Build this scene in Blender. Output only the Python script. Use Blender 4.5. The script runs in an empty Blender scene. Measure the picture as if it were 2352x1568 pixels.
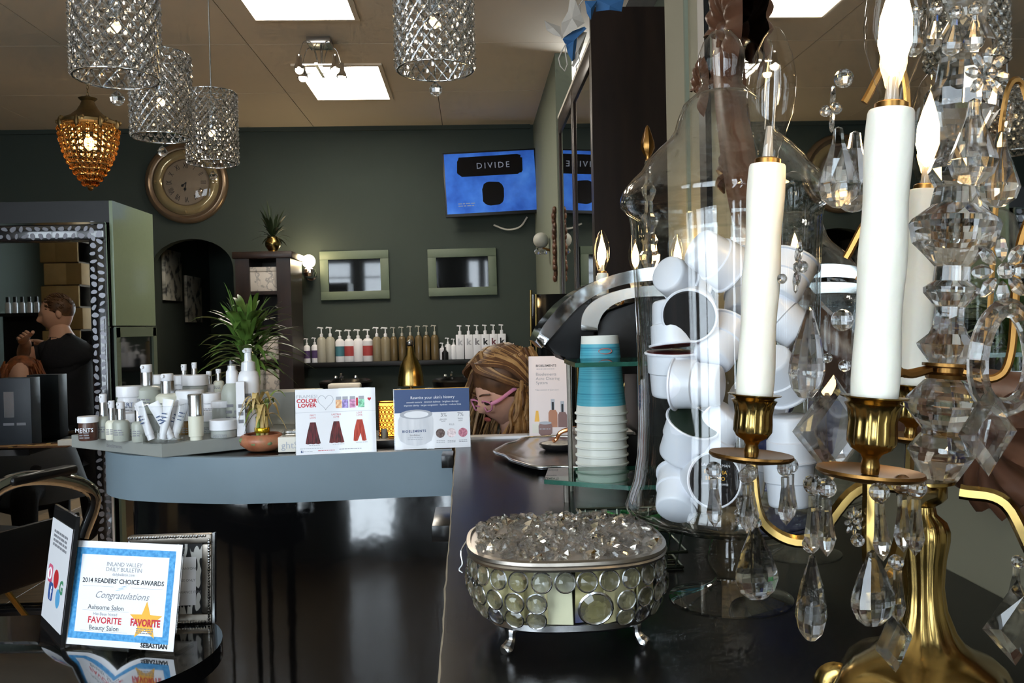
import bpy, bmesh, math, random
from mathutils import Vector, Matrix, Euler
random.seed(7)
PI = math.pi
SC = bpy.context.scene
COL = SC.collection
# ------------------------------------------------------------------ camera, world, light, exposure
F = 2000.0                       # focal length in pixels of the 2352 x 1568 frame
H = 1.36                         # eye height
cam_d = bpy.data.cameras.new('camera')
cam_d.sensor_width = 36.0
cam_d.lens = F / 2352 * 36.0
cam_d.clip_start = 0.02
cam = bpy.data.objects.new('camera', cam_d)
COL.objects.link(cam)
CAMR = Matrix.Rotation(math.radians(-2.6), 3, 'Z') @ Matrix.Rotation(math.radians(90 - 1.1), 3, 'X') @ Matrix.Rotation(math.radians(-1.25), 3, 'Z')
CAMP = Vector((0, 0, H))
cam.matrix_world = Matrix.Translation(CAMP) @ CAMR.to_4x4()
SC.camera = cam
SC.view_settings.view_transform = 'Standard'
SC.view_settings.look = 'None'
SC.view_settings.gamma = 1
SC.view_settings.use_curve_mapping = False
SC.view_settings.exposure = 0.0
SC.cycles.max_bounces = 8
SC.cycles.transparent_max_bounces = 20
SC.cycles.transmission_bounces = 7
SC.cycles.glossy_bounces = 4
SC.cycles.diffuse_bounces = 3
SC.cycles.use_adaptive_sampling = True
SC.cycles.adaptive_threshold = 0.09
SC.cycles.adaptive_min_samples = 12
SC.cycles.caustics_reflective = False
SC.cycles.caustics_refractive = False
SC.cycles.sample_clamp_indirect = 6.0
world = bpy.data.worlds.new('sky')
SC.world = world
world.use_nodes = True
_b = world.node_tree.nodes['Background']
_b.inputs[0].default_value = (0.80, 0.90, 1.0, 1)
_b.inputs[1].default_value = 13.0
WINDOWS = [(-3.7, -2.45, 0.95, 2.72), (-2.2, -0.70, 0.95, 2.72), (-0.06, 0.18, 0.10, 2.72), (0.27, 0.37, 0.10, 2.72)]   # storefront openings x0 x1 z0 z1
WY = -1.3
for _x0, _x1, _z0, _z1 in WINDOWS:
    _l = bpy.data.lights.new('window_daylight', 'AREA')
    _l.shape = 'RECTANGLE'; _l.size = _x1 - _x0; _l.size_y = _z1 - _z0
    _l.cycles.is_portal = True
    _o = bpy.data.objects.new('window_daylight', _l); COL.objects.link(_o)
    _o.location = ((_x0 + _x1) / 2, WY - 0.02, (_z0 + _z1) / 2); _o.rotation_euler = (PI / 2, 0, 0)
TROFFER = 27.0
BULB = 90.0

def at(px, py, D):
    d = CAMR @ Vector(((px - 1176) / F, -(py - 784) / F, -1))
    return CAMP + d * (D / d.y)
def onz(px, py, z):
    d = CAMR @ Vector(((px - 1176) / F, -(py - 784) / F, -1))
    return CAMP + d * ((z - H) / d.z)
def lin(c):
    c = c / 255
    return c / 12.92 if c <= 0.04045 else ((c + 0.055) / 1.055) ** 2.4
def rgb(r, g, b): return (lin(r), lin(g), lin(b), 1)

# ------------------------------------------------------------------ mesh building
class G:
    def __init__(s): s.bm = bmesh.new()
    def _v(s, pts, M=None):
        return [s.bm.verts.new((M @ Vector(p)) if M is not None else Vector(p)) for p in pts]
    def _f(s, vs):
        try: return s.bm.faces.new(vs)
        except ValueError: return None
    def box(s, c, d, M=None, bev=0.0, seg=2):
        x, y, z = d[0] / 2, d[1] / 2, d[2] / 2
        P = [(c[0] + i * x, c[1] + j * y, c[2] + k * z) for i, j, k in ((-1,-1,-1),(1,-1,-1),(1,1,-1),(-1,1,-1),(-1,-1,1),(1,-1,1),(1,1,1),(-1,1,1))]
        v = s._v(P, M)
        fs = [s._f([v[i] for i in q]) for q in ((3,2,1,0),(4,5,6,7),(0,1,5,4),(1,2,6,5),(2,3,7,6),(3,0,4,7))]
        if bev > 0:
            es = {e for f in fs for e in f.edges}
            bmesh.ops.bevel(s.bm, geom=list(es), offset=bev, segments=seg, profile=0.5, affect='EDGES')
        return s
    def lathe(s, prof, n=24, M=None, c=(0, 0, 0), flute=None, sx=1, sy=1, close=False):
        rings = []
        for r, z in prof:
            if r < 1e-6: rings.append(s._v([(c[0], c[1], c[2] + z)], M)); continue
            P = []
            for k in range(n):
                a = 2 * PI * k / n
                q = r * (flute(a, z) if flute else 1)
                P.append((c[0] + q * math.cos(a) * sx, c[1] + q * math.sin(a) * sy, c[2] + z))
            rings.append(s._v(P, M))
        if close: rings.append(rings[0])
        for A, B in zip(rings, rings[1:]):
            if len(A) == 1 and len(B) == 1: continue
            for k in range(n):
                k2 = (k + 1) % n
                if len(A) == 1: s._f([A[0], B[k], B[k2]][::-1])
                elif len(B) == 1: s._f([A[k], A[k2], B[0]])
                else: s._f([A[k], A[k2], B[k2], B[k]])
        return s
    def tube(s, pts, r, n=8, M=None, closed=False, cap=True, flat=1.0, up=(0, 0, 1)):
        pts = [Vector(p) for p in pts]
        N = len(pts); rings = []
        pn = None
        for i, p in enumerate(pts):
            a = pts[(i - 1) % N] if (closed or i > 0) else p
            b = pts[(i + 1) % N] if (closed or i < N - 1) else p
            t = (b - a).normalized()
            if pn is None:
                w = Vector(up)
                if abs(t.dot(w)) > 0.95: w = Vector((1, 0, 0))
                pn = (w - t * w.dot(t)).normalized()
            else:
                q = pn - t * pn.dot(t)
                pn = q.normalized() if q.length > 1e-6 else pn
            bn = t.cross(pn)
            rr = r[i] if isinstance(r, (list, tuple)) else r
            rings.append(s._v([p + pn * (rr * math.cos(2*PI*k/n)) + bn * (rr * flat * math.sin(2*PI*k/n)) for k in range(n)], M))
        m = N if closed else N - 1
        for i in range(m):
            A, B = rings[i], rings[(i + 1) % N]
            for k in range(n): s._f([A[k], A[(k+1) % n], B[(k+1) % n], B[k]])
        if cap and not closed:
            s._f(rings[0][::-1]); s._f(rings[-1])
        return s
    def sph(s, c, r, n=12, m=8, M=None, sc=(1, 1, 1)):
        prof = [(math.sin(PI * i / m), -math.cos(PI * i / m)) for i in range(m + 1)]
        T = Matrix.Translation(Vector(c)) @ Matrix.Diagonal((r * sc[0], r * sc[1], r * sc[2], 1))
        return s.lathe(prof, n, (M @ T) if M is not None else T)
    def prism(s, pts, h0, h1, M=None, bev=0.0):
        """outline in x,y extruded along z from h0 to h1"""
        A = s._v([(p[0], p[1], h0) for p in pts], M); B = s._v([(p[0], p[1], h1) for p in pts], M)
        n = len(pts)
        fa = s._f(A[::-1]); fb = s._f(B)
        for k in range(n): s._f([A[k], A[(k+1) % n], B[(k+1) % n], B[k]])
        if bev > 0:
            es = list({e for f in (fa, fb) if f for e in f.edges})
            bmesh.ops.bevel(s.bm, geom=es, offset=bev, segments=2, profile=0.5, affect='EDGES')
        return s
    def poly(s, pts, M=None):
        s._f(s._v(pts, M)); return s
    def grid(s, fn, nu, nv, M=None, wrap=False):
        R = [s._v([fn(i / nu, j / nv) for i in range(nu + (0 if wrap else 1))], M) for j in range(nv + 1)]
        k = nu if wrap else nu
        for j in range(nv):
            for i in range(k):
                i2 = (i + 1) % nu if wrap else i + 1
                s._f([R[j][i], R[j][i2], R[j+1][i2], R[j+1][i]])
        return s
    def mesh(s, name, mats, smooth=35, fix=True):
        if fix: bmesh.ops.recalc_face_normals(s.bm, faces=s.bm.faces[:])
        me = bpy.data.meshes.new(name); s.bm.to_mesh(me); s.bm.free()
        for m_ in (mats if isinstance(mats, (list, tuple)) else [mats]): me.materials.append(m_)
        if smooth:
            me.polygons.foreach_set('use_smooth', [True] * len(me.polygons))
            me.set_sharp_from_angle(angle=math.radians(smooth))
        return me
    def obj(s, name, mat, parent=None, smooth=35, loc=None, rot=None, fix=True):
        return place(name, s.mesh(name, mat, smooth, fix), parent, loc, rot)
def place(name, me, parent=None, loc=None, rot=None, scale=None):
    o = bpy.data.objects.new(name, me); COL.objects.link(o)
    if parent: o.parent = parent
    if loc is not None: o.location = loc
    if rot is not None:
        if isinstance(rot, (tuple, list, Euler)): o.rotation_euler = rot
        else: o.rotation_mode = 'QUATERNION'; o.rotation_quaternion = rot
    if scale is not None: o.scale = scale if not isinstance(scale, (int, float)) else (scale,) * 3
    return o
def tag(o, label, cat, group=None, kind=None):
    o['label'] = label; o['category'] = cat
    if group: o['group'] = group
    if kind: o['kind'] = kind
    return o
def thing(name, label, cat, loc=(0, 0, 0), rot=(0, 0, 0), group=None):
    o = bpy.data.objects.new(name, None); COL.objects.link(o)
    o.location = loc; o.rotation_euler = rot; o.empty_display_size = 0.05
    return tag(o, label, cat, group)
def struct(o):
    o['kind'] = 'structure'; return o
def copy_tree(o, parent=None):
    c = o.copy(); COL.objects.link(c); c.parent = parent
    for ch in list(o.children): copy_tree(ch, c)
    return c
def axis_rot(d, up=(0, 0, 1)):
    """quaternion turning local +Z to direction d"""
    return Vector((0, 0, 1)).rotation_difference(Vector(d).normalized())
def bez(p, n=12):
    """smooth curve through points"""
    p = [Vector(q) for q in p]; out = []
    P = [2 * p[0] - p[1]] + p + [2 * p[-1] - p[-2]]
    for i in range(1, len(P) - 2):
        for k in range(n):
            t = k / n
            a, b, c, d = P[i-1], P[i], P[i+1], P[i+2]
            out.append(0.5 * ((2*b) + (c - a)*t + (2*a - 5*b + 4*c - d)*t*t + (3*b - a - 3*c + d)*t**3))
    out.append(p[-1]); return out
def rrect(w, h, r, n=5, cx=0, cy=0):
    o = []
    for (x, y, a0) in ((w/2-r, h/2-r, 0), (-w/2+r, h/2-r, 90), (-w/2+r, -h/2+r, 180), (w/2-r, -h/2+r, 270)):
        for k in range(n + 1):
            a = math.radians(a0 + 90 * k / n); o.append((cx + x + r*math.cos(a), cy + y + r*math.sin(a)))
    return o
XZ = Matrix(((1,0,0,0),(0,0,-1,0),(0,1,0,0),(0,0,0,1)))      # outline x,y -> x,z ; extrusion runs towards -y
YZ = Matrix(((0,0,1,0),(1,0,0,0),(0,1,0,0),(0,0,0,1)))       # outline x,y -> y,z ; extrusion runs towards +x

# ------------------------------------------------------------------ materials
def mat(name, col, rough=0.5, metal=0.0, var=0.06, scale=40, spec=0.5, bump=0.0, coat=0.0, trans=0.0, sss=0.0, emit=None, es=0.0, ior=1.45, bscale=None, alpha=None, crough=0.03):
    m_ = bpy.data.materials.new(name); m_.use_nodes = True
    nt = m_.node_tree; b = nt.nodes['Principled BSDF']
    if len(col) == 3: col = rgb(*col)
    b.inputs['Base Color'].default_value = col
    b.inputs['Roughness'].default_value = rough; b.inputs['Metallic'].default_value = metal
    b.inputs['Specular IOR Level'].default_value = spec; b.inputs['IOR'].default_value = ior
    b.inputs['Coat Weight'].default_value = coat; b.inputs['Coat Roughness'].default_value = crough
    b.inputs['Transmission Weight'].default_value = trans
    if sss: b.inputs['Subsurface Weight'].default_value = sss; b.inputs['Subsurface Radius'].default_value = (0.02, 0.012, 0.006); b.inputs['Subsurface Scale'].default_value = 0.5
    if emit is not None:
        b.inputs['Emission Color'].default_value = emit if len(emit) == 4 else rgb(*emit); b.inputs['Emission Strength'].default_value = es
    if alpha is not None: b.inputs['Alpha'].default_value = alpha
    if var or bump:
        tc = nt.nodes.new('ShaderNodeTexCoord'); n = nt.nodes.new('ShaderNodeTexNoise')
        n.inputs['Scale'].default_value = scale; n.inputs['Detail'].default_value = 4
        nt.links.new(tc.outputs['Object'], n.inputs['Vector'])
        if var:
            mx = nt.nodes.new('ShaderNodeMix'); mx.data_type = 'RGBA'
            mx.inputs['A'].default_value = [c * (1 - var) for c in col[:3]] + [1]
            mx.inputs['B'].default_value = [min(1, c * (1 + var)) for c in col[:3]] + [1]
            nt.links.new(n.outputs['Fac'], mx.inputs['Factor']); nt.links.new(mx.outputs['Result'], b.inputs['Base Color'])
        if bump:
            n2 = n
            if bscale:
                n2 = nt.nodes.new('ShaderNodeTexNoise'); n2.inputs['Scale'].default_value = bscale; n2.inputs['Detail'].default_value = 3
                nt.links.new(tc.outputs['Object'], n2.inputs['Vector'])
            bp = nt.nodes.new('ShaderNodeBump'); bp.inputs['Strength'].default_value = bump; bp.inputs['Distance'].default_value = 0.01
            nt.links.new(n2.outputs['Fac'], bp.inputs['Height']); nt.links.new(bp.outputs['Normal'], b.inputs['Normal'])
            if coat: nt.links.new(bp.outputs['Normal'], b.inputs['Coat Normal'])
    return m_
def thin_glass(name, tint=(1, 1, 1, 1), rough=0.0, ior=1.5, boost=1.0, pwr=4.5, edge=0.72):
    """clear pane or blown shell: what is not mirrored passes straight through"""
    m_ = bpy.data.materials.new(name); m_.use_nodes = True
    nt = m_.node_tree; nt.nodes.clear()
    o = nt.nodes.new('ShaderNodeOutputMaterial'); mx = nt.nodes.new('ShaderNodeMixShader')
    t = nt.nodes.new('ShaderNodeBsdfTransparent'); g = nt.nodes.new('ShaderNodeBsdfGlossy'); f = nt.nodes.new('ShaderNodeLayerWeight')
    t.inputs[0].default_value = tint; g.inputs['Roughness'].default_value = rough; f.inputs['Blend'].default_value = 0.5
    pw = nt.nodes.new('ShaderNodeMath'); pw.operation = 'POWER'; pw.inputs[1].default_value = pwr
    mm = nt.nodes.new('ShaderNodeMath'); mm.operation = 'MULTIPLY_ADD'; mm.inputs[1].default_value = edge; mm.inputs[2].default_value = 0.04 * boost; mm.use_clamp = True
    nt.links.new(f.outputs['Facing'], pw.inputs[0]); nt.links.new(pw.outputs[0], mm.inputs[0]); nt.links.new(mm.outputs[0], mx.inputs[0])
    nt.links.new(t.outputs[0], mx.inputs[1]); nt.links.new(g.outputs[0], mx.inputs[2]); nt.links.new(mx.outputs[0], o.inputs[0])
    return m_
def solid_glass(name, col=(1, 1, 1, 1), ior=1.55, rough=0.0, clear=0.0):
    m_ = bpy.data.materials.new(name); m_.use_nodes = True
    nt = m_.node_tree; nt.nodes.clear()
    o = nt.nodes.new('ShaderNodeOutputMaterial'); g = nt.nodes.new('ShaderNodeBsdfGlass')
    g.inputs['Color'].default_value = col; g.inputs['IOR'].default_value = ior; g.inputs['Roughness'].default_value = rough
    if clear:
        t = nt.nodes.new('ShaderNodeBsdfTransparent'); t.inputs[0].default_value = col; mx = nt.nodes.new('ShaderNodeMixShader'); mx.inputs[0].default_value = clear
        nt.links.new(g.outputs[0], mx.inputs[1]); nt.links.new(t.outputs[0], mx.inputs[2]); nt.links.new(mx.outputs[0], o.inputs[0])
    else: nt.links.new(g.outputs[0], o.inputs[0])
    return m_
def emis(name, col, s):
    m_ = bpy.data.materials.new(name); m_.use_nodes = True
    nt = m_.node_tree; nt.nodes.clear()
    o = nt.nodes.new('ShaderNodeOutputMaterial'); e = nt.nodes.new('ShaderNodeEmission')
    e.inputs[0].default_value = col if len(col) == 4 else rgb(*col); e.inputs[1].default_value = s
    nt.links.new(e.outputs[0], o.inputs[0]); return m_
def ramp_mat(name, cols, rough=0.5, scale=5, tex='noise', metal=0, coat=0, stretch=(1,1,1), detail=4, bump=0, spec=0.5):
    """colour ramp over a texture: cols = [(pos, (r,g,b))]"""
    m_ = mat(name, cols[0][1], rough, metal, var=0, coat=coat, spec=spec)
    nt = m_.node_tree; b = nt.nodes['Principled BSDF']
    tc = nt.nodes.new('ShaderNodeTexCoord'); mp = nt.nodes.new('ShaderNodeMapping'); mp.inputs['Scale'].default_value = stretch
    if tex == 'noise':
        n = nt.nodes.new('ShaderNodeTexNoise'); n.inputs['Scale'].default_value = scale; n.inputs['Detail'].default_value = detail; out = n.outputs['Fac']
    elif tex == 'voronoi':
        n = nt.nodes.new('ShaderNodeTexVoronoi'); n.inputs['Scale'].default_value = scale; n.feature = 'DISTANCE_TO_EDGE'; out = n.outputs['Distance']
    else:
        n = nt.nodes.new('ShaderNodeTexWave'); n.inputs['Scale'].default_value = scale; n.inputs['Distortion'].default_value = 3; n.bands_direction = tex; out = n.outputs['Fac']
    r = nt.nodes.new('ShaderNodeValToRGB')
    while len(r.color_ramp.elements) < len(cols): r.color_ramp.elements.new(0.5)
    for e, (p, c) in zip(r.color_ramp.elements, cols): e.position = p; e.color = rgb(*c)
    nt.links.new(tc.outputs['Object'], mp.inputs['Vector']); nt.links.new(mp.outputs['Vector'], n.inputs['Vector'])
    nt.links.new(out, r.inputs['Fac']); nt.links.new(r.outputs['Color'], b.inputs['Base Color'])
    if bump:
        bp = nt.nodes.new('ShaderNodeBump'); bp.inputs['Strength'].default_value = bump; bp.inputs['Distance'].default_value = 0.01
        nt.links.new(out, bp.inputs['Height']); nt.links.new(bp.outputs['Normal'], b.inputs['Normal'])
    return m_
M = {}
M['wall'] = mat('wall_green', (58, 67, 61), 0.85, var=0.05, scale=3, bump=0.05, bscale=120)
M['wall_side'] = mat('wall_sage', (118, 124, 108), 0.8, var=0.05, scale=3)
M['wall_near'] = mat('wall_green_flare', (146, 140, 118), 0.75, var=0.05, scale=4)  # wall colour lightened and warmed to carry the lens flare
M['ceil'] = mat('ceiling_paint', (234, 217, 192), 0.9, var=0.04, scale=2)
M['ceilgap'] = mat('ceiling_joint', (95, 84, 70), 0.9)
M['front'] = mat('front_wall', (90, 95, 92), 0.9)
M['floor'] = ramp_mat('floor_wood', [(0.3, (150, 118, 84)), (0.7, (188, 152, 112))], 0.35, 4, 'noise', stretch=(1, 9, 1))
M['floorbase'] = mat('floor_base', (132, 110, 86), 0.35)
M['black_gloss'] = mat('black_lacquer', (10, 10, 11), 0.10, spec=0.6, var=0.1, coat=1.0, bump=0.05, bscale=9, crough=0.06)
M['black_lam'] = mat('black_laminate', (17, 16, 16), 0.25, var=0.1, spec=0.45, scale=200)
M['black'] = mat('black_paint', (18, 17, 18), 0.45, var=0.1)
M['blacksat'] = mat('black_vinyl', (14, 13, 14), 0.38, var=0.1, spec=0.5)
M['dark_wood'] = ramp_mat('dark_espresso_wood', [(0.3, (34, 24, 20)), (0.7, (48, 34, 27))], 0.35, 3, 'noise', stretch=(6, 6, 1))
M['blue_band'] = mat('blue_grey_laminate', (112, 128, 138), 0.42, var=0.04, scale=25)
M['edge'] = mat('raw_board_edge', (170, 158, 138), 0.8)
M['brass'] = mat('brass', (158, 132, 78), 0.22, 1.0, var=0.12, scale=60)
M['brass_dk'] = mat('aged_brass', (142, 104, 56), 0.34, 1.0, var=0.15, scale=60)
M['chrome'] = mat('chrome', (220, 222, 225), 0.06, 1.0, var=0)
M['silver'] = mat('brushed_silver', (190, 190, 190), 0.24, 1.0, var=0.06)
M['pewter'] = mat('antique_silver', (158, 150, 140), 0.38, 1.0, var=0.25, scale=90)
M['white'] = mat('white_plastic', (232, 232, 236), 0.3, var=0.02)
M['whitepod'] = mat('pod_plastic', (236, 236, 242), 0.28, var=0.02)
M['paper'] = mat('white_paper', (238, 238, 242), 0.35, var=0.02, coat=0.4)
M['matte_paper'] = mat('matte_paper', (226, 220, 208), 0.8, var=0.03)
M['candle'] = mat('candle_wax', (238, 234, 220), 0.4, var=0.03, sss=0.15, bump=0.12, bscale=60)
M['crystal'] = solid_glass('lead_crystal', (1, 1, 1, 1), 1.58, clear=0.24)
M['crystal_clear'] = solid_glass('cut_glass', (1, 1, 1, 1), 1.58, clear=0.42)
M['crystal_warm'] = solid_glass('amber_crystal', rgb(255, 236, 205), 1.5, clear=0.3)
M['glass'] = thin_glass('clear_glass', (0.97, 0.98, 0.98, 1), boost=0.8, pwr=3.4, edge=0.9)
M['bulbglass'] = thin_glass('bulb_glass', (0.97, 0.95, 0.92, 1), ior=1.45, boost=1.2)
M['acryl'] = thin_glass('clear_acrylic', (0.96, 0.97, 0.97, 1), ior=1.45)
M['green_glass'] = thin_glass('green_edge_glass', rgb(190, 222, 212), ior=1.5, boost=1.3)
M['glass_edge'] = mat('glass_edge_green', (60, 118, 100), 0.1, var=0.2, trans=0.5)
M['mirror'] = mat('mirror_silver', (215, 218, 216), 0.015, 1.0, var=0)
M['dark_mirror'] = mat('dark_glass', (16, 18, 20), 0.04, 0.0, var=0, spec=0.7)
M['frost'] = mat('frosted_plastic', (206, 210, 198), 0.35, var=0.03, trans=0.35)
M['fil'] = emis('bulb_glow', (1.0, 0.66, 0.28, 1), BULB)
M['troffer'] = emis('troffer_diffuser', (1.0, 0.92, 0.80, 1), TROFFER)
M['ink'] = mat('black_ink', (28, 28, 32), 0.6, var=0)
M['ink_grey'] = mat('grey_ink', (128, 128, 134), 0.6, var=0)
M['ink_lgrey'] = mat('light_grey_ink', (178, 180, 188), 0.6, var=0)
M['ink_red'] = mat('red_ink', (198, 34, 52), 0.5, var=0)
M['ink_blue'] = mat('blue_ink', (62, 84, 128), 0.5, var=0)
M['ink_white'] = mat('white_ink', (236, 238, 244), 0.5, var=0)
M['gold_ink'] = mat('gold_ink', (240, 180, 60), 0.5, var=0)

_tc = {}
def text(s, size, m_, parent, x, z, y=-0.0006, align='CENTER', name='lettering', shear=0.0, bold=0.0, sx=1.0, rot=None, sp=1.0):
    """flat print facing -y in the parent's own x/z plane"""
    cu = bpy.data.curves.new('lettering', 'FONT'); cu.body = s; cu.size = size; cu.align_x = align; cu.shear = shear; cu.offset = bold; cu.space_character = sp
    cu.resolution_u = 2
    o = bpy.data.objects.new('tmp', cu)
    COL.objects.link(o)
    me = bpy.data.meshes.new_from_object(o)
    bpy.data.objects.remove(o); bpy.data.curves.remove(cu)
    me.transform(Matrix.Diagonal((sx, 1, 1, 1)))
    me.materials.clear(); me.materials.append(m_)
    r = (PI / 2, 0, 0) if rot is None else rot
    return place(name, me, parent, (x, y, z), r)
def flat(pts, m_, parent, y=-0.0004, name='print'):
    return G().prism(pts, -0.0001, 0.0001, XZ).obj(name, m_, parent, 0, loc=(0, y, 0))
# ------------------------------------------------------------------ the setting
ZC = H + 1.92; YB = 8.4; XL = -4.6; XR = 0.63; XN = 0.50
fl = struct(G().box(((XL + 1.2) / 2, 3.5, -0.02), (7.2, 10.2, 0.036)).obj('floor', M['floorbase'])); fl['label'] = 'salon floor of pale wood planks'
pm = G().box((0, 0, 0), (0.176, 1.176, 0.006), bev=0.0012, seg=1).mesh('plank', M['floor'])
for i in range(15):
    for j in range(4):
        place('plank', pm, fl, (-3.2 + i * 0.18, 1.5 + ((i * 5) % 7) * 0.17 + j * 1.18, 0.001))
ce = struct(G().box((-1.7, 3.55, ZC + 0.035), (6.2, 10.0, 0.05)).obj('ceiling', M['ceilgap'])); ce['label'] = 'flat tan ceiling of large panels'
tm = G().box((0, 0, 0), (1.214, 1.214, 0.012)).mesh('tile', M['ceil'])
for i in range(5):
    for j in range(8):
        place('tile', tm, ce, (0.37 - i * 1.22, -0.73 + j * 1.22 - 0.02, ZC + 0.006))
# back wall with its archway
aL, aR, aT = at(352, 800, YB).x, at(541, 800, YB).x, at(445, 548, YB).z
arch = [(aL, 0)]
for k in range(13):
    a = PI - PI * k / 12
    arch.append(((aL + aR) / 2 + (aR - aL) / 2 * math.cos(a), aT - 0.28 + 0.28 * math.sin(a)))
arch.append((aR, 0))
out = [(XL, 0)] + arch + [(XR + 0.02, 0), (XR + 0.02, ZC), (XL, ZC)]
struct(G().prism(out, 0, 0.12, XZ).obj('wall_back', M['wall'], loc=(0, YB + 0.12, 0), smooth=0))
cor = struct(G().box((aL - 0.03, YB + 1.0, 1.2), (0.04, 1.76, 2.4)).obj('wall_corridor_left', M['wall']))
struct(G().box((aR + 0.03, YB + 1.0, 1.2), (0.04, 1.76, 2.4)).obj('wall_corridor_right', M['wall']))
struct(G().box(((aL + aR) / 2, YB + 1.9, 1.2), (1.0, 0.04, 2.4)).obj('wall_corridor_end', M['wall']))
struct(G().box(((aL + aR) / 2, YB + 1.0, 2.42), (1.0, 1.9, 0.04)).obj('ceiling_corridor', M['wall']))
struct(G().box(((aL + aR) / 2, YB + 1.1, -0.03), (1.1, 1.9, 0.05)).obj('floor_corridor', M['floorbase']))
struct(G().box((XL - 0.05, 3.5, ZC / 2), (0.1, 9.8, ZC)).obj('wall_left', M['wall']))
struct(G().box((XR + 0.06, 7.3, ZC / 2), (0.12, 2.2, ZC)).obj('wall_right', M['wall_side']))
struct(G().box((1.20, 4.2, ZC / 2), (0.1, 4.2, ZC)).obj('wall_right_recess', M['wall_side']))
struct(G().box((XN + 0.05, 0.4, ZC / 2), (0.1, 3.4, ZC)).obj('wall_near', M['wall_near']))
struct(G().box((XN + 0.4, 2.14, ZC / 2), (0.8, 0.08, ZC)).obj('wall_near_end', M['wall_near']))
struct(G().box((XN - 0.006, 1.80, ZC / 2), (0.012, 0.05, ZC)).obj('trim_1', M['black']))
struct(G().box((XN - 0.004, 1.955, ZC / 2), (0.008, 0.012, ZC)).obj('trim_2', M['wall_side']))
struct(G().box((-2.0, YB - 0.012, ZC - 0.02), (5.2, 0.024, 0.04)).obj('trim_3', M['wall']))
# storefront behind the viewer: wall pieces around the openings, frames and panes
g = G()
xs = [XL] + [v for w in WINDOWS for v in (w[0], w[1])] + [XN + 0.1]
for i in range(0, len(xs), 2): g.box(((xs[i] + xs[i+1]) / 2, WY, ZC / 2), (xs[i+1] - xs[i], 0.1, ZC))
for x0, x1, z0, z1 in WINDOWS:
    g.box(((x0 + x1) / 2, WY, z0 / 2), (x1 - x0, 0.1, z0)); g.box(((x0 + x1) / 2, WY, (z1 + ZC) / 2), (x1 - x0, 0.1, ZC - z1))
struct(g.obj('wall_front', M['front'], smooth=0))
for k, (x0, x1, z0, z1) in enumerate(WINDOWS):
    w = struct(G().box(((x0+x1)/2, WY + 0.03, z0 + 0.015), (x1-x0, 0.05, 0.03)).box(((x0+x1)/2, WY + 0.03, z1 - 0.015), (x1-x0, 0.05, 0.03)).obj('window_%d' % (k + 1), M['black']))
    for x in (x0 + 0.012, x1 - 0.012): G().box((x, WY + 0.03, (z0+z1)/2), (0.024, 0.05, z1 - z0)).obj('window_frame', M['black'], w)
    if x1 - x0 > 1:
        G().box(((x0+x1)/2, WY + 0.03, (z0+z1)/2), (0.03, 0.04, z1 - z0)).obj('mullion', M['black'], w)
        G().box(((x0+x1)/2, WY + 0.03, z0 + 1.45), (x1 - x0, 0.04, 0.03)).obj('transom', M['black'], w)
    G().box(((x0+x1)/2, WY, (z0+z1)/2), (x1 - x0, 0.006, z1 - z0)).obj('pane', M['glass'], w)

# ------------------------------------------------------------------ ceiling lights
def troffer(px, label):
    q = [onz(x, y, ZC) for x, y in px]
    x0 = (q[0].x + q[3].x) / 2; x1 = (q[1].x + q[2].x) / 2; y0 = (q[0].y + q[1].y) / 2; y1 = (q[2].y + q[3].y) / 2
    c = Vector(((x0+x1)/2, (y0+y1)/2, ZC)); w = x1 - x0; d = y1 - y0
    t = thing('ceiling_light', label, 'ceiling light', c)
    f = G()
    for s in (-1, 1):
        f.box((s * (w/2 + 0.015), 0, -0.008), (0.03, d + 0.06, 0.016)); f.box((0, s * (d/2 + 0.015), -0.008), (w, 0.03, 0.016))
    f.obj('frame', M['ceil'], t); G().box((0, 0, -0.005), (w, d, 0.008)).obj('diffuser', M['troffer'], t)
troffer([(683, 150), (866, 147), (896, 222), (728, 227)], 'bright square ceiling light panel behind the small track light')
troffer([(490, -70), (766, -75), (818, 38), (605, 42)], 'bright ceiling light panel cut by the top edge of the picture')

# ------------------------------------------------------------------ reception desk with curved front
ZT = H - 0.27                     # counter and ledge height
edge = [onz(x, y, ZT - 0.10) for x, y in ((1034, 1138), (900, 1143), (740, 1151), (560, 1157), (420, 1155), (330, 1151), (285, 1147), (252, 1138))]
pl = [(p.x, p.y) for p in edge]
pl[0] = (-0.050, pl[0][1])
lx, ly = pl[-1]
pl += [(lx - 0.035, ly + 0.07), (lx - 0.045, ly + 0.15), (lx - 0.03, ly + 0.24), (lx + 0.03, ly + 0.33)]
pl = [(p.x, p.y) for p in bez([(x, y, 0) for x, y in pl], 5)]
def inset(pts, d):
    o = []
    for i, p in enumerate(pts):
        a = Vector(pts[max(0, i-1)]); b = Vector(pts[min(len(pts)-1, i+1)]); t = (b - a).normalized()
        n = Vector((t.y, -t.x))
        o.append((p[0] + n.x * d, p[1] + n.y * d))
    return o
desk = thing('reception_desk', 'curved reception desk with blue-grey ledge band over a glossy black front', 'reception desk', (-0.45, 1.9, 0))
off = Matrix.Translation((0.45, -1.9, 0))
def ribbon(name, pts_o, th, z0, z1, m_, par):
    i_ = inset(pts_o, th)
    return G().prism(pts_o + i_[::-1], z0, z1, off).obj(name, m_, par, 40)
ribbon('ledge_band', pl, 0.02, ZT - 0.10, ZT, M['blue_band'], desk)
back = [(-0.052, 2.28), (pl[-1][0] + 0.05, 2.42)]
G().prism(inset(pl, 0.0205)[1:] + back[::-1], ZT - 0.03, ZT - 0.002, off).obj('ledge_top', M['black_lam'], desk, 0)
fp = inset(pl, 0.05)
fp = [p for p in fp if p[0] > -0.80]
ribbon('front_panel', fp, 0.02, 0.0, ZT - 0.10, M['black_gloss'], desk)
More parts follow.
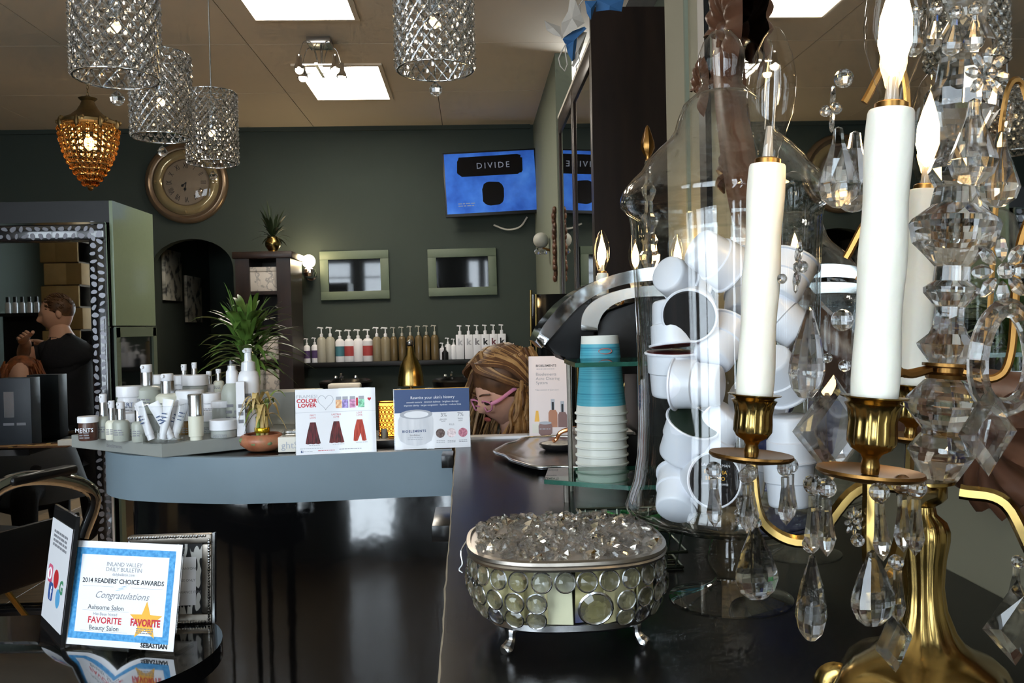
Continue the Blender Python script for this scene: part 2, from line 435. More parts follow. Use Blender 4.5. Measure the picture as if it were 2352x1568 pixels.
G().box((-0.42 + 0.45, 2.75 - 1.9, H - 0.60), (0.85, 0.75, 0.03), bev=0.004).obj('work_surface', M['black_lam'], desk)
G().box((-0.42 + 0.45, 2.36 - 1.9, (H - 0.6) / 2), (0.85, 0.03, H - 0.63)).obj('back_panel', M['black'], desk)
for sx in (-0.82,): G().box((sx + 0.45, 2.75 - 1.9, (H - 0.615) / 2), (0.03, 0.7, H - 0.615)).obj('side_panel', M['black'], desk)

# ------------------------------------------------------------------ black counter in front
co = thing('counter', 'black laminate counter with chipped pale edge holding the candelabra', 'counter', (0.23, 1.1, 0))
off2 = Matrix.Translation((-0.23, -1.1, 0))
random.seed(3)
le = []
for k in range(60):
    y = 0.25 + k * (2.06 - 0.25) / 59
    le.append((-0.030 - 0.012 * (y - 0.6) / 1.3 + random.uniform(-0.0008, 0.0008), y))
G().prism(le[::-1] + [(0.498, 0.25), (0.498, 2.06)][0:1] + [(0.498, 2.06)], ZT - 0.03, ZT, off2).obj('countertop', M['black_lam'], co, 0)
G().prism([(x - 0.0012 - random.uniform(0, 0.0008), y) for x, y in le] + le[::-1], ZT - 0.028, ZT - 0.0004, off2).obj('edge_strip', M['edge'], co, 0)
G().box((0.235 - 0.23, 1.155 - 1.1, (ZT - 0.03) / 2), (0.50, 1.79, ZT - 0.03)).obj('cabinet', M['black'], co)
G().box((-0.047 - 0.23, 1.245 - 1.1, ZT - 0.012), (0.028, 0.125, 0.022), bev=0.001).obj('edge_tab', M['black_lam'], co)
G().box((-0.058 - 0.23, 1.845 - 1.1, ZT - 0.012), (0.024, 0.07, 0.026), bev=0.001).obj('edge_tab', M['black_lam'], co)
tag(G().box((0.16, 2.085, ZT - 0.004), (0.40, 0.045, 0.02), bev=0.002).obj('white_ledge', M['white']), 'narrow white ledge behind the counter in front of the seated woman', 'ledge')
# the white ledge stands on a screen panel down to the floor
bpy.data.objects['white_ledge']['category'] = 'ledge'

# ------------------------------------------------------------------ tall wardrobe with mirror doors on the right wall
W0, W1, WT = 4.46, 6.22, H + 1.615
wd = thing('wardrobe', 'tall dark brown wardrobe whose mirror doors show the television', 'wardrobe', (0.85, (W0 + W1) / 2, 0))
L = lambda x, y, z: (x - 0.85, y - (W0 + W1) / 2, z)
G().box(L(0.87, W0 + 0.02, WT / 2), (0.46, 0.04, WT)).obj('end_panel', M['dark_wood'], wd)
G().box(L(0.90, (W0+W1)/2 + 0.02, WT / 2 - 0.06), (0.44, W1 - W0 - 0.04, WT - 0.12)).obj('carcass', M['dark_wood'], wd)
zt = H + 1.45
G().box(L(0.655, (W0+W1)/2, zt + 0.012), (0.03, W1 - W0 - 0.05, 0.022)).obj('top_trim', M['matte_paper'], wd)
for k in range(2):
    y0 = W0 + 0.05 + k * 0.85; y1 = y0 + 0.84
    dr = G().box(L(0.667, (y0+y1)/2, zt / 2), (0.024, y1 - y0, zt - 0.02)).obj('door', M['dark_wood'], wd)
    G().box(L(0.654, (y0+y1)/2, zt/2), (0.004, y1 - y0 - 0.12, zt - 0.22)).obj('mirror', M['mirror'], dr)
    for yy in (y0 + 0.028, y1 - 0.028): G().box(L(0.650, yy, zt/2), (0.016, 0.05, zt - 0.02), bev=0.004).obj('stile', M['dark_wood'], dr)
    G().box(L(0.650, (y0+y1)/2, zt - 0.06), (0.016, y1 - y0 - 0.1, 0.1), bev=0.004).obj('rail', M['dark_wood'], dr)

# ------------------------------------------------------------------ carved wooden mirror on the near wall
mc = Vector((XN - 0.004, 0.76, H + 0.62))
om = thing('carved_mirror', 'large wall mirror in a carved brown wooden frame', 'mirror', mc)
def sup(a, ay, az, e=2.4):
    c, s = math.cos(a), math.sin(a)
    return (ay * math.copysign(abs(c) ** (2/e), c), az * math.copysign(abs(s) ** (2/e), s))
M['carved'] = ramp_mat('carved_walnut', [(0.3, (66, 42, 30)), (0.7, (112, 74, 52))], 0.4, 12)
g = G(); N = 72
rp = [sup(2*PI*k/N, 0.83, 0.70) for k in range(N)]
g.prism(rp, -0.012, -0.008, YZ).obj('glass', M['mirror'], om, 0)
g = G(); prof = [(0.80, 0.67, -0.008), (0.81, 0.68, -0.03), (0.84, 0.71, -0.036), (0.87, 0.74, -0.026), (0.885, 0.755, -0.03), (0.90, 0.77, -0.012), (0.90, 0.77, 0.0)]
rings = [[(x, *sup(2*PI*k/N, ay, az)) for k in range(N)] for ay, az, x in prof]
vs = [g._v(r) for r in rings]
for A, B in zip(vs, vs[1:]):
    for k in range(N): g._f([A[k], A[(k+1) % N], B[(k+1) % N], B[k]])
g.obj('frame', M['carved'], om, 60)
random.seed(5)
g = G()
for q in range(3):
    a = -0.7 + 0.7 * q
    g.tube([(0.006 - 0.010 * math.sin(PI * t_), 0.05 * t_ * math.sin(a + 0.6 * t_), 0.05 * t_ * math.cos(a + 0.6 * t_)) for t_ in [i / 5 for i in range(6)]], [0.004, 0.007, 0.009, 0.009, 0.007, 0.002], 7)
cm = g.mesh('carving', M['carved'], 50)
for k in range(26):
    a = 2 * PI * (k + 0.35) / 26
    y, z = sup(a, 0.90, 0.77)
    place('carving', cm, om, (-0.016, y, z), (a + random.uniform(-.4, .4), 0, 0), random.uniform(0.8, 1.25))
cl_ = G()
def shell(g, M_, R=0.075, n=45, m=8):
    def f(u, v_):
        a = -2.1 + 4.2 * u; r = (0.012 + R * v_) * (1 + 0.06 * math.cos(2 * PI * 9 * u) * v_)
        return (-0.010 - 0.020 * math.sin(PI * min(1, v_ * 0.92)) * (1 + 0.30 * math.cos(2 * PI * 9 * u) * v_), r * math.sin(a), r * math.cos(a))
    g.grid(f, n, m, M_); g.sph((-0.016, 0, 0), 0.015, 10, 8, M_)
    for sg in (-1, 1): g.tube([(-0.014, sg * (0.030 + 0.024 * (1 - t_) * math.cos(5 * t_)), -0.03 + 0.024 * (1 - t_) * math.sin(5 * t_)) for t_ in [i / 13 for i in range(14)]], [0.008 - 0.004 * i / 13 for i in range(14)], 8, M_)
shell(cl_, Matrix.Identity(4))
cme = cl_.mesh('corner_carving', M['carved'], 50)
for (px, py) in ((1688, 70), (1622, 205)):
    p = at(px, py, 1.0); d = p - CAMP; p = CAMP + d * ((XN - 0.02) / d.x)
    place('corner_carving', cme, om, p - mc, (0.7, 0, 0), 1.15 if py < 100 else 0.7)
pb = Vector((XN - 0.015, 0.775, H - 0.10)); place('corner_carving', cme, om, pb - mc, (PI, 0, 0), 0.95)
# ------------------------------------------------------------------ crystal shapes shared by the candelabra
CR = M['crystal']
me_bead = G().sph((0, 0, 0), 1.0, 12, 8).mesh('bead', CR, 0)
me_icicle = G().lathe([(0, 0), (0.085, -0.02), (0.085, -0.22), (0.14, -0.58), (0.165, -0.70), (0.11, -0.86), (0, -1.0)], 6).mesh('prism_drop', CR, 0)
def facet_pear(n=10):
    p = [(0, 0), (0.10, -0.03), (0.16, -0.12), (0.34, -0.34), (0.48, -0.60), (0.50, -0.72), (0.40, -0.88), (0.20, -0.98), (0, -1.0)]
    return G().lathe([(r * 0.64, z) for r, z in p], n, sy=0.55)
me_almond = facet_pear(12).mesh('almond_drop', CR, 0)
me_pear = G().lathe([(0, 0), (0.06, -0.03), (0.09, -0.22), (0.20, -0.52), (0.27, -0.72), (0.22, -0.88), (0.09, -0.98), (0, -1.0)], 8).mesh('pear_drop', CR, 0)
def kite():
    g = G()
    o = [(0, 0), (0.46, -0.52), (0, -1.0), (-0.46, -0.52)]; i = [(0, -0.16), (0.30, -0.51), (0, -0.84), (-0.30, -0.51)]
    f = g._v([(x, 0, z) for x, z in o]); a = g._v([(x, -0.10, z) for x, z in i]); b = g._v([(x, 0.10, z) for x, z in i])
    for k in range(4):
        g._f([f[k], f[(k+1) % 4], a[(k+1) % 4], a[k]]); g._f([f[(k+1) % 4], f[k], b[k], b[(k+1) % 4]])
    g._f(a); g._f(b[::-1]); return g
me_kite = kite().mesh('kite_drop', CR, 0)
def ring_drop():
    g = G(); P = [(0.40 * math.sin(2*PI*k/20) * (0.75 + 0.25 * (0.5 - 0.5*math.cos(2*PI*k/20))), 0, -0.5 + 0.5 * math.cos(2*PI*k/20)) for k in range(20)]
    g.tube(P, 0.10, 6, closed=True); return g
me_ring = ring_drop().mesh('loop_drop', CR, 0)
def rosette():
    g = G(); g.sph((0, -0.16, 0), 0.24, 8, 6)
    for k in range(8):
        a = 2 * PI * k / 8
        g.sph((0.62 * math.cos(a), 0, 0.62 * math.sin(a)), 0.36, 8, 6, sc=(1, 0.45, 0.62), M=None) if False else g.lathe([(0, -1), (0.55, -0.6), (0.8, 0), (0.5, 0.7), (0, 1)], 6, Matrix.Rotation(-a, 4, 'Y') @ Matrix.Translation((0.64, 0, 0)) @ Matrix.Rotation(PI/2, 4, 'Y') @ Matrix.Diagonal((0.28, 0.16, 0.38, 1)))
    return g
me_rosette = rosette().mesh('flower_rosette', CR, 0)
CRYST = {'bead': me_bead, 'icicle': me_icicle, 'almond': me_almond, 'pear': me_pear, 'kite': me_kite, 'loop': me_ring, 'flower': me_rosette}
CNAME = {'bead': 'crystal_bead', 'icicle': 'crystal_prism', 'almond': 'almond_drop', 'pear': 'pear_drop', 'kite': 'kite_drop', 'loop': 'loop_drop', 'flower': 'crystal_flower'}
# shared brass and glass meshes
me_plate = G().lathe([(0, -0.003), (0.012, -0.004), (0.026, -0.0012), (0.0277, 0.0006), (0.0272, 0.0022), (0.024, 0.0012), (0.010, -0.0005), (0, -0.0005)], 40).mesh('drip_plate', M['brass_dk'], 40)
fl_ = lambda a, z: 1 + (0.045 * math.cos(14 * a) if 0.014 < z < 0.0375 else 0)
me_cup = G().lathe([(0.0045, 0), (0.0050, 0.004), (0.0042, 0.008), (0.0055, 0.0105), (0.0105, 0.0135), (0.0122, 0.017), (0.0122, 0.022), (0.0118, 0.028), (0.0128, 0.0345), (0.0150, 0.0375), (0.0125, 0.0385), (0.0135, 0.0395), (0.0172, 0.0408), (0.0174, 0.0415), (0.0120, 0.0412), (0, 0.041)], 56, flute=fl_).mesh('candle_cup', M['brass'], 50)
random.seed(11)
def wax(a, z): return 1 + 0.006 * math.sin(3 * a + 140 * z) * math.sin(a * 2 + 55 * z) + 0.007 * math.sin(7 * a - 90 * z)
me_candle = G().lathe([(0, 0)] + [(0.0119 + 0.0005 * math.sin(i), 0.151 * i / 16) for i in range(17)] + [(0.0112, 0.1525), (0.0080, 0.153), (0, 0.1525)], 32, flute=wax).mesh('candle_sleeve', M['candle'], 60)
me_collar = G().lathe([(0, 0), (0.0086, 0), (0.0086, 0.0035), (0.0070, 0.0045), (0, 0.0045)], 20).mesh('bulb_collar', M['brass_dk'])
bp = [(0.0066, 0), (0.0070, 0.006), (0.0105, 0.016), (0.0148, 0.030), (0.0160, 0.042), (0.0152, 0.055), (0.0118, 0.070), (0.0070, 0.081), (0.0030, 0.0865), (0, 0.088)]
me_bulb = G().lathe(bp, 32).mesh('bulb', M['bulbglass'], 60)
M['bulb_stem'] = mat('bulb_stem', (225, 220, 210), 0.2, trans=0.6, var=0)
me_stem = G().tube([(0, 0, 0), (0, 0, 0.022)], [0.004, 0.002], 8).tube([(-0.003, 0, 0.02), (-0.003, 0, 0.045)], 0.0004, 5).tube([(0.003, 0, 0.02), (0.003, 0, 0.045)], 0.0004, 5).mesh('bulb_stem', M['bulb_stem'])
me_fil = G().lathe([(0, 0.014), (0.0050, 0.020), (0.0085, 0.032), (0.0080, 0.046), (0.0045, 0.060), (0, 0.074)], 14).mesh('filament_glow', M['fil'])  # filament swollen to a flame shape, so its glow stands in for bloom
ZG = lambda y: 0.27 - (y - 722) * 0.000275
RG = lambda w: w / 2 * 0.000275
me_base = None
def base_mesh():
    g = G()
    lobe = lambda a, z: 1 + (0.10 * math.cos(6 * a) * max(0, min(1, (0.058 - z) / 0.03)) + (0.05 * math.cos(12 * a) if 0.058 < z < 0.145 else 0))
    pr = [(0, 0), (0.056, 0), (0.058, 0.006), (0.055, 0.013), (0.058, 0.020), (0.054, 0.030), (0.050, 0.040), (0.043, 0.047), (0.032, 0.052), (0.025, 0.058), (0.019, 0.066), (0.014, 0.080), (0.0122, 0.095), (0.0135, 0.112), (0.0158, 0.125), (0.0160, 0.131), (0.0140, 0.137), (0.0085, 0.142), (0.0080, 0.147), (0.0125, 0.150), (0.0152, 0.153), (0.0152, 0.161), (0.020, 0.1625), (0.020, 0.1645), (0, 0.165)]
    g.lathe(pr, 72, flute=lobe)
    return g.mesh('base', M['brass'], 50)
me_base = base_mesh()
def scroll_mesh():
    g = G(); P = []
    for k in range(18):
        t_ = k / 17; a = -0.6 + 4.6 * t_; r = 0.009 * (1 - 0.75 * t_)
        P.append((0.054 + r * math.cos(a), 0, 0.014 + r * math.sin(a) * 1.1))
    g.tube(P, [0.0035 + 0.003 * (1 - k / 17) for k in range(18)], 8, up=(0, 1, 0), flat=1.5)
    return g.mesh('base_scroll', M['brass'], 50)
me_scroll = scroll_mesh()
low = [(75, 1108), (150, 1042), (140, 1030), (95, 1000), (92, 990), (165, 945), (178, 930), (165, 915), (95, 875), (80, 868)]
upp = [(70, 836), (130, 795), (135, 788), (84, 764), (66, 740), (64, 700), (118, 668), (120, 655), (80, 640), (76, 605), (130, 575), (180, 550), (200, 505), (185, 492), (110, 462), (96, 420), (118, 400), (130, 380), (105, 350), (90, 310), (120, 280), (160, 240), (165, 200), (120, 170), (110, 120), (140, 90), (110, 60), (80, 30), (100, -10), (150, -60), (140, -90), (70, -130), (60, -220), (110, -280), (110, -320), (60, -360), (44, -460), (60, -500), (40, -540)]
me_low = G().lathe([(0, ZG(1108))] + [(RG(w), ZG(y)) for w, y in low] + [(0, ZG(868))], 10).mesh('glass_spool', CR, 0)
me_upp = G().lathe([(0, ZG(836))] + [(RG(w), ZG(y)) for w, y in upp] + [(0, ZG(-540))], 12).mesh('glass_column', CR, 20)
me_fit = G().lathe([(0, 0.2290), (0.012, 0.2295), (0.013, 0.232), (0.008, 0.2335), (0.008, 0.2365), (0.0145, 0.2375), (0.0145, 0.2395), (0, 0.240)], 28).mesh('brass_fitting', M['brass_dk'])
me_fin = G().lathe([(0, 0.615), (0.006, 0.616), (0.004, 0.622), (0.009, 0.63), (0.0145, 0.642), (0.0135, 0.655), (0.0085, 0.672), (0.0035, 0.688), (0, 0.692)], 24, flute=lambda a, z: 1 + 0.08 * math.cos(8 * a)).mesh('finial', M['brass_dk'], 50)
def candelabrum(name, label, loc, tilt, arms, hooks, cryst, rz=0):
    """arms: local (x, y, lit) of each plate; hooks: (angle, z, reach); cryst: (kind, world or local point, size, yaw)"""
    t = thing(name, label, 'candelabra', loc, (0, tilt, rz))
    Mi = (Matrix.Translation(loc) @ Euler((0, tilt, rz)).to_matrix().to_4x4()).inverted()
    place('base', me_base, t, None, (0, -tilt, 0))
    for k in range(6): place('base_scroll', me_scroll, t, None, (0, -tilt, 2 * PI * (k + 0.5) / 6))
    place('glass_spool', me_low, t); place('glass_column', me_upp, t); place('brass_fitting', me_fit, t); place('finial', me_fin, t)
    for x, y, z, lit in arms:
        d = Vector((x, y, 0)); R = d.length; u = d / R
        pts = bez([u * 0.012 + Vector((0, 0, 0.158)), u * R * 0.42 + Vector((0, 0, 0.154)), u * R * 0.66 + Vector((0, 0, 0.118)), u * R * 0.92 + Vector((0, 0, 0.128)), Vector((x, y, z - 0.002))], 7)
        G().tube(pts, [0.0048 - 0.0012 * i / len(pts) for i in range(len(pts))], 6).obj('arm', M['brass'], t, 30)
        place('drip_plate', me_plate, t, (x, y, z)); place('candle_cup', me_cup, t, (x, y, z)); place('candle_sleeve', me_candle, t, (x, y, z + 0.041))
        place('bulb_collar', me_collar, t, (x, y, z + 0.1935))
        b = place('bulb', me_bulb, t, (x, y, z + 0.197)); place('bulb_stem', me_stem, b)
        if lit: place('filament_glow', me_fil, b)
    for a, z, reach in hooks:
        u = Vector((math.cos(a), math.sin(a), 0)); Z = Vector((0, 0, 1))
        p = bez([u * 0.010 + Z * 0.235, u * 0.028 + Z * 0.232, u * 0.036 + Z * 0.25, u * 0.037 + Z * (z - 0.03), u * (0.037 + reach * 0.45) + Z * z, u * (0.037 + reach) + Z * (z - 0.028)], 7)
        G().tube(p, 0.0026, 6, flat=0.5).obj('hook', M['brass_dk'], t, 40)
    for kind, p, s, yaw in cryst:
        if isinstance(p, Vector): p = Mi @ p
        place(CNAME[kind], CRYST[kind], t, p, (random.uniform(-.05, .05), random.uniform(-.04, .04) - tilt, yaw), s)
    return t
P1 = at(2150, 1000, 0.55); P1 = Vector((P1.x - 0.010, 0.55, ZT)); TI = math.radians(4.2)
Mi1 = (Matrix.Translation(P1) @ Euler((0, TI, 0)).to_matrix().to_4x4()).inverted()
def armat(px, py, D, lit):
    q = Mi1 @ at(px, py, D); return (q.x, q.y, q.z - 0.041, lit)
arms1 = [armat(2008, 912, 0.455, True), armat(1733, 907, 0.57, False), armat(2098, 885, 0.665, True), armat(2560, 905, 0.50, False)]
hooks1 = [(math.radians(a), z, r) for a, z, r in ((150, 0.335, 0.028), (175, 0.318, 0.022), (185, 0.430, 0.03), (330, 0.345, 0.028), (60, 0.34, 0.026), (20, 0.43, 0.03))]
random.seed(21)
cr1 = []
def C(kind, px, py, D, spx, yaw=0.0):
    """crystal whose top hangs at the pixel; spx = its height (bead: radius) in pixels"""
    cr1.append((kind, at(px, py, D), spx * D / F, yaw))
def hangset(px, py, D, lp, n=1.0):
    C('bead', px, py, D, 19 * n); C('icicle', px, py + 18 * n, D, lp)
# prisms of the left plate
for px, py, D in ((1640, 1078, 0.565), (1715, 1092, 0.545), (1722, 1086, 0.55), (1803, 1075, 0.575), (1815, 1068, 0.59)): hangset(px, py, D, 118)
C('flower', 1700, 1172, 0.56, 34, 0.9); C('almond', 1733, 1208, 0.555, 172, 0.2)
C('bead', 1738, 1200, 0.556, 12)
# prisms of the near plate
for px, py, D in ((1868, 1112, 0.455), (1898, 1120, 0.44), (2020, 1130, 0.43), (2072, 1112, 0.445), (2105, 1120, 0.44)): hangset(px, py, D, 140, 1.25)
C('bead', 1862, 1250, 0.47, 20); C('almond', 1866, 1272, 0.47, 205, 1.25)
C('flower', 1962, 1195, 0.455, 36, 0.5); C('bead', 1970, 1240, 0.455, 16); C('almond', 2003, 1262, 0.445, 182, 0.25)
C('bead', 2058, 1290, 0.46, 18); C('icicle', 2062, 1305, 0.46, 130); C('kite', 2050, 1400, 0.47, 150, 0.5)
# upper drops on the hooks
C('flower', 1832, 612, 0.57, 62, 1.3); C('bead', 1796, 640, 0.56, 12); C('almond', 1860, 705, 0.565, 215, 0.9); C('bead', 1900, 822, 0.58, 12)
C('bead', 1935, 735, 0.60, 26); C('bead', 1940, 840, 0.60, 14); C('kite', 1915, 860, 0.61, 250, 0.3)
C('flower', 1912, 250, 0.58, 55, 1.2); C('bead', 1938, 180, 0.56, 22); C('bead', 1896, 255, 0.57, 13); C('pear', 1925, 290, 0.57, 190, 0); C('pear', 1965, 300, 0.59, 190, 0.5)
C('flower', 2268, 170, 0.47, 62, 0.2); C('pear', 2238, 225, 0.46, 205, 0.1); C('pear', 2300, 300, 0.53, 180, 0.4); C('flower', 2320, 268, 0.56, 40, 1.1)
C('flower', 2302, 622, 0.45, 82, 0.1); C('loop', 2312, 705, 0.45, 240, 0.25); C('kite', 2268, 885, 0.45, 215, 0.35)
C('pear', 2250, 420, 0.60, 120, 0.3); C('bead', 2230, 470, 0.60, 14); C('kite', 2230, 880, 0.62, 180, 0.8); C('bead', 2222, 820, 0.62, 12)
C('bead', 2338, 1290, 0.47, 16); C('icicle', 2335, 1300, 0.47, 110); C('kite', 2336, 1330, 0.46, 210, 0.2)
for k in range(5):
    C('bead', 2060 + 45 * k, 20 + 10 * (k % 2), 0.50 + 0.02 * (k % 3), 16); C('pear', 2060 + 45 * k, 30 + 10 * (k % 2), 0.50 + 0.02 * (k % 3), 90, k)
tag(candelabrum('candelabra', 'brass and crystal candelabra close to the viewer with lit candle bulbs', P1, TI, arms1, hooks1, cr1),
    'brass and crystal candelabra close to the viewer with lit candle bulbs', 'candelabra', 'crystal candelabra pair')
P2 = at(1500, 700, 1.86); P2 = Vector((min(P2.x, 0.385), 1.86, ZT))
arms2 = []
for a, lit in ((196, True), (150, True), (95, True), (45, True)):
    arms2.append((0.112 * math.cos(math.radians(a)), 0.112 * math.sin(math.radians(a)), 0.181, lit))
cr2 = []
for x, y, z, l in arms2:
    for k in range(3):
        a = k * 2.1 + x * 30
        q = (x + 0.026 * math.cos(a), y + 0.026 * math.sin(a), z)
        cr2.append(('bead', (q[0], q[1], z - 0.006), 0.0055, 0)); cr2.append(('icicle', (q[0], q[1], z - 0.011), 0.036, 0))
for k in range(6):
    a = k * 1.05; cr2.append(('flower', (0.062 * math.cos(a), 0.062 * math.sin(a), 0.31), 0.016, a)); cr2.append(('pear', (0.062 * math.cos(a), 0.062 * math.sin(a), 0.295), 0.05, a))
candelabrum('candelabra', 'brass and crystal candelabra standing behind the coffee machine', P2, 0, arms2, [(k * 1.05, 0.335, 0.026) for k in range(6)], cr2)['group'] = 'crystal candelabra pair'
for p_, e_ in ((Mi1.inverted() @ Vector((arms1[0][0], arms1[0][1], arms1[0][2] + 0.236)), 8.0), (Mi1.inverted() @ Vector((arms1[2][0], arms1[2][1], arms1[2][2] + 0.236)), 7.0), (P2 + Vector((arms2[0][0], arms2[0][1], 0.417)), 2.0)):
    l_ = bpy.data.lights.new('candle_bulb_light', 'POINT'); l_.energy = e_; l_.color = (1, 0.66, 0.34); l_.shadow_soft_size = 0.008
    o_ = bpy.data.objects.new('candle_bulb_light', l_); COL.objects.link(o_); o_.location = p_

# ------------------------------------------------------------------ apothecary jars
SJ = 0.83 / F
jb = [(0, 1388), (141, 1388), (142, 1384), (120, 1377), (70, 1364), (42, 1350), (34, 1338), (34, 1330), (48, 1310), (52, 1290), (46, 1262), (38, 1240), (44, 1224), (110, 1215), (190, 1205), (236, 1185), (241, 1168), (230, 1140), (218, 1105), (210, 1050), (206, 980), (206, 800), (210, 640), (216, 510), (220, 490)]
ji = [(214, 492), (210, 510), (204, 640), (200, 800), (200, 980), (204, 1050), (212, 1110), (226, 1150), (232, 1170), (226, 1184), (180, 1197), (100, 1207), (0, 1212)]
jl = [(196, 540), (198, 500), (222, 484), (238, 468), (239, 452), (232, 432), (212, 408), (192, 390), (178, 366), (150, 338), (122, 314), (110, 296), (102, 268), (88, 236), (62, 214), (46, 196), (48, 175), (54, 148), (52, 122), (42, 96), (24, 74), (0, 66)]
ZJ = lambda y: 0.27 - (y - 737.5) * SJ
me_jar = G().lathe([(r * SJ, ZJ(y)) for r, y in jb], 64).mesh('jar_bowl', M['glass'], 60)
me_jin = G().lathe([(r * SJ, ZJ(y)) for r, y in ji], 64).mesh('jar_inside', M['glass'], 60)
me_lid = G().lathe([(r * SJ, ZJ(y)) for r, y in jl], 64).mesh('jar_lid', M['glass'], 60)
me_lin = G().lathe([(max(0, r - 6) * SJ, ZJ(y)) for r, y in jl if y > 200] + [(0, ZJ(205))], 64).mesh('lid_inside', M['glass'], 60)
def jar(label, x, y, s):
    t = thing('apothecary_jar', label, 'jar', (x, y, ZT), group='glass apothecary jars')
    b = place('jar_bowl', me_jar, t, None, None, s); place('jar_inside', me_jin, b); l = place('lid', me_lid, t, None, None, s); place('lid_inside', me_lin, l)
    return t
JX = at(1672, 1000, 0.83).x; JY = 0.83
jar('tall footed glass jar filled with white coffee pods', JX, JY, 1)
J2 = onz(1858, 1285, ZT)
jar('shorter footed glass jar behind the pod jar near the wall', min(J2.x, 0.40), J2.y + 0.03, 0.8)
JX2, JY2 = min(J2.x, 0.40), J2.y + 0.03
M['blue_foil'] = mat('blue_foil', (40, 62, 140), 0.35, 0.2, var=0.15)
sm = G()
sm.grid(lambda u, v: ((u - 0.5) * 0.06, 0.006 * math.sin(PI * u) * math.sin(PI * v), (v - 0.5) * 0.075), 6, 6); sm.grid(lambda u, v: ((u - 0.5) * 0.06, -0.006 * math.sin(PI * u) * math.sin(PI * v), (v - 0.5) * 0.075), 6, 6)
me_sach = sm.mesh('sachet', M['blue_foil'])
for k, w in enumerate(('lowest', 'middle', 'uppermost')):
    tag(place('tea_sachet', me_sach, None, (JX2 + (-0.02, 0.02, 0.0)[k], JY2 + (0.01, -0.012, 0.015)[k], ZT + 0.105 + 0.035 * k), (0.2 * k, 0.25 - 0.2 * k, 0.6 * k)), 'blue foil sachet in the shorter jar, %s of three' % w, 'sachet', 'blue sachets in the shorter jar')

# ------------------------------------------------------------------ coffee pods
M['podlid'] = mat('pod_foil_dark', (34, 31, 31), 0.55, var=0.15, scale=300, spec=0.25)
M['podlidg'] = mat('pod_foil_green', (34, 48, 36), 0.35, var=0.2, scale=300)
M['podred'] = mat('pod_foil_maroon', (96, 30, 34), 0.35, var=0.15)
me_pod = G().lathe([(0, 0), (0.0165, 0), (0.0182, 0.0012), (0.0190, 0.004), (0.0205, 0.022), (0.0222, 0.023), (0.0232, 0.0395), (0.0232, 0.0405), (0.0255, 0.0408), (0.0257, 0.042), (0.0250, 0.0428), (0.0235, 0.0426)], 32).mesh('pod', M['whitepod'], 40)
me_plid = G().lathe([(0, 0.0432), (0.0222, 0.0432), (0.0236, 0.0426)], 32).mesh('lid', M['podlid'], 0)
me_plidg = me_plid.copy(); me_plidg.materials[0] = M['podlidg']
me_plidr = me_plid.copy(); me_plidr.materials[0] = M['podred']
def pod(px, py, D, axis, lid, label):
    q = axis_rot(axis); c = at(px, py, D)
    # keep inside the bowl
    v = Vector((c.x - JX, c.y - JY)); R = 0.083 - 0.024
    if v.length > R: v *= R / v.length; c.x, c.y = JX + v.x, JY + v.y
    t = thing('coffee_pod', label, 'coffee pod', c - (q @ Vector((0, 0, 0.021))), group='coffee pods in the glass jar')
    t.rotation_mode = 'QUATERNION'; t.rotation_quaternion = q
    place('cup', me_pod, t); place('lid', lid, t); return t
pod(1640, 592, 0.80, (0.75, 0.2, -0.45), me_plid, 'topmost white coffee pod tipped on its side in the jar')
pod(1560, 645, 0.86, (0.6, 0.5, -0.3), me_plid, 'white pod wedged behind the topmost pods in the jar')
pod(1590, 712, 0.80, (-0.35, -0.85, -0.25), me_plid, 'pod with dark brown lid turned to the viewer, high in jar')
pod(1492, 742, 0.80, (0.05, -0.12, -1), me_plidr, 'upside-down pod with maroon foil edge at the jar side')
pod(1495, 862, 0.81, (0.0, -0.08, 1), me_plidr, 'upright pod directly under the upside-down maroon pod')
pod(1568, 888, 0.765, (-0.84, 0.52, 0.03), me_plid, 'pod lying sideways with its round white bottom to the right')
pod(1655, 790, 0.80, (0.5, 0.4, 0.65), me_plid, 'slanted white pod above the sideways pod in jar middle')
pod(1530, 1015, 0.785, (0.25, -0.55, 0.9), me_plidg, 'pod with green-black lid showing under the sideways pod')
pod(1648, 985, 0.80, (-0.55, 0.35, -0.75), me_plid, 'slanted white pod with wide rim beside the candle holder')
POD_L = pod(1605, 1106, 0.77, (0.12, -0.98, 0.12), me_plid, 'pod with printed black lid facing out near the jar bottom')
pod(1523, 1138, 0.80, (0.3, 0.6, 0.55), me_plid, 'white pod bottom lying lowest at the jar left')
pod(1816, 1005, 0.80, (0.08, 0.05, -1), me_plid, 'upside-down white pod behind the left candle, upper of two')
pod(1812, 1112, 0.80, (0.02, 0.05, 1), me_plid, 'upright white pod under the upside-down pod behind left candle')
pod(1800, 735, 0.82, (-0.6, 0.3, 0.6), me_plid, 'pod tilted to the left just right of the left candle')
pod(1806, 640, 0.82, (0.4, 0.2, 0.7), me_plid, 'pink-lit pod high in the jar right of the left candle')
pod(1790, 858, 0.79, (0.5, 0.35, -0.6), me_plid, 'white pod at mid height right of the left candle')
pod(1712, 690, 0.87, (0.3, 0.5, 0.7), me_plidr, 'pod with maroon foil peeking behind the left candle')
pod(1712, 1090, 0.85, (0.2, 0.3, 1), me_plid, 'upright pod at the jar back behind the printed lid pod')
pod(1735, 920, 0.86, (0.7, 0.4, -0.2), me_plid, 'white pod at the jar back hidden by the left candle')
PL_ = [c for c in POD_L.children if c.name.startswith('lid')][0]
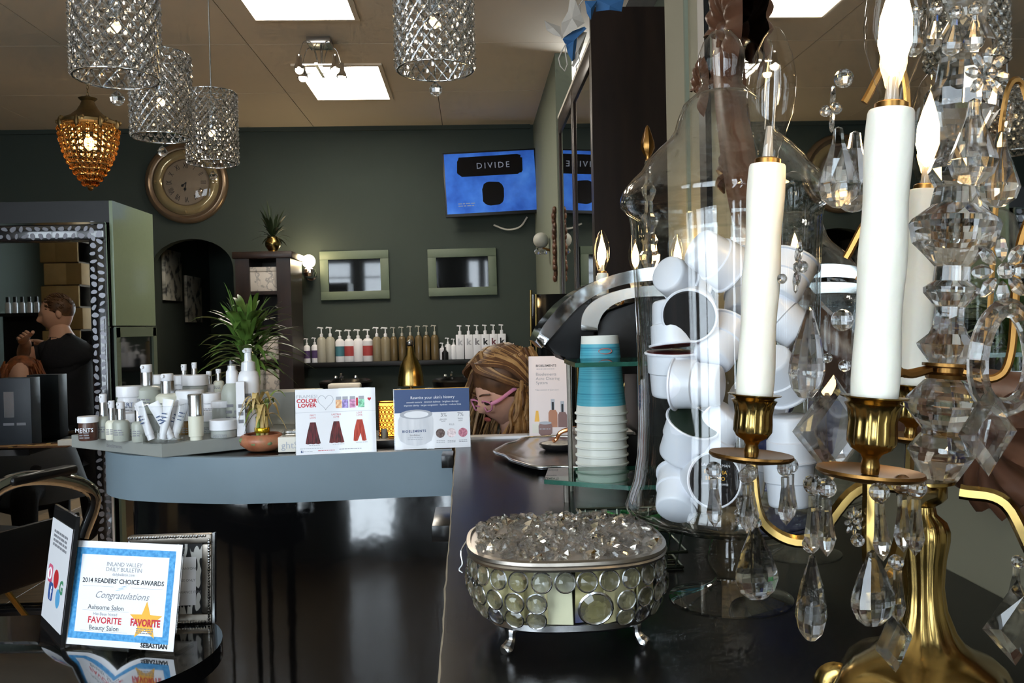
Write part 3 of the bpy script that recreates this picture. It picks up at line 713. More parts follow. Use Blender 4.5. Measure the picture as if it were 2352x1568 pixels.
for s_, z_, y_, m_ in (('LAUGHING MAN', 0.0034, 0.0120, 'ink_white'), ('ETHIOPIA', 0.0048, 0.0055, 'gold_ink'), ('SIDAMO', 0.0048, 0.0000, 'gold_ink'), ('LIGHT ROAST COFFEE', 0.0024, -0.0042, 'ink_white'), ('KEURIG', 0.0028, -0.0165, 'ink_white')):
    text(s_, z_, M[m_], PL_, 0, 0.04335, y_, rot=(0, 0, 0), sx=1.05)
G().box((0, -0.0095, 0.04335), (0.0055, 0.0055, 0.0002)).obj('print', M['ink_white'], PL_)
# ------------------------------------------------------------------ crystal trinket box
BX = at(1297, 1300, 0.77).x; BY = 0.77
cb = thing('crystal_box', 'round silver trinket box covered in crystal discs with rhinestone lid', 'trinket box', (BX, BY, ZT))
def se(a, r, e=2.7):
    c, s = math.cos(a), math.sin(a)
    return (r * math.copysign(abs(c) ** (2/e), c), r * math.copysign(abs(s) ** (2/e), s))
def ring_se(g, rz, n=64, cap0=False, cap1=False):
    vs = [g._v([(*se(2*PI*k/n, r), z) for k in range(n)]) for r, z in rz]
    for A, B in zip(vs, vs[1:]):
        for k in range(n): g._f([A[k], A[(k+1) % n], B[(k+1) % n], B[k]])
    if cap0: g._f(vs[0][::-1])
    if cap1: g._f(vs[-1])
    return g
M['lining'] = ramp_mat('cream_packets', [(0.42, (196, 186, 128)), (0.5, (224, 214, 160)), (0.60, (186, 178, 120)), (0.72, (52, 62, 118))], 0.5, 22, 'noise', detail=1)
ring_se(G(), [(0.072, 0.019), (0.074, 0.021), (0.074, 0.026), (0.070, 0.026)], cap0=True, cap1=True).obj('bottom_plate', M['silver'], cb)
ring_se(G(), [(0.0835, 0.0725), (0.0865, 0.073), (0.0872, 0.0750), (0.0862, 0.0765), (0.0872, 0.0780), (0.0868, 0.0805), (0.0835, 0.0815), (0.0825, 0.0735)]).obj('rim', M['pewter'], cb)
ld = ring_se(G(), [(0.0845, 0.074), (0.0848, 0.0790), (0.070, 0.0815), (0.04, 0.0835), (0.01, 0.084)], cap0=True, cap1=True).obj('lid', mat('lid_silver', (200, 192, 184), 0.3, 0.7), cb)
random.seed(9)
chips = [G(), G()]
for k in range(560):
    r = 0.081 * math.sqrt(random.random()); a = random.uniform(0, 2*PI); x, y = se(a, r)
    z = 0.0845 - 0.004 * (r / 0.082) ** 2 + random.uniform(0, 0.0025)
    s = random.uniform(0.0034, 0.0066); br = k % 6 == 0
    Mx = Matrix.Translation((x, y, z)) @ Euler((random.uniform(-.8, .8), random.uniform(-.8, .8), random.uniform(0, 6))).to_matrix().to_4x4() @ Matrix.Diagonal((s * (0.7 if br else 1), s * (0.7 if br else 1), s * 0.9, 1))
    chips[1 if br else 0].lathe([(0, -0.7), (1, -0.1), (0.65, 0.5), (0, 0.62 if k % 3 else 1.1)], 5 if k % 2 else 4, Mx)
ch = chips[0].obj('rhinestones', M['crystal_clear'], ld, 0); ch['kind'] = 'stuff'
ch = chips[1].obj('glint_chips', mat('glint_mirror', (236, 228, 214), 0.06, 1.0, var=0), ld, 0); ch['kind'] = 'stuff'  # mirror-metal chips added to act as the sparkle of the stones
n = 10
me_disc = G().lathe([(0, -0.30), (0.45, -0.22), (0.95, -0.04), (1, 0.06), (0.70, 0.30), (0.30, 0.42), (0, 0.45)], n).mesh('crystal_disc', M['crystal_clear'], 0)
me_set = G().tube([(math.cos(2*PI*k/18), math.sin(2*PI*k/18), -0.02) for k in range(18)], 0.10, 5, closed=True).mesh('setting', M['silver'], 60)
def disc(a, rr, z, s, tilt):
    x, y = se(a, rr); x2, y2 = se(a + 0.02, rr); x1, y1 = se(a - 0.02, rr)
    t = Vector((x2 - x1, y2 - y1, 0)).normalized(); nrm = Vector((t.y, -t.x, tilt))
    d = place('crystal_disc', me_disc, cb, (x, y, z), axis_rot(nrm), s); place('setting', me_set, d)
big = -PI / 2 + 0.10
for row, (rr, z, tl, ph) in enumerate(((0.0835, 0.064, 0.1, 0), (0.0855, 0.0475, -0.12, 0.5), (0.080, 0.0325, -0.35, 0))):
    # even spacing along the outline
    P = [se(2*PI*k/720, rr) for k in range(721)]; acc = [0]
    for p, q in zip(P, P[1:]): acc.append(acc[-1] + math.hypot(q[0]-p[0], q[1]-p[1]))
    cnt = int(acc[-1] / 0.0182)
    for k in range(cnt):
        tgt = acc[-1] * ((k + ph) % cnt) / cnt
        i = next(i for i, v in enumerate(acc) if v >= tgt)
        a = 2 * PI * i / 720
        if row > 0 and abs(((a - big + PI) % (2*PI)) - PI) < 0.17 + 0.02 * row: continue
        disc(a, rr, z, 0.0081, tl)
disc(big, 0.0855, 0.043, 0.0135, -0.2)
me_foot = G().tube(bez([(0, 0.004, 0.024), (0, -0.002, 0.017), (0, -0.003, 0.010), (0, -0.008, 0.004), (0, -0.013, 0.003)], 4), [0.0055, 0.0050, 0.0048, 0.0046, 0.0042, 0.0036, 0.0034, 0.0033, 0.0033, 0.0036, 0.0040, 0.0046, 0.005, 0.0050, 0.0048, 0.0044, 0.0030], 8, flat=1.2).mesh('foot', M['silver'])
for k in range(4):
    a = PI / 4 + k * PI / 2 + 0.05; x, y = se(a, 0.066); place('foot', me_foot, cb, (x, y, 0), (0, 0, a + PI / 2))
random.seed(14)
pk_cols = [M['lining'], mat('cream_packet', (226, 216, 164), 0.5, var=0.1, scale=90), mat('pale_packet', (198, 196, 164), 0.5, var=0.1), mat('green_packet', (120, 160, 70), 0.5, var=0.2)]
for k in range(22):
    a = 2 * PI * k / 22; x, y = se(a, 0.0715 - 0.004 * (k % 2)); m_ = pk_cols[(0, 1, 1, 0, 1, 2, 0, 1, 1, 0, 3)[k % 11]]
    d = math.atan2(y, x)
    tag(G().box((0, 0, 0), (0.031, 0.0014, 0.044), bev=0.0004, seg=1).obj('paper_packet', m_, None, loc=(BX + x, BY + y, ZT + 0.0485), rot=(0, random.uniform(-.06, .06), d + PI / 2)),
        'small cream paper packet standing inside the crystal trinket box', 'packet', 'paper packets inside the crystal box')
G().tube(bez([(-0.086, 0.006, 0.079), (-0.092, 0.0, 0.070), (-0.091, -0.002, 0.060), (-0.094, -0.003, 0.055), (-0.091, -0.003, 0.052)], 5), 0.0009, 6).obj('hinge_wire', M['silver'], cb)

# ------------------------------------------------------------------ wire basket with green packets behind the box
p0 = onz(1480, 1335, ZT); p1 = onz(1583, 1328, ZT)
wbx, wby = p1.x - 0.045, 0.985
wb = thing('wire_basket', 'small dark wire basket beside the jar foot', 'basket', (wbx, wby, ZT))
M['dkwire'] = mat('dark_wire', (96, 104, 90), 0.3, 0.9)
for z, w_ in ((0.0025, 0.85), (0.020, 0.92), (0.045, 1.0)):
    G().tube([(sx * 0.055 * w_, sy * 0.06 * w_, z) for sx, sy in ((-1,-1),(1,-1),(1,1),(-1,1))], 0.0018, 6, closed=True).obj('wire_ring', M['dkwire'], wb, 60)
g = G()
for k in range(8):
    x = -0.045 + k * 0.0129
    for sy in (-1, 1): g.tube([(x * 0.85, sy * 0.051, 0.002), (x, sy * 0.06, 0.045)], 0.0011, 5)
for k in range(5):
    g.tube([(-0.047, -0.04 + 0.02 * k, 0.002), (0.047, -0.04 + 0.02 * k, 0.002)], 0.0011, 5)
g.obj('wire_bars', M['dkwire'], wb)
M['green'] = mat('green_paper', (48, 150, 66), 0.5, var=0.1); M['dkgreen'] = mat('dark_green_paper', (26, 86, 48), 0.5, var=0.15)
for k, (dx, dy, rz, m_, w_) in enumerate(((0.012, -0.018, 0.5, 'green', 'bright green, nearest'), (0.0, 0.012, 0.2, 'dkgreen', 'dark green, farther'), (-0.02, -0.002, -0.3, 'green', 'bright green, half hidden'))):
    tag(G().box((0, 0, 0), (0.034, 0.003, 0.05), bev=0.0006, seg=1).obj('sweetener_packet', M[m_], None, loc=(wbx + dx, wby + dy, ZT + 0.030), rot=(0.35, 0.15 * k, rz)), 'green paper packet in the wire basket, %s' % w_, 'packet', 'green packets in the wire basket')

# ------------------------------------------------------------------ paper cups in an upturned stack
M['cup'] = mat('cup_white', (236, 236, 226), 0.55, var=0.02)
M['cupblue'] = ramp_mat('cup_blue_rings', [(0.35, (46, 136, 164)), (0.5, (92, 182, 200)), (0.66, (44, 128, 158)), (0.8, (120, 196, 208))], 0.5, 26, 'noise', stretch=(0.02, 0.02, 9), detail=3)
CX = at(1381, 950, 1.48).x
Rr, Rb, hc = 0.0430, 0.0315, 0.1335
rad = lambda z: Rr + (Rb - Rr) * z / hc
me_cr = G().lathe([(Rr, 0.003), (rad(0.016), 0.016)], 40).tube([((Rr + 0.0008) * math.cos(2*PI*k/40), (Rr + 0.0008) * math.sin(2*PI*k/40), 0.0022) for k in range(40)], 0.0021, 6, closed=True).mesh('cup_rim', M['cup'], 50)
me_cw = G().lathe([(rad(0.120), 0.120), (Rb, hc), (Rb - 0.0025, hc), (Rb - 0.003, hc - 0.006), (0, hc - 0.006)], 40).mesh('cup_base', M['cup'], 50)
me_cbl = G().lathe([(rad(0.016) + 0.0001, 0.016), (rad(0.120) + 0.0001, 0.120)], 40).mesh('cup_print', M['cupblue'], 50)
M['cuplogo'] = mat('cup_logo', (196, 120, 110), 0.5)
ords = ['lowest'] + ['%s from the bottom' % w for w in ('second', 'third', 'fourth', 'fifth', 'sixth', 'seventh')] + ['second from the top', 'topmost']
for k in range(9):
    t = thing('paper_cup', 'upside-down white and blue paper cup, %s of the stack' % ords[k], 'cup', (CX, 1.48, ZT + k * 0.0143), group='stacked paper cups')
    place('cup_base', me_cw, t); place('cup_rim', me_cr, t); place('cup_print', me_cbl, t)
    if k == 8:
        G().tube([(0.011 * math.cos(2*PI*q/16) + 0.004, -rad(0.105) - 0.0006 + 0.002 * abs(math.cos(2*PI*q/16)), 0.108 + 0.0045 * math.sin(2*PI*q/16)) for q in range(16)], 0.0009, 5, closed=True).obj('cup_logo', M['cuplogo'], t)

# ------------------------------------------------------------------ two-tier glass stand in front of the cups
gx0 = at(1313, 835, 1.30).x; zs = at(1380, 833, 1.30).z; zl = ZT + 0.030
gs = thing('glass_stand', 'two-tier glass stand with green edges in front of the paper cups', 'stand', (gx0 + 0.09, 1.33, ZT))
def gl_shelf(name, pts, z):
    s = G().prism(pts, z, z + 0.007).obj(name, M['green_glass'], gs, 0)
    i_ = [(x * 0.985, y * 0.98) for x, y in pts]
    g = G(); n = len(pts); A = g._v([(x * 1.001, y * 1.001, z + 0.0004) for x, y in pts]); B = g._v([(x * 1.001, y * 1.001, z + 0.0066) for x, y in pts])
    for k in range(n): g._f([A[k], A[(k+1) % n], B[(k+1) % n], B[k]])
    g.obj('glass_edge', M['glass_edge'], s, 0)
gl_shelf('upper_shelf', [(-0.09, -0.075), (0.105, -0.075), (0.105, 0.075), (-0.09, 0.075)], zs - ZT - 0.004)
gl_shelf('lower_shelf', [(-0.135, -0.03), (-0.02, -0.10), (0.105, -0.10), (0.105, 0.07), (-0.12, 0.07)], 0.030)
for x, y in ((-0.084, 0.065), (0.095, 0.065), (0.095, -0.06)):
    G().tube([(x, y, 0), (x, y, zs - ZT - 0.004)], 0.004, 10).obj('post', M['pewter'], gs)
for x, y in ((-0.10, -0.02), (0.0, -0.08)): G().tube([(x, y, 0), (x, y, 0.030)], 0.005, 10).obj('post', M['pewter'], gs)

# ------------------------------------------------------------------ silver tray and the little dish on it
tx, ty = 0.185, 1.765
tr = thing('silver_tray', 'scalloped silver serving tray on the black counter', 'tray', (tx, ty, ZT))
sc_ = lambda a, z: 1 + 0.045 * math.cos(6 * a + 0.6) + 0.02 * math.cos(12 * a)
G().lathe([(0, 0.002), (0.66, 0.002), (0.74, 0.006), (0.86, 0.010), (0.95, 0.013), (1.0, 0.012), (1.0, 0.009), (0.95, 0.009), (0.74, 0.001), (0, 0)], 96, flute=sc_, M=Matrix.Diagonal((0.138, 0.222, 1, 1))).obj('dish', M['silver'], tr, 60)
G().tube([(0.138 * sc_(2*PI*k/96, 0) * math.cos(2*PI*k/96), 0.222 * sc_(2*PI*k/96, 0) * math.sin(2*PI*k/96), 0.0125) for k in range(96)], 0.0028, 6, closed=True).obj('rolled_rim', M['silver'], tr, 60)
q = onz(1283, 1022, ZT + 0.012)
ds = thing('round_dish', 'black rimmed round dish with pale top and copper handle on the tray', 'dish', (q.x + 0.002, q.y, ZT + 0.003))
G().lathe([(0, 0), (0.030, 0), (0.042, 0.006), (0.0435, 0.012), (0.042, 0.014), (0, 0.013)], 40).obj('dish_body', M['black'], ds, 50)
G().lathe([(0, 0.0150), (0.034, 0.0146), (0.039, 0.0138)], 40).obj('dish_top', ramp_mat('dish_print', [(0.45, (214, 206, 190)), (0.6, (232, 226, 212)), (0.72, (130, 120, 108))], 0.4, 60), ds, 50)
M['copper'] = mat('copper', (214, 142, 96), 0.2, 1.0)
G().tube(bez([(-0.014, 0.0, 0.016), (-0.006, 0.0, 0.022), (0.002, -0.004, 0.036), (0.022, -0.006, 0.043), (0.042, -0.006, 0.044)], 5), [0.004] * 3 + [0.0035 + 0.00015 * k for k in range(18)], 8).obj('handle', M['copper'], ds)

# ------------------------------------------------------------------ coffee machine seen from its side
MY0, MY1 = 1.53, 1.70
def pp(px, py): p = at(px, py, MY0); return (p.x, p.z)
cmx = at(1450, 900, MY0).x
cmk = thing('coffee_machine', 'black single-cup coffee machine with chrome curved lid facing left', 'coffee machine', (cmx, (MY0 + MY1) / 2, ZT))
def side(name, pts, m_, y0, y1, bev=0.004):
    P = [(pp(x, y)[0] - cmx, pp(x, y)[1] - ZT) for x, y in pts]
    return G().prism(P, -y1 + (MY0 + MY1) / 2, -y0 + (MY0 + MY1) / 2, XZ, bev=bev).obj(name, m_, cmk, 40)
def curve(pts, n=5): return [(p.x, p.y) for p in bez([(x, y, 0) for x, y in pts], n)]
side('chrome_lid', curve([(1230, 784), (1245, 752), (1268, 722), (1300, 688), (1350, 654), (1420, 628), (1500, 614), (1580, 618), (1640, 640)]) + curve([(1640, 668), (1580, 648), (1500, 644), (1430, 654), (1375, 674), (1330, 704), (1296, 740), (1268, 772), (1244, 800)]), M['chrome'], MY0 - 0.004, MY1 + 0.004, 0.006)
side('brew_head', curve([(1240, 792), (1268, 772), (1296, 740), (1330, 704), (1360, 682)], 4) + [(1372, 740), (1360, 800), (1336, 828), (1296, 828), (1280, 806)], M['black'], MY0 + 0.004, MY1 - 0.004, 0.006)
side('silver_arch', curve([(1334, 760), (1338, 722), (1362, 692), (1410, 670), (1470, 658), (1560, 656), (1630, 676)], 5) + curve([(1630, 700), (1560, 682), (1470, 682), (1420, 694), (1388, 716), (1374, 744), (1372, 762)], 5), M['silver'], MY0 - 0.003, MY1 + 0.003, 0.004)
side('rear_tower', [(1470, 672), (1600, 668), (1650, 690), (1660, 1086), (1470, 1086)], M['black'], MY0 + 0.006, MY1 - 0.006, 0.008)
side('inner_panel', [(1376, 745), (1400, 715), (1475, 690), (1475, 860), (1376, 860)], M['black'], MY0 + 0.02, MY1 - 0.02, 0.004)
side('base', [(1330, 1010), (1470, 1000), (1660, 1000), (1660, 1088), (1330, 1088)], M['black'], MY0 + 0.004, MY1 - 0.004, 0.008)
side('drip_tray', [(1338, 1002), (1460, 994), (1460, 1004), (1338, 1012)], M['silver'], MY0 + 0.02, MY1 - 0.02, 0.002)
# ------------------------------------------------------------------ printed signs
def sign(name, label, bl, br, D, hpx, lean=0.12, z=ZT, stand=True, yaw=None, par_thick=0.004):
    a = at(bl[0], bl[1], D if not isinstance(D, tuple) else D[0]); b = at(br[0], br[1], D if not isinstance(D, tuple) else D[1])
    w = (b - a).length; c = (a + b) / 2; ry = math.atan2(b.y - a.y, b.x - a.x) if yaw is None else yaw
    h = hpx * c.y / F / math.cos(lean)
    t = thing(name, label, 'sign', (c.x, c.y, z), (-lean, 0, ry))
    if stand:
        G().box((0, par_thick / 2 + 0.0006, h / 2), (w + 0.004, par_thick, h + 0.002)).obj('acrylic_holder', M['acryl'], t, 0)
        Mx = Matrix.Rotation(lean, 4, 'X')
        G().box((0, 0.025, 0.0022), (w + 0.004, 0.05, 0.0035), M=Mx).obj('holder_foot', M['acryl'], t, 0)
    return t, w, h
def rect(t, x0, z0, x1, z1, m_, y=-0.0004, name='print'):
    return flat([(x0, z0), (x1, z0), (x1, z1), (x0, z1)], m_, t, y, name)
def ell(cx, cz, rx, rz, n=20): return [(cx + rx * math.cos(2*PI*k/n), cz + rz * math.sin(2*PI*k/n)) for k in range(n)]
def lines(t, x0, x1, zs, th, m_, y=-0.0008):
    g = G()
    for k, z in enumerate(zs):
        x = x0
        while x < x1 - 0.001:
            w = random.uniform(2.0, 5.0) * th; g.prism([(x, z), (min(x1, x + w), z), (min(x1, x + w), z + th), (x, z + th)], -0.00005, 0.00005, XZ); x += w + th * 0.9
    g.obj('small_print', m_, t, 0, loc=(0, y, 0))
random.seed(30)
# colour sign
t, w, h = sign('color_sign', 'white hair colour card with three red hair swatches on the ledge', (680, 1040), (865, 1035), (1.885, 1.905), 147)
sheet = G().box((0, 0, h / 2), (w, 0.0008, h)).obj('sheet', M['paper'], t, 0)
u = w / 975.0; fx = lambda x: (x - 587) * u; fz = lambda y: (860 - y) * u    # pixel frame of the enlarged photograph
text('FRAMESI', 0.0098, M['ink_lgrey'], t, fx(240), fz(166), sx=1.25)
text('COLOR', 0.0115, M['ink_red'], t, fx(238), fz(222), bold=0.0004, sx=1.1); text('LOVER', 0.0115, M['ink_red'], t, fx(240), fz(280), bold=0.0004, sx=1.1)
hp = []
for k in range(24):
    a = 2 * PI * k / 24; hp.append((fx(465) + 0.0011 * 15 * math.sin(a) ** 3, -0.0008, fz(215) + 0.0011 * (13 * math.cos(a) - 5 * math.cos(2*a) - 2 * math.cos(3*a) - math.cos(4*a))))
G().tube(hp, 0.0004, 4, closed=True).obj('heart_outline', M['ink_lgrey'], t)
for x, c in ((625, (226, 156, 108)), (705, (134, 116, 178)), (795, (176, 108, 150)), (903, (112, 184, 146))):
    m_ = ramp_mat('packet_print', [(0.4, c), (0.6, tuple(min(255, v + 60) for v in c))], 0.5, 160)
    rect(t, fx(x - 38), fz(302), fx(x + 36), fz(200), m_); rect(t, fx(x - 34), fz(200), fx(x + 32), fz(160), M['ink_lgrey'])
rect(t, fx(836), fz(280), fx(860), fz(180), M['ink_red'], -0.0006)
flat([(fx(1000) + 0.0007 * 1.0 * 15 * math.sin(2*PI*k/20) ** 3 * 0.38, fz(200) + 0.0007 * 0.38 * (13 * math.cos(2*PI*k/20) - 5 * math.cos(4*PI*k/20) - 2 * math.cos(6*PI*k/20) - math.cos(8*PI*k/20))) for k in range(20)], M['ink_red'], t)
rect(t, fx(100), fz(346), fx(1075), fz(343), M['ink_lgrey'])
for x, a, b, y, c in ((307, 'FIRST', 'LOVE', 392, ((40, 14, 18), (110, 28, 36))), (592, 'LASTING', 'LOVE', 388, ((58, 20, 20), (124, 40, 40))), (875, 'LOST', 'LOVE', 376, ((170, 50, 34), (206, 84, 62)))):
    text(a, 0.0052, M['ink_red'], t, fx(x), fz(y)); text(b, 0.0052, M['ink_red'], t, fx(x), fz(y + 30))
    m_ = ramp_mat('hair_print', [(0.35, c[0]), (0.65, c[1])], 0.6, 60, stretch=(5, 1, 0.7))
    y0 = y + 75; ww = 92 if x < 800 else 80
    top = [(fx(x - 34), fz(y0)), (fx(x - 70), fz(y0 + 140)), (fx(x - ww), fz(y0 + 260))]
    bot = [(fx(x - ww + 2 * ww * k / 6), fz(y0 + 262 + (6 if k % 2 else 0))) for k in range(1, 6)]
    if x > 800: bot[2] = (fx(x + 10), fz(y0 + 170))
    flat(top + bot + [(fx(x + ww), fz(y0 + 260)), (fx(x + 60), fz(y0 + 130)), (fx(x + 34), fz(y0))], m_, t)
    lines(t, fx(x - 50), fx(x + 90), [fz(y0 + 285)], 0.0012, M['ink_lgrey'])
rect(t, fx(158), fz(836), fx(186), fz(808), M['ink_blue']); text('f', 0.006, M['ink_white'], t, fx(174), fz(834), -0.0009, bold=0.0003)
lines(t, fx(195), fx(300), [fz(826)], 0.0012, M['ink_lgrey']); lines(t, fx(365), fx(565), [fz(820)], 0.0012, M['ink_red']); lines(t, fx(620), fx(890), [fz(812)], 0.0012, M['ink_grey']); lines(t, fx(150), fx(420), [fz(790)], 0.0012, M['ink_lgrey'])
# skin sign
t, w, h = sign('skin_sign', 'white and navy skin cream card with a pictured cream jar on the ledge', (908, 1030), (1081, 1023), (1.925, 1.94), 137)
G().box((0, 0, h / 2), (w, 0.0008, h)).obj('sheet', M['paper'], t, 0)
u = w / 915.0; fx = lambda x: (x - 1787) * u; fz = lambda y: (775 - y) * u
rect(t, -w/2, fz(335), w/2, h, M['ink_blue'])
rect(t, -w/2, h - 0.0012, w/2, h, M['gold_ink'], -0.0006)
text("Rewrite your skin's history", 0.0090, M['ink_white'], t, fx(1795), fz(170), -0.0008)
text('smooth texture · diminish dullness · brighten damage', 0.0054, M['ink_white'], t, fx(1795), fz(218), -0.0008)
text('improve clarity · target congestion · hydrate · reduce lines', 0.0054, M['ink_white'], t, fx(1795), fz(256), -0.0008)
jarp = ramp_mat('printed_jar', [(0.3, (206, 208, 214)), (0.7, (232, 232, 236))], 0.5, 20, stretch=(3, 1, 0.4))
flat([(fx(x), fz(y)) for x, y in ((1372, 420), (1400, 360), (1780, 350), (1800, 420), (1795, 600), (1770, 680), (1690, 722), (1585, 738), (1470, 720), (1390, 670), (1362, 590))], jarp, t, -0.0007)
flat(ell(fx(1590), fz(356), 200 * u, 58 * u), M['ink_lgrey'], t, -0.0010); flat(ell(fx(1592), fz(358), 150 * u, 42 * u), M['paper'], t, -0.0013)
text('BIOELEMENTS', 0.0070, M['ink_blue'], t, fx(1562), fz(572), -0.0013, sp=1.25, bold=0.0002); text('SkinEditor', 0.0056, M['ink_grey'], t, fx(1570), fz(618), -0.0013)
lines(t, fx(1480), fx(1670), [fz(640), fz(662)], 0.0011, M['ink_lgrey'], -0.0013)
text('3%', 0.012, M['ink_grey'], t, fx(1925), fz(395)); text('7%', 0.012, M['ink_grey'], t, fx(2130), fz(395))
text('glycolic', 0.0056, M['ink_grey'], t, fx(1920), fz(435)); text('acid', 0.0056, M['ink_grey'], t, fx(1920), fz(458)); text('lactic', 0.0056, M['ink_grey'], t, fx(2130), fz(430)); text('acid', 0.0056, M['ink_grey'], t, fx(2130), fz(455))
text('PLUS', 0.0052, M['ink_grey'], t, fx(2020), fz(502))
for x, c in ((1880, (84, 66, 62)), (2015, (214, 196, 198)), (2155, (178, 104, 122))):
    flat(ell(fx(x), fz(595), 56 * u, 56 * u), ramp_mat('ingredient_print', [(0.4, c), (0.6, tuple(min(255, v + 40) for v in c))], 0.5, 200), t); lines(t, fx(x - 50), fx(x + 50), [fz(690), fz(708)], 0.0010, M['ink_grey'])
# acne leaflet stand
t, w, h = sign('acne_leaflet', 'tall pinkish leaflet in an acrylic stand beside the paper cups', (1216, 1004), (1315, 1000), (2.045, 2.03), 190)
G().box((0, 0, h / 2), (w, 0.0012, h)).obj('sheet', mat('pink_white_paper', (232, 216, 212), 0.45, var=0.02), t, 0)
u = w / 600.0; fx = lambda x: (x - 1230) * u; fz = lambda y: (1350 - y) * u
text('BIOELEMENTS', 0.0072, M['ink'], t, fx(1175), fz(345), sp=1.1, bold=0.0002); lines(t, fx(1040), fx(1290), [fz(382)], 0.0012, M['ink_grey'])
for k, s_ in enumerate(('Bioelements', 'Acne Clearing', 'System')): text(s_, 0.0098, M['ink_grey'], t, fx(1030), fz(470 + 60 * k), align='LEFT')
text('Take control of your acne', 0.0052, M['ink_grey'], t, fx(1020), fz(680), align='LEFT')
amber = mat('amber_print', (176, 112, 74), 0.4, var=0.12); brn = mat('brown_print', (124, 84, 76), 0.4, var=0.12)
for x, y, m_ in ((1262, 950, amber), (1395, 980, brn)):
    flat([(fx(x - 62), fz(1190)), (fx(x + 62), fz(1190)), (fx(x + 62), fz(y + 40)), (fx(x + 40), fz(y)), (fx(x - 40), fz(y)), (fx(x - 62), fz(y + 40))], m_, t, -0.0008); rect(t, fx(x - 14), fz(y), fx(x + 14), fz(y - 110), M['ink'], -0.0008); rect(t, fx(x - 26), fz(y), fx(x + 26), fz(y - 150), M['ink_lgrey'], -0.0006)
flat([(fx(x), fz(y)) for x, y in ((1060, 1170), (1080, 1130), (1230, 1125), (1252, 1170), (1250, 1270), (1215, 1310), (1100, 1312), (1062, 1270))], brn, t, -0.0011); flat(ell(fx(1155), fz(1130), 88 * u, 22 * u), M['ink_lgrey'], t, -0.0013); lines(t, fx(1075), fx(1225), [fz(1220)], 0.0022, M['ink_lgrey'], -0.0014)
flat([(fx(1005), fz(1110)), (fx(1075), fz(1110)), (fx(1060), fz(960)), (fx(1025), fz(960))], M['gold_ink'], t, -0.0008, 'print'); rect(t, fx(975), fz(1270), fx(1080), fz(1140), M['matte_paper'], -0.0006)
for x in (-0.5, 0.5): G().box((x * (w + 0.006), -0.003, h * 0.5), (0.003, 0.02, h)).obj('stand_side', M['acryl'], t)

# ------------------------------------------------------------------ tiered acrylic display with skin products
M['ptop'] = mat('frosted_acrylic', (206, 210, 204), 0.3, var=0.03, trans=0.55)
dp = [onz(x, y, ZT) for x, y in ((165, 1028), (372, 1052), (690, 1019))]
dc = Vector((-0.62, 2.1, ZT))
dq = [(p.x - dc.x, p.y - dc.y) for p in dp] + [(-0.30 - dc.x, 2.36 - dc.y), (-0.78 - dc.x, 2.44 - dc.y)]
disp = thing('product_display', 'grey frosted acrylic display riser with steps under the skin products', 'display stand', dc)
G().prism(dq, 0.001, 0.031, bev=0.002).obj('platform', M['ptop'], disp, 0)
def step(name, y0, y1, x0, x1, z):
    G().prism([(x0 - dc.x, y0 - dc.y), (x1 - dc.x, y0 - dc.y), (x1 - dc.x, y1 - dc.y), (x0 - dc.x, y1 - dc.y)], 0.0312, z, bev=0.001).obj(name, M['ptop'], disp, 0)
step('middle_step', 2.115, 2.225, -0.87, -0.55, 0.072); step('upper_step', 2.226, 2.34, -0.86, -0.40, 0.112)
text('bioelements', 0.012, M['ink_grey'], disp, (dq[0][0] + dq[1][0]) / 2, 0.012, (dq[0][1] + dq[1][1]) / 2 - 0.003, rot=(PI/2, 0, math.atan2(dq[1][1] - dq[0][1], dq[1][0] - dq[0][0])))
M['pinkcream'] = mat('pink_cream', (222, 182, 176), 0.35, var=0.03); M['ambercream'] = mat('amber_gel', (150, 110, 48), 0.25, var=0.1, trans=0.3)
M['browncream'] = mat('brown_cream', (84, 54, 44), 0.3, var=0.1); M['cream'] = mat('cream_lotion', (226, 224, 206), 0.35, var=0.03)
M['greyjar'] = mat('grey_gel', (188, 192, 186), 0.3, var=0.03, trans=0.25); M['clearcap'] = thin_glass('clear_cap', (0.94, 0.95, 0.95, 1))
Z1, Z2, Z3 = 0.031, 0.072, 0.112
def spot(px, D, z): p = at(px, 900, D); return (p.x, D, ZT + z)
def label_on(t, r, z, hgt, m_=None):
    lines(t, -r * 0.55, r * 0.55, [z, z + hgt * 0.35, z + hgt * 0.7], hgt * 0.16, m_ or M['ink_grey'], -r - 0.0006)
def jar_p(px, D, z, wpx, hpx, body, label, lidf=0.42, txt=None):
    s = D / F; r = wpx * s / 2; h = hpx * s
    t = thing('cream_jar', label, 'cosmetic jar', spot(px, D, z), group='skin products on the display')
    hb = h * (1 - lidf)
    G().lathe([(0, 0), (r * 0.86, 0), (r * 0.92, hb * 0.08), (r * 0.92, hb * 0.85), (r * 0.84, hb), (0, hb)], 28).obj('jar_body', body, t)
    G().lathe([(0, hb - 0.0005), (r, hb), (r, h * 0.96), (r * 0.96, h), (0, h)], 28).obj('lid', M['white'], t)
    if txt: text(txt, hb * 0.32, M['ink_blue'] if txt == 'IDERT' else M['ink_white'], t, 0, hb * 0.5, -r * 0.93 - 0.0005)
    label_on(t, r * 0.92, hb * 0.15, hb * 0.4)
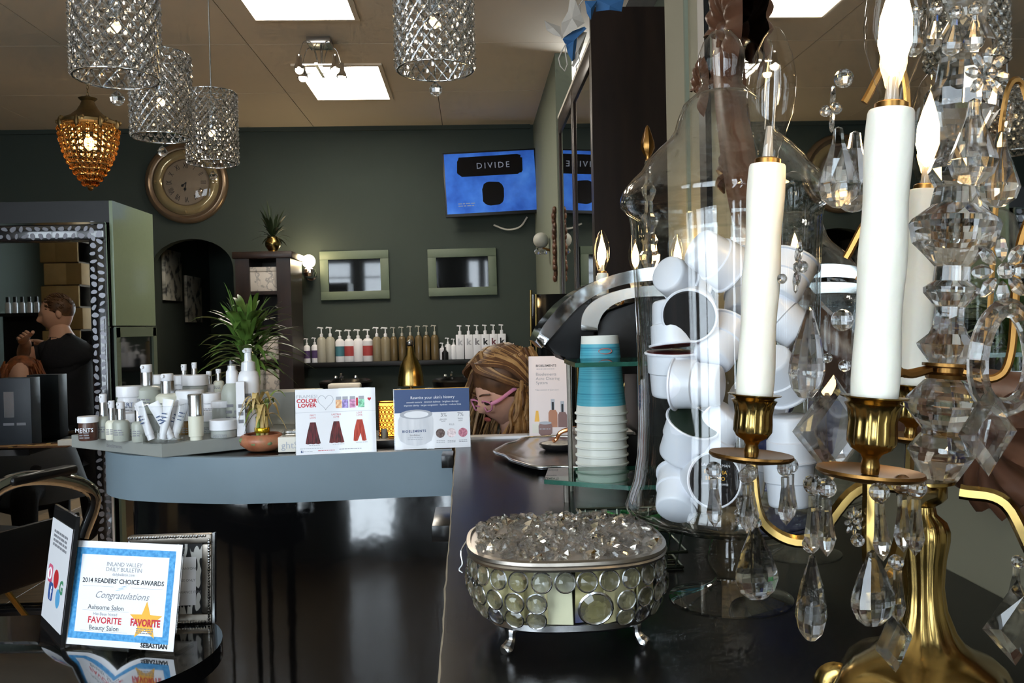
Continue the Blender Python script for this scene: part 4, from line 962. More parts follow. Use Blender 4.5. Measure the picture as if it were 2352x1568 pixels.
def pump_p(px, D, z, wpx, hpx, body, label, pf=0.40, cap='white', rect_=False, nw=0.55):
    """bottle with a silver collar and white press top"""
    s = D / F; r = wpx * s / 2; h = hpx * s; hb = h * (1 - pf)
    t = thing('pump_bottle', label, 'cosmetic bottle', spot(px, D, z), group='skin products on the display')
    G().lathe([(0, 0), (r * 0.94, 0), (r, hb * 0.04), (r, hb * 0.84), (r * 0.86, hb * 0.93), (r * nw, hb), (0, hb)], 28).obj('bottle_body', body, t)
    rc = r * nw; hc_ = (h - hb)
    G().lathe([(0, hb), (rc, hb), (rc, hb + hc_ * 0.62), (0, hb + hc_ * 0.62)], 24).obj('collar', M['silver'], t)
    G().lathe([(rc * 0.80, hb + hc_ * 0.62), (rc * 0.86, hb + hc_ * 0.66), (rc * 0.86, h * 0.995), (rc * 0.7, h), (0, h)], 20).obj('press_top', M['white'], t)
    G().tube([(0, 0, h - hc_ * 0.12), (-rc * 0.4, -rc * 1.1, h - hc_ * 0.12)], rc * 0.28, 8).obj('spout', M['white'], t)
    label_on(t, r, hb * 0.3, hb * 0.3)
jar_p(200, 2.00, Z1, 44, 54, M['browncream'], 'small brown cream jar with white lid at the display corner', 0.25, 'MENTS')
pump_p(236, 2.03, Z1, 32, 100, M['frost'], 'leftmost of three small frosted pump bottles beside the brown jar', 0.5)
pump_p(255, 2.00, Z1, 28, 88, M['cream'], 'middle of three small pump bottles beside the brown jar', 0.5)
pump_p(276, 1.97, Z1, 36, 88, M['frost'], 'rightmost of three small frosted pump bottles beside the brown jar', 0.45)
pump_p(317, 1.95, Z1, 32, 86, M['frost'], 'small frosted pump bottle just left of the clear tumbler', 0.46)
jar_p(300, 2.08, Z1, 46, 50, M['greyjar'], 'grey jar with white lid under the blue-lettered jar', 0.4)
jar_p(297, 2.14, Z2, 56, 66, M['white'], 'white jar with blue lettering at the left of the display', 0.36, 'IDERT')
pump_p(338, 2.16, Z2, 62, 112, M['frost'], 'broad frosted bottle with silver pump neck left in display', 0.42, nw=0.45)
pump_p(385, 2.14, Z2, 52, 92, M['cream'], 'round-shouldered cream bottle with silver collar behind the tumbler', 0.48, nw=0.58)
jar_p(436, 2.15, Z2, 62, 52, M['pinkcream'], 'pale pink cream jar with white lid mid display', 0.42)
jar_p(424, 2.07, Z1, 44, 52, M['ambercream'], 'amber gel jar under the pink cream jar', 0.4)
jar_p(483, 2.16, Z2, 50, 44, M['white'], 'white jar right of the pink cream jar', 0.5)
jar_p(474, 2.09, Z1, 40, 48, M['greyjar'], 'grey jar with white lid behind the silver-topped bottle', 0.45)
jar_p(508, 2.08, Z1, 46, 72, M['greyjar'], 'squat grey jar with white lid standing behind the wide front jar', 0.2)
jar_p(511, 1.99, Z1, 62, 40, M['greyjar'], 'wide low jar with white lid at the right front of display', 0.55)
jar_p(372, 2.27, Z3, 52, 44, M['greyjar'], 'grey jar with white lid in the back row, first from left', 0.45)
jar_p(413, 2.30, Z3, 52, 40, M['white'], 'white jar in the back row, second from left', 0.5)
jar_p(448, 2.26, Z3, 58, 42, M['greyjar'], 'grey jar with white lid in the back row, third from left', 0.55)
pump_p(424, 2.34, Z3, 26, 62, M['white'], 'silver-necked pump top showing in the back row, left one', 0.6)
pump_p(448, 2.335, Z3, 24, 66, M['white'], 'taller white spray bottle top in the back row', 0.55)
pump_p(481, 2.29, Z3, 24, 48, M['white'], 'silver-necked white bottle in the back row beside the grey jars', 0.6)
pump_p(503, 2.30, Z3, 24, 52, M['cream'], 'white bottle with cream cap in the back row, near the spray bottle', 0.5)
# silver topped dispenser
p = spot(448, 1.95, Z1); t = thing('serum_bottle', 'slim cream serum bottle with long brushed silver cap in front', 'cosmetic bottle', p, group='skin products on the display'); s = 1.95 / F; r = 17 * s
G().lathe([(0, 0), (r * 0.8, 0), (r * 0.8, 8 * s), (r * 0.97, 9 * s), (r * 0.97, 56 * s), (0, 56 * s)], 24).obj('bottle_body', M['cream'], t)
G().lathe([(r * 0.9, 54 * s), (r * 1.02, 55 * s), (r * 1.02, 60 * s), (r, 61 * s), (r, 102 * s), (r * 0.9, 104 * s), (0, 104 * s)], 24).obj('silver_cap', M['silver'], t)
# tall spray bottle and foam bottle
p = spot(534, 2.09, Z1); t = thing('spray_bottle', 'frosted spray bottle with white nozzle beside the foam bottle', 'cosmetic bottle', p, group='skin products on the display'); s = 2.09 / F
G().lathe([(0, 0), (24 * s, 0), (25 * s, 3 * s), (25 * s, 88 * s), (20 * s, 104 * s), (12 * s, 112 * s), (0, 112 * s)], 24).obj('bottle_body', M['frost'], t)
G().lathe([(13 * s, 110 * s), (14 * s, 112 * s), (13 * s, 136 * s), (9 * s, 142 * s), (9 * s, 150 * s), (0, 150 * s)], 20).obj('nozzle', M['white'], t); G().lathe([(11 * s, 136 * s), (11 * s, 164 * s), (9 * s, 168 * s), (0, 168 * s)], 20).obj('clear_cap', M['clearcap'], t)
label_on(t, 25 * s, 30 * s, 40 * s)
p = spot(572, 2.04, Z1); t = thing('foam_bottle', 'tall white foam pump bottle with clear domed cap', 'cosmetic bottle', p, group='skin products on the display'); s = 2.04 / F
G().lathe([(0, 0), (22 * s, 0), (24 * s, 3 * s), (24 * s, 128 * s), (20 * s, 140 * s), (15 * s, 144 * s), (0, 144 * s)], 28).obj('bottle_body', M['white'], t)
G().lathe([(15 * s, 143 * s), (16 * s, 146 * s), (15 * s, 162 * s), (8 * s, 166 * s), (7 * s, 184 * s), (9 * s, 186 * s), (9 * s, 194 * s), (0, 195 * s)], 20).obj('foam_pump', M['white'], t); G().tube([(0, 0, 190 * s), (-6 * s, -14 * s, 188 * s)], 4 * s, 8).obj('spout', M['white'], t)
G().lathe([(18 * s, 143 * s), (18 * s, 186 * s), (14 * s, 198 * s), (6 * s, 203 * s), (0, 204 * s)], 24).obj('clear_cap', M['clearcap'], t); label_on(t, 24 * s, 50 * s, 50 * s)
p = spot(552, 2.00, Z1); t = thing('product_carton', 'slim white product carton in front of the spray bottle', 'carton', p, (0, 0, 0.25), group='skin products on the display')
G().box((0, 0, 0.062), (0.019, 0.019, 0.124), bev=0.0008, seg=1).obj('carton_body', M['white'], t); label_on(t, 0.0095, 0.03, 0.05)
# tumbler with sample tubes
p = spot(374, 1.925, Z1); s = 1.925 / F
t = thing('clear_tumbler', 'clear square tumbler holding white sample tubes', 'tumbler', p)
G().prism(rrect(76 * s, 70 * s, 10 * s), 0.001, 0.004).obj('tumbler_base', M['acryl'], t, 0)
g = G(); n_ = None
A = rrect(74 * s, 68 * s, 10 * s); B = rrect(86 * s, 78 * s, 12 * s)
va = g._v([(x, y, 0.001) for x, y in A]); vb = g._v([(x, y, 84 * s) for x, y in B])
for k in range(len(A)): g._f([va[k], va[(k+1) % len(A)], vb[(k+1) % len(A)], vb[k]])
g.tube([(x, y, 84 * s) for x, y in B], 0.0012, 5, closed=True); g.obj('tumbler_wall', M['acryl'], t, 50)
for k, (dx, dz, ry, rx, w_) in enumerate(((-22, 40, -0.32, 0.1, 'leaning left'), (0, 42, 0.12, -0.1, 'standing nearly upright'), (16, 44, -0.42, 0.05, 'leaning right across the front'), (20, 46, 0.3, -0.15, 'leaning right at the back'), (-6, 48, 0.42, 0.15, 'crossing behind the others'))):
    tt = thing('sample_tube', 'white sample tube in the clear tumbler, %s' % w_, 'tube', (p[0] + dx * s, p[1] + (k - 2) * 8 * s, p[2] + 0.008), (rx, ry, 0.3 * k - 0.5), group='sample tubes in the tumbler')
    g = G(); g.lathe([(0, 0), (8 * s, 0), (8 * s, 12 * s), (0, 12 * s)], 14); g.obj('cap', M['white'], tt)
    G().grid(lambda u_, v: ((9 + 4 * v) * s * math.cos(2*PI*u_), (9 * (1 - v) + 0.6) * s * math.sin(2*PI*u_), (12 + 78 * v) * s), 16, 5, wrap=True).obj('tube_body', M['white'], tt, 60)
    lines(tt, -6 * s, 6 * s, [40 * s, 48 * s, 56 * s], 2.4 * s, M['ink_blue'], -9.5 * s)

# ------------------------------------------------------------------ withered lucky bamboo in a clay bowl
q = onz(592, 1040, ZT); bc = Vector((q.x, q.y + 0.045, ZT)); s = bc.y / F
t = thing('clay_bowl_plant', 'withered bamboo with drooping yellow leaves in a low clay bowl', 'potted plant', bc)
M['clay'] = ramp_mat('glazed_clay', [(0.35, (150, 84, 58)), (0.6, (178, 116, 84)), (0.75, (120, 118, 84))], 0.4, 25)
G().lathe([(0, 0), (28 * s, 0), (34 * s, 3 * s), (48 * s, 14 * s), (51 * s, 24 * s), (47 * s, 34 * s), (40 * s, 38 * s), (38 * s, 36 * s), (44 * s, 26 * s), (30 * s, 22 * s), (0, 22 * s)], 36).obj('bowl', M['clay'], t, 60)
random.seed(17)
yel = ramp_mat('withered_leaf', [(0.35, (176, 150, 84)), (0.6, (206, 178, 120)), (0.75, (120, 132, 60))], 0.6, 60)
grn = ramp_mat('bamboo_green', [(0.4, (96, 120, 44)), (0.65, (140, 158, 74))], 0.5, 60)
for k in range(5):
    a = k * 1.26; x, y = 9 * s * math.cos(a), 9 * s * math.sin(a); hh = (55 + 12 * (k % 3)) * s
    st = G().lathe([(5 * s * (1.15 if i % 3 == 0 else 1), 22 * s + hh * i / 9) for i in range(10)] + [(0, 22 * s + hh)], 10, c=(x, y, 0)).obj('stalk', grn if k % 2 else yel, t, 60)
    for j in range(5):
        b = random.uniform(0, 2*PI); L_ = random.uniform(50, 85) * s; w_ = random.uniform(6, 10) * s; rise = random.uniform(10, 55) * s; drop = random.uniform(15, 75) * s
        def leaf(u_, v, b=b, L_=L_, w_=w_, rise=rise, drop=drop, x=x, y=y, hh=hh):
            r_ = L_ * v * 0.62; ww = w_ * math.sin(PI * min(1, v * 0.92 + 0.08)) * (u_ - 0.5) * 2; z = 22 * s + hh + rise * math.sin(PI * v * 0.62) - drop * v ** 2.2
            return (x + r_ * math.cos(b) - ww * math.sin(b), y + r_ * math.sin(b) + ww * math.cos(b), max(z, 26 * s) + abs(u_ - 0.5) * 0.004)
        G().grid(leaf, 2, 8).obj('leaf', yel if random.random() < 0.65 else grn, st, 60)
G().lathe([(16 * s, 40 * s), (17 * s, 42 * s), (17 * s, 50 * s), (16 * s, 52 * s)], 24).obj('gold_ribbon', mat('gold_ribbon', (206, 170, 40), 0.25, 0.8), t)
for k in range(5):
    a = random.uniform(PI, 2 * PI); G().sph((44 * s * math.cos(a + 0.6), 44 * s * math.sin(a + 0.6), (26 - 5 * (k % 3)) * s), 9 * s, 8, 6, sc=(1.2, 0.7, 0.8)).obj('trailing_leaf', mat('sage_leaf', (110, 128, 86), 0.6, var=0.2), t)
# white box with cropped lettering, card holder
q = at(684, 1030, 1.962); tb = thing('white_carton', 'low white carton with grey lettering behind the colour card', 'carton', (q.x, 1.962, ZT))
G().box((0, 0, 0.0165), (0.076, 0.05, 0.033), bev=0.001).obj('carton_body', M['matte_paper'], tb); text('ghtS', 0.022, M['ink_lgrey'], tb, -0.012, 0.008, -0.0256); G().box((0.0, 0.0, 0.041), (0.06, 0.045, 0.014), bev=0.003).obj('plastic_wrap', M['acryl'], tb)
q = at(883, 1000, 2.06); tb = thing('hand_cream_tube', 'small silver-grey tube standing on its cap between the two cards', 'tube', (q.x, 2.06, ZT), group=None)
G().lathe([(0, 0), (0.0105, 0), (0.0100, 0.010), (0, 0.010)], 16).obj('cap', M['white'], tb); G().grid(lambda u_, v: ((0.0090 - 0.002 * v) * math.cos(2*PI*u_), (0.0090 * (1 - v) + 0.0006) * math.sin(2*PI*u_), 0.010 + 0.022 * v), 14, 4, wrap=True).obj('tube_body', M['silver'], tb, 60)
tag(G().box((0, 0, 0.008), (0.06, 0.035, 0.016), bev=0.002).obj('card_holder', M['black'], None, loc=(q.x + 0.012, 2.00, ZT - 0.002)), 'small black card holder lying between the two cards on the ledge', 'card holder')
# punched metal candle lantern
q = at(892, 1005, 2.18); s = 2.18 / F; lt = thing('candle_lantern', 'glowing amber punched-metal candle lantern behind the skin card', 'lantern', (q.x, 2.18, ZT - 0.002))
gl = ramp_mat('amber_glow', [(0.2, (255, 160, 50)), (0.5, (255, 214, 120))], 0.5, 40)
gl.node_tree.nodes['Principled BSDF'].inputs['Emission Color'].default_value = rgb(255, 170, 60); gl.node_tree.nodes['Principled BSDF'].inputs['Emission Strength'].default_value = 2.2
G().lathe([(0, 0.002), (19.0 * s, 0.002), (19.0 * s, 80 * s)], 28).obj('glow_glass', gl, lt)
g = G(); M['tin'] = mat('punched_tin', (120, 72, 32), 0.4, 0.8)
for z in (0, 78): g.tube([(21 * s * math.cos(2*PI*k/28), 21 * s * math.sin(2*PI*k/28), (z + 2) * s) for k in range(28)], 1.6 * s, 6, closed=True)
for j in range(7):
    for k in range(14):
        a = 2*PI*(k + 0.5 * (j % 2)) / 14; cz = (10 + 9.6 * j) * s
        ring = []
        for m_ in range(8):
            b = 2*PI*m_/8; aa = a + 3.9 * s * math.cos(b) / (20.5 * s); ring.append((20.5 * s * math.cos(aa), 20.5 * s * math.sin(aa), cz + 4.4 * s * math.sin(b)))
        g.tube(ring, 0.9 * s, 4, closed=True)
g.obj('punched_shell', M['tin'], lt, 60)
G().lathe([(0, 74 * s), (18.6 * s, 76 * s), (18.6 * s, 78 * s), (0, 79 * s)], 24).obj('lantern_top', emis('candle_glow', (1.0, 0.72, 0.35, 1), 4), lt)
# brass bell lamp
q = at(944, 885, 2.62); s = 2.62 / F; zb = H - 0.585
bl = thing('desk_lamp', 'brass desk lamp with bell shade behind the skin card', 'lamp', (q.x, 2.62, zb))
z0 = q.z - zb
G().lathe([(31 * s, z0), (30 * s, z0 + 3 * s), (29 * s, z0 + 20 * s), (25 * s, z0 + 42 * s), (17 * s, z0 + 60 * s), (11 * s, z0 + 70 * s), (9 * s, z0 + 86 * s), (6 * s, z0 + 92 * s), (0, z0 + 93 * s)], 40).obj('shade', M['brass'], bl, 60)
G().lathe([(30 * s, z0 + 1 * s), (28 * s, z0 + 20 * s), (24 * s, z0 + 41 * s), (12 * s, z0 + 66 * s), (0, z0 + 68 * s)], 40).obj('shade_lining', M['brass_dk'], bl, 60)
G().lathe([(7 * s, z0 + 92 * s), (8 * s, z0 + 94 * s), (8 * s, z0 + 100 * s), (4 * s, z0 + 104 * s), (0, z0 + 105 * s)], 16).obj('finial', M['silver'], bl)
G().tube([(0, 0, 0.01), (0, 0, z0 + 60 * s)], 0.006, 10).obj('pole', M['brass_dk'], bl); G().lathe([(0, 0), (0.07, 0), (0.072, 0.008), (0.06, 0.014), (0.012, 0.022), (0, 0.022)], 32).obj('base', M['brass_dk'], bl)
# ------------------------------------------------------------------ big leafy plant behind the products
q = at(570, 860, 2.55); pc = Vector((q.x, 2.55, zb)); lp = thing('leafy_plant', 'bushy green plant with long arching leaves behind the products', 'potted plant', pc)
hv = q.z - zb
G().lathe([(0, 0), (0.05, 0), (0.055, 0.01), (0.045, hv * 0.4), (0.05, hv + 0.02), (0.046, hv + 0.02), (0.04, hv * 0.4), (0.045, 0.02), (0, 0.02)], 32).obj('glass_vase', M['glass'], lp, 60)
lf = ramp_mat('plant_leaf', [(0.3, (60, 92, 36)), (0.6, (104, 136, 60)), (0.8, (140, 162, 88))], 0.4, 14)
random.seed(44)
for k in range(7):
    a = k * 0.9; G().tube(bez([(0.012 * math.cos(a), 0.012 * math.sin(a), 0.02), (0.016 * math.cos(a), 0.016 * math.sin(a), hv), (0.03 * math.cos(a * 1.7), 0.03 * math.sin(a * 1.7), hv + 0.07 + 0.02 * (k % 4))], 4), 0.005, 7).obj('stem', grn, lp)
for k in range(150):
    b = random.uniform(0, 2*PI); tier = random.uniform(0, 1); z0_ = hv + 0.0 + 0.15 * tier; L_ = random.uniform(0.11, 0.19); el = random.uniform(-0.1, 1.15) if tier < 0.6 else random.uniform(0.3, 1.4); w_ = random.uniform(0.006, 0.0105); dr = random.uniform(0.25, 1.0); rb = random.uniform(0, 0.03)
    def leaf(u_, v):
        d = L_ * v; e = el - dr * 1.5 * v ** 1.4
        r_ = rb + d * math.cos(el) * 0.95; z = z0_ + d * math.sin(el) - dr * 0.55 * L_ * v ** 2.3
        ww = w_ * (math.sin(PI * min(1, 0.12 + v * 0.88)) ** 0.7) * (u_ - 0.5) * 2
        return (r_ * math.cos(b) - ww * math.sin(b), r_ * math.sin(b) + ww * math.cos(b), z + 0.25 * abs(ww))
    G().grid(leaf, 2, 8).obj('leaf', lf, lp, 60)
# ------------------------------------------------------------------ crystal drum pendants
me_pb = G().lathe([(0, -1), (0.62, -0.75), (1, 0), (0.62, 0.75), (0, 1)], 8).mesh('crystal_bead', M['crystal_clear'], 0)
NA, NR, RP, HP = 20, 15, 0.075, 0.222
def pend_lattice():
    g = G(); dz = HP / NR
    for k in range(NA):
        for sgn in (1, -1):
            pts = []
            for j in range(0, NR + 1):
                a = 2*PI*(k + sgn * j * 0.5) / NA; pts.append((RP * math.cos(a), RP * math.sin(a), j * dz))
            g.tube(pts, 0.0015, 4, cap=False, up=(1, 0, 0.1))
    return g.mesh('wire_lattice', M['silver'], 60)
me_lat = pend_lattice()
me_hoop = G().tube([(RP * math.cos(2*PI*k/40), RP * math.sin(2*PI*k/40), 0) for k in range(40)], 0.0022, 6, closed=True).mesh('hoop', M['chrome'], 60)
me_tear = G().lathe([(0, 0), (0.10, -0.03), (0.5, -0.42), (0.72, -0.80), (0.62, -1.2), (0.3, -1.48), (0, -1.55)], 10).mesh('teardrop', M['crystal'], 0)
me_socket = G().lathe([(0, 0.11), (0.012, 0.11), (0.014, 0.17), (0.005, 0.18), (0, 0.18)], 16).mesh('socket', M['chrome'])
me_pbulb = G().sph((0, 0, 0.095), 0.011, 12, 8).mesh('bulb', emis('pendant_bulb', (1.0, 0.74, 0.42, 1), 9))
def pendant(px, py, D, label, rot=0.0):
    c = at(px, py, D)
    t = thing('crystal_pendant', label, 'pendant light', c, (0, 0, rot), group='crystal drum pendants')
    place('wire_lattice', me_lat, t); place('hoop', me_hoop, t); place('hoop', me_hoop, t, (0, 0, HP))
    dz = HP / NR
    for j in range(NR):
        for k in range(NA):
            a = 2*PI*(k + 0.5 * ((j + 1) % 2)) / NA
            place('crystal_bead', me_pb, t, (RP * math.cos(a), RP * math.sin(a), (j + 0.5) * dz), (0, 0, a), 0.0082)
    place('teardrop', me_tear, t, (0, 0, -0.022), None, 0.019)
    G().tube([(0, 0, -0.022), (0, 0, 0.09)], 0.0006, 4).obj('drop_wire', M['chrome'], t)
    place('socket', me_socket, t); place('bulb', me_pbulb, t)
    g = G()
    for a in (0, PI/2): g.tube([(-RP * math.cos(a), -RP * math.sin(a), HP), (RP * math.cos(a), RP * math.sin(a), HP)], 0.0014, 5)
    g.obj('spider', M['chrome'], t)
    G().tube([(0, 0, 0.17), (0, 0, ZC - c.z - 0.001)], 0.0022, 6).obj('cord', M['silver'], t)
    G().lathe([(0, 0), (0.055, 0), (0.055, 0.012), (0.02, 0.022), (0, 0.022)], 24).obj('canopy', M['chrome'], t, loc=(0, 0, ZC - c.z - 0.023))
pendant(268, 180, 1.68, 'crystal drum pendant nearest the top left corner, largest of the left three', 0.1)
pendant(372, 316, 2.40, 'crystal drum pendant between the largest and smallest of the left three', 0.4)
pendant(489, 376, 2.80, 'smallest crystal drum pendant hanging in front of the wall clock', 0.2)
pendant(1000, 162, 1.76, 'crystal drum pendant hanging alone at the top middle', 0.3)
# ------------------------------------------------------------------ beaded basket chandelier
c = at(208, 432, 5.94); s = 5.94 / F
bk = thing('basket_chandelier', 'beaded basket chandelier glowing amber under a bronze crown', 'chandelier', c)
prof = [(4, 0), (14, 10), (30, 32), (43, 56), (52, 80), (58, 104), (61, 128), (60, 140)]
def rb_(z):
    for (r0, z0), (r1, z1) in zip(prof, prof[1:]):
        if z <= z1: return r0 + (r1 - r0) * (z - z0) / (z1 - z0)
    return prof[-1][0]
me_bb = G().sph((0, 0, 0), 1, 8, 5).mesh('glass_bead', M['crystal_warm'], 0)
for j in range(11):
    z = 10 + j * 11.8; r = rb_(z); n_ = 26
    for k in range(n_):
        a = 2*PI*k/n_; place('glass_bead', me_bb, bk, (r * s * math.cos(a), r * s * math.sin(a), z * s), (0, 0, a), (5.2 * s, min(5.6, 2.6 * r * PI / n_ / 1.4) * s, 5.4 * s))
g = G()
for k in range(26):
    a = 2*PI*k/26; g.tube([(r * s * math.cos(a), r * s * math.sin(a), z * s) for r, z in prof], 0.0016, 4)
for j in range(12):
    z = 4 + j * 11.8; r = rb_(z); g.tube([(r * s * math.cos(2*PI*k/26), r * s * math.sin(2*PI*k/26), z * s) for k in range(26)], 0.0014, 4, closed=True)
M['bronze'] = mat('bronze', (112, 92, 58), 0.45, 0.85, var=0.2)
g.obj('bead_wires', M['bronze'], bk)
G().lathe([(58, 138), (62, 140), (63, 146), (58, 150), (40, 158), (24, 172), (17, 184), (13, 194), (16, 196), (20, 200), (10, 202), (4, 206), (0, 207)], 32, Matrix.Diagonal((s, s, s, 1))).obj('crown', M['bronze'], bk)
g = G()
for k in range(8):
    a = 2*PI*k/8; g.sph((61 * s * math.cos(a), 61 * s * math.sin(a), 138 * s), 9 * s, 8, 6, sc=(0.6, 0.6, 1.5)); g.sph((64 * s * math.cos(a + .2), 64 * s * math.sin(a + .2), 146 * s), 5 * s, 6, 5)
g.obj('crown_leaves', M['bronze'], bk)
G().lathe([(0, -6), (4, -5), (6, -1), (5, 3), (0, 4)], 12, Matrix.Diagonal((s, s, s, 1))).obj('finial', M['brass_dk'], bk)
G().sph((0, 0, 100 * s), 13 * s, 12, 8, sc=(0.8, 0.8, 1.2)).obj('bulb', emis('chandelier_bulb', (1.0, 0.62, 0.26, 1), 26), bk)
n_ = 9; zz = 206 * s; top = ZC - c.z
me_link = G().tube([(0.007 * math.cos(2*PI*k/10), 0, 0.013 * math.sin(2*PI*k/10)) for k in range(10)], 0.0022, 5, closed=True).mesh('chain_link', M['bronze'], 60)
nl = int((top - zz - 0.02) / 0.022)
for k in range(nl): place('chain_link', me_link, bk, (0, 0, zz + 0.011 + k * (top - zz - 0.02) / nl), (0, 0, (k % 2) * PI / 2))
G().lathe([(0, 0), (0.02, 0), (0.055, 0.018), (0.06, 0.03), (0, 0.03)], 20).obj('canopy', M['bronze'], bk, loc=(0, 0, top - 0.031))
l_ = bpy.data.lights.new('chandelier_light', 'POINT'); l_.energy = 9; l_.color = (1, 0.66, 0.34); l_.shadow_soft_size = 0.05
o_ = bpy.data.objects.new('chandelier_light', l_); COL.objects.link(o_); o_.location = c + Vector((0, 0, 100 * s))
# ------------------------------------------------------------------ small track light on the ceiling
q = onz(735, 92, ZC); D_ = q.y; s = D_ / F
tk = thing('track_light', 'small chrome ceiling light with four bulbs and looped cables', 'ceiling light', q)
G().box((0, 0, -0.022), (52 * s, 0.16, 0.042), bev=0.003).obj('ceiling_box', M['silver'], tk)
G().tube([(2 * s, 0, -0.04), (2 * s, 0, -0.20)], 0.006, 8).obj('stem', M['silver'], tk)
G().box((0, -0.03, -0.21), (0.02, 0.30, 0.014)).obj('crossbar', M['silver'], tk); G().box((0, 0.05, -0.205), (66 * s * 1.4, 0.014, 0.008)).obj('crossbar', M['silver'], tk); G().box((0, -0.14, -0.205), (66 * s, 0.014, 0.008)).obj('crossbar', M['silver'], tk); G().box((0, 0, -0.185), (0.026, 0.026, 0.03)).obj('hub', M['white'], tk)
eb = emis('halogen_bulb', (1.0, 0.80, 0.52, 1), 30)
for sx, sy in ((-1, 0.05), (1, 0.05), (-0.9, -0.13), (0.9, -0.13)):
    x = sx * 44 * s
    hd = G().lathe([(0, 0.075), (0.018, 0.075), (0.02, 0.03), (0.034, 0.0), (0.036, -0.018), (0.03, -0.018), (0.016, 0.03), (0, 0.03)], 18).obj('lamp_head', M['chrome'], tk, loc=(x, sy, -0.215))
    G().sph((0, 0, -0.020), 0.027, 12, 8).obj('bulb', eb, hd)
    G().tube(bez([(0.01 * sx, sy * 0.3, -0.18), (x * 0.35, sy * 0.6, -0.05), (x * 0.75, sy * 0.9, -0.05), (x, sy, -0.145)], 6), 0.0028, 5).obj('cable', M['silver'], tk)
# ------------------------------------------------------------------ wall clock
c = at(430, 420, YB - 0.005); s = YB / F
ck = thing('wall_clock', 'large round wall clock with bronze rim and Roman numerals', 'clock', c)
RX = Matrix.Rotation(PI / 2, 4, 'X')
M['clkrim'] = mat('bronze_rim', (132, 112, 90), 0.3, 0.6, var=0.12, scale=20); M['clkring'] = mat('gold_ring', (176, 156, 116), 0.12, 0.35, var=0.12, scale=8); M['dial'] = mat('old_dial', (150, 132, 112), 0.35, var=0.1, scale=10, coat=0.5)
G().lathe([(92, 0), (92, 6), (88, 12), (82, 13), (78, 9), (74, 9), (72, 4), (0, 4), (0, 0)], 64, RX @ Matrix.Diagonal((s, s, s, 1))).obj('outer_rim', M['clkrim'], ck, 50)
G().lathe([(74, 5), (68, 12), (60, 13.5), (53, 10), (51, 7)], 64, RX @ Matrix.Diagonal((s, s, s, 1))).obj('inner_ring', M['clkring'], ck, 60)
G().tube([(51.5 * s * math.cos(2*PI*k/48), -0.036, 51.5 * s * math.sin(2*PI*k/48)) for k in range(48)], 1.3 * s, 6, closed=True).obj('bezel', M['clkrim'], ck)
G().lathe([(0, 6), (51, 6)], 48, RX @ Matrix.Diagonal((s, s, s, 1))).obj('dial', M['dial'], ck, 0)
for k, r_ in enumerate(('XII', 'I', 'II', 'III', 'IIII', 'V', 'VI', 'VII', 'VIII', 'IX', 'X', 'XI')):
    a = PI/2 - k * PI / 6; R_ = 32 * s
    text(r_, 18 * s, M['ink'], ck, R_ * math.cos(a), R_ * math.sin(a), -7.2 * s, rot=(PI/2, k * PI / 6, 0), sx=0.55, name='numeral')
for ang, L_, w_ in ((-2.45, 14, 2.2), (-1.75, 20, 1.6)):
    G().box((0, 0, L_ * s / 2), (w_ * s, 0.002, L_ * s)).sph((0, 0, L_ * s * 0.75), 3 * s, 8, 6, sc=(1, 0.3, 1)).obj('hand', M['ink'], ck, loc=(0, -8 * s, 0), rot=(0, PI/2 - ang, 0))
for k in range(4):
    a = k * PI / 2; G().lathe([(0, -5), (4, 0), (0, 6)], 6, Matrix.Diagonal((s, s, s, 1))).obj('ornament', M['clkring'], ck, 0, loc=(66 * s * math.sin(a), -0.06, 66 * s * math.cos(a)))
G().lathe([(72, 12), (60, 17), (40, 21), (20, 23), (0, 23.5)], 48, RX @ Matrix.Diagonal((s, s, s, 1))).obj('glass_dome', M['glass'], ck, 60)
# ------------------------------------------------------------------ television
cs = [at(x, y, 8.2) for x, y in ((1024, 502), (1238, 487), (1230, 337), (1016, 352))]
c = sum(cs, Vector()) / 4; w = (cs[1] - cs[0]).length; h = (cs[3] - cs[0]).length
tv = thing('television', 'wall-mounted television with a blue screen reading DIVIDE', 'television', c, (math.radians(-3), math.radians(-2.3), 0))
G().box((0, 0.02, 0), (w, 0.04, h), bev=0.004).obj('casing', M['black'], tv)
scr = ramp_mat('blue_screen', [(0.3, (34, 78, 168)), (0.55, (52, 104, 196)), (0.75, (70, 124, 208))], 0.15, 5)
b_ = scr.node_tree.nodes['Principled BSDF']; r_ = [n for n in scr.node_tree.nodes if n.type == 'VALTORGB'][0]
scr.node_tree.links.new(r_.outputs['Color'], b_.inputs['Emission Color']); b_.inputs['Emission Strength'].default_value = 0.5; b_.inputs['Coat Weight'].default_value = 0.6
for e in r_.color_ramp.elements: pass
sp_ = G().box((0, -0.002, 0.006), (w - 0.03, 0.004, h - 0.045)).obj('screen', scr, tv)
dk = mat('screen_black', (12, 12, 16), 0.15, var=0)
random.seed(2)
band = [(x + random.uniform(-.008, .008), z + random.uniform(-.006, .006)) for x, z in rrect(w * 0.69, h * 0.30, 0.04, 4, 0, h * 0.27)]
flat(band, dk, sp_, -0.0052); text('DIVIDE', h * 0.13, emis('screen_letters', (150, 156, 170), 0.6), sp_, 0.03, h * 0.225, -0.0062, sp=1.35)
flat([(x + random.uniform(-.006, .006), z + random.uniform(-.006, .006)) for x, z in rrect(w * 0.23, h * 0.36, 0.07, 4, 0.015, -h * 0.17)], dk, sp_, -0.0052)
lines(sp_, -w * 0.36, -w * 0.18, [-h * 0.31, -h * 0.345], 0.009, emis('screen_caption', (170, 190, 225), 0.5), -0.0055)
G().box((0.02, 0.10, -0.02), (0.25, 0.13, 0.2)).obj('wall_bracket', M['black'], tv)
kb = at(1130, 515, YB - 0.02)
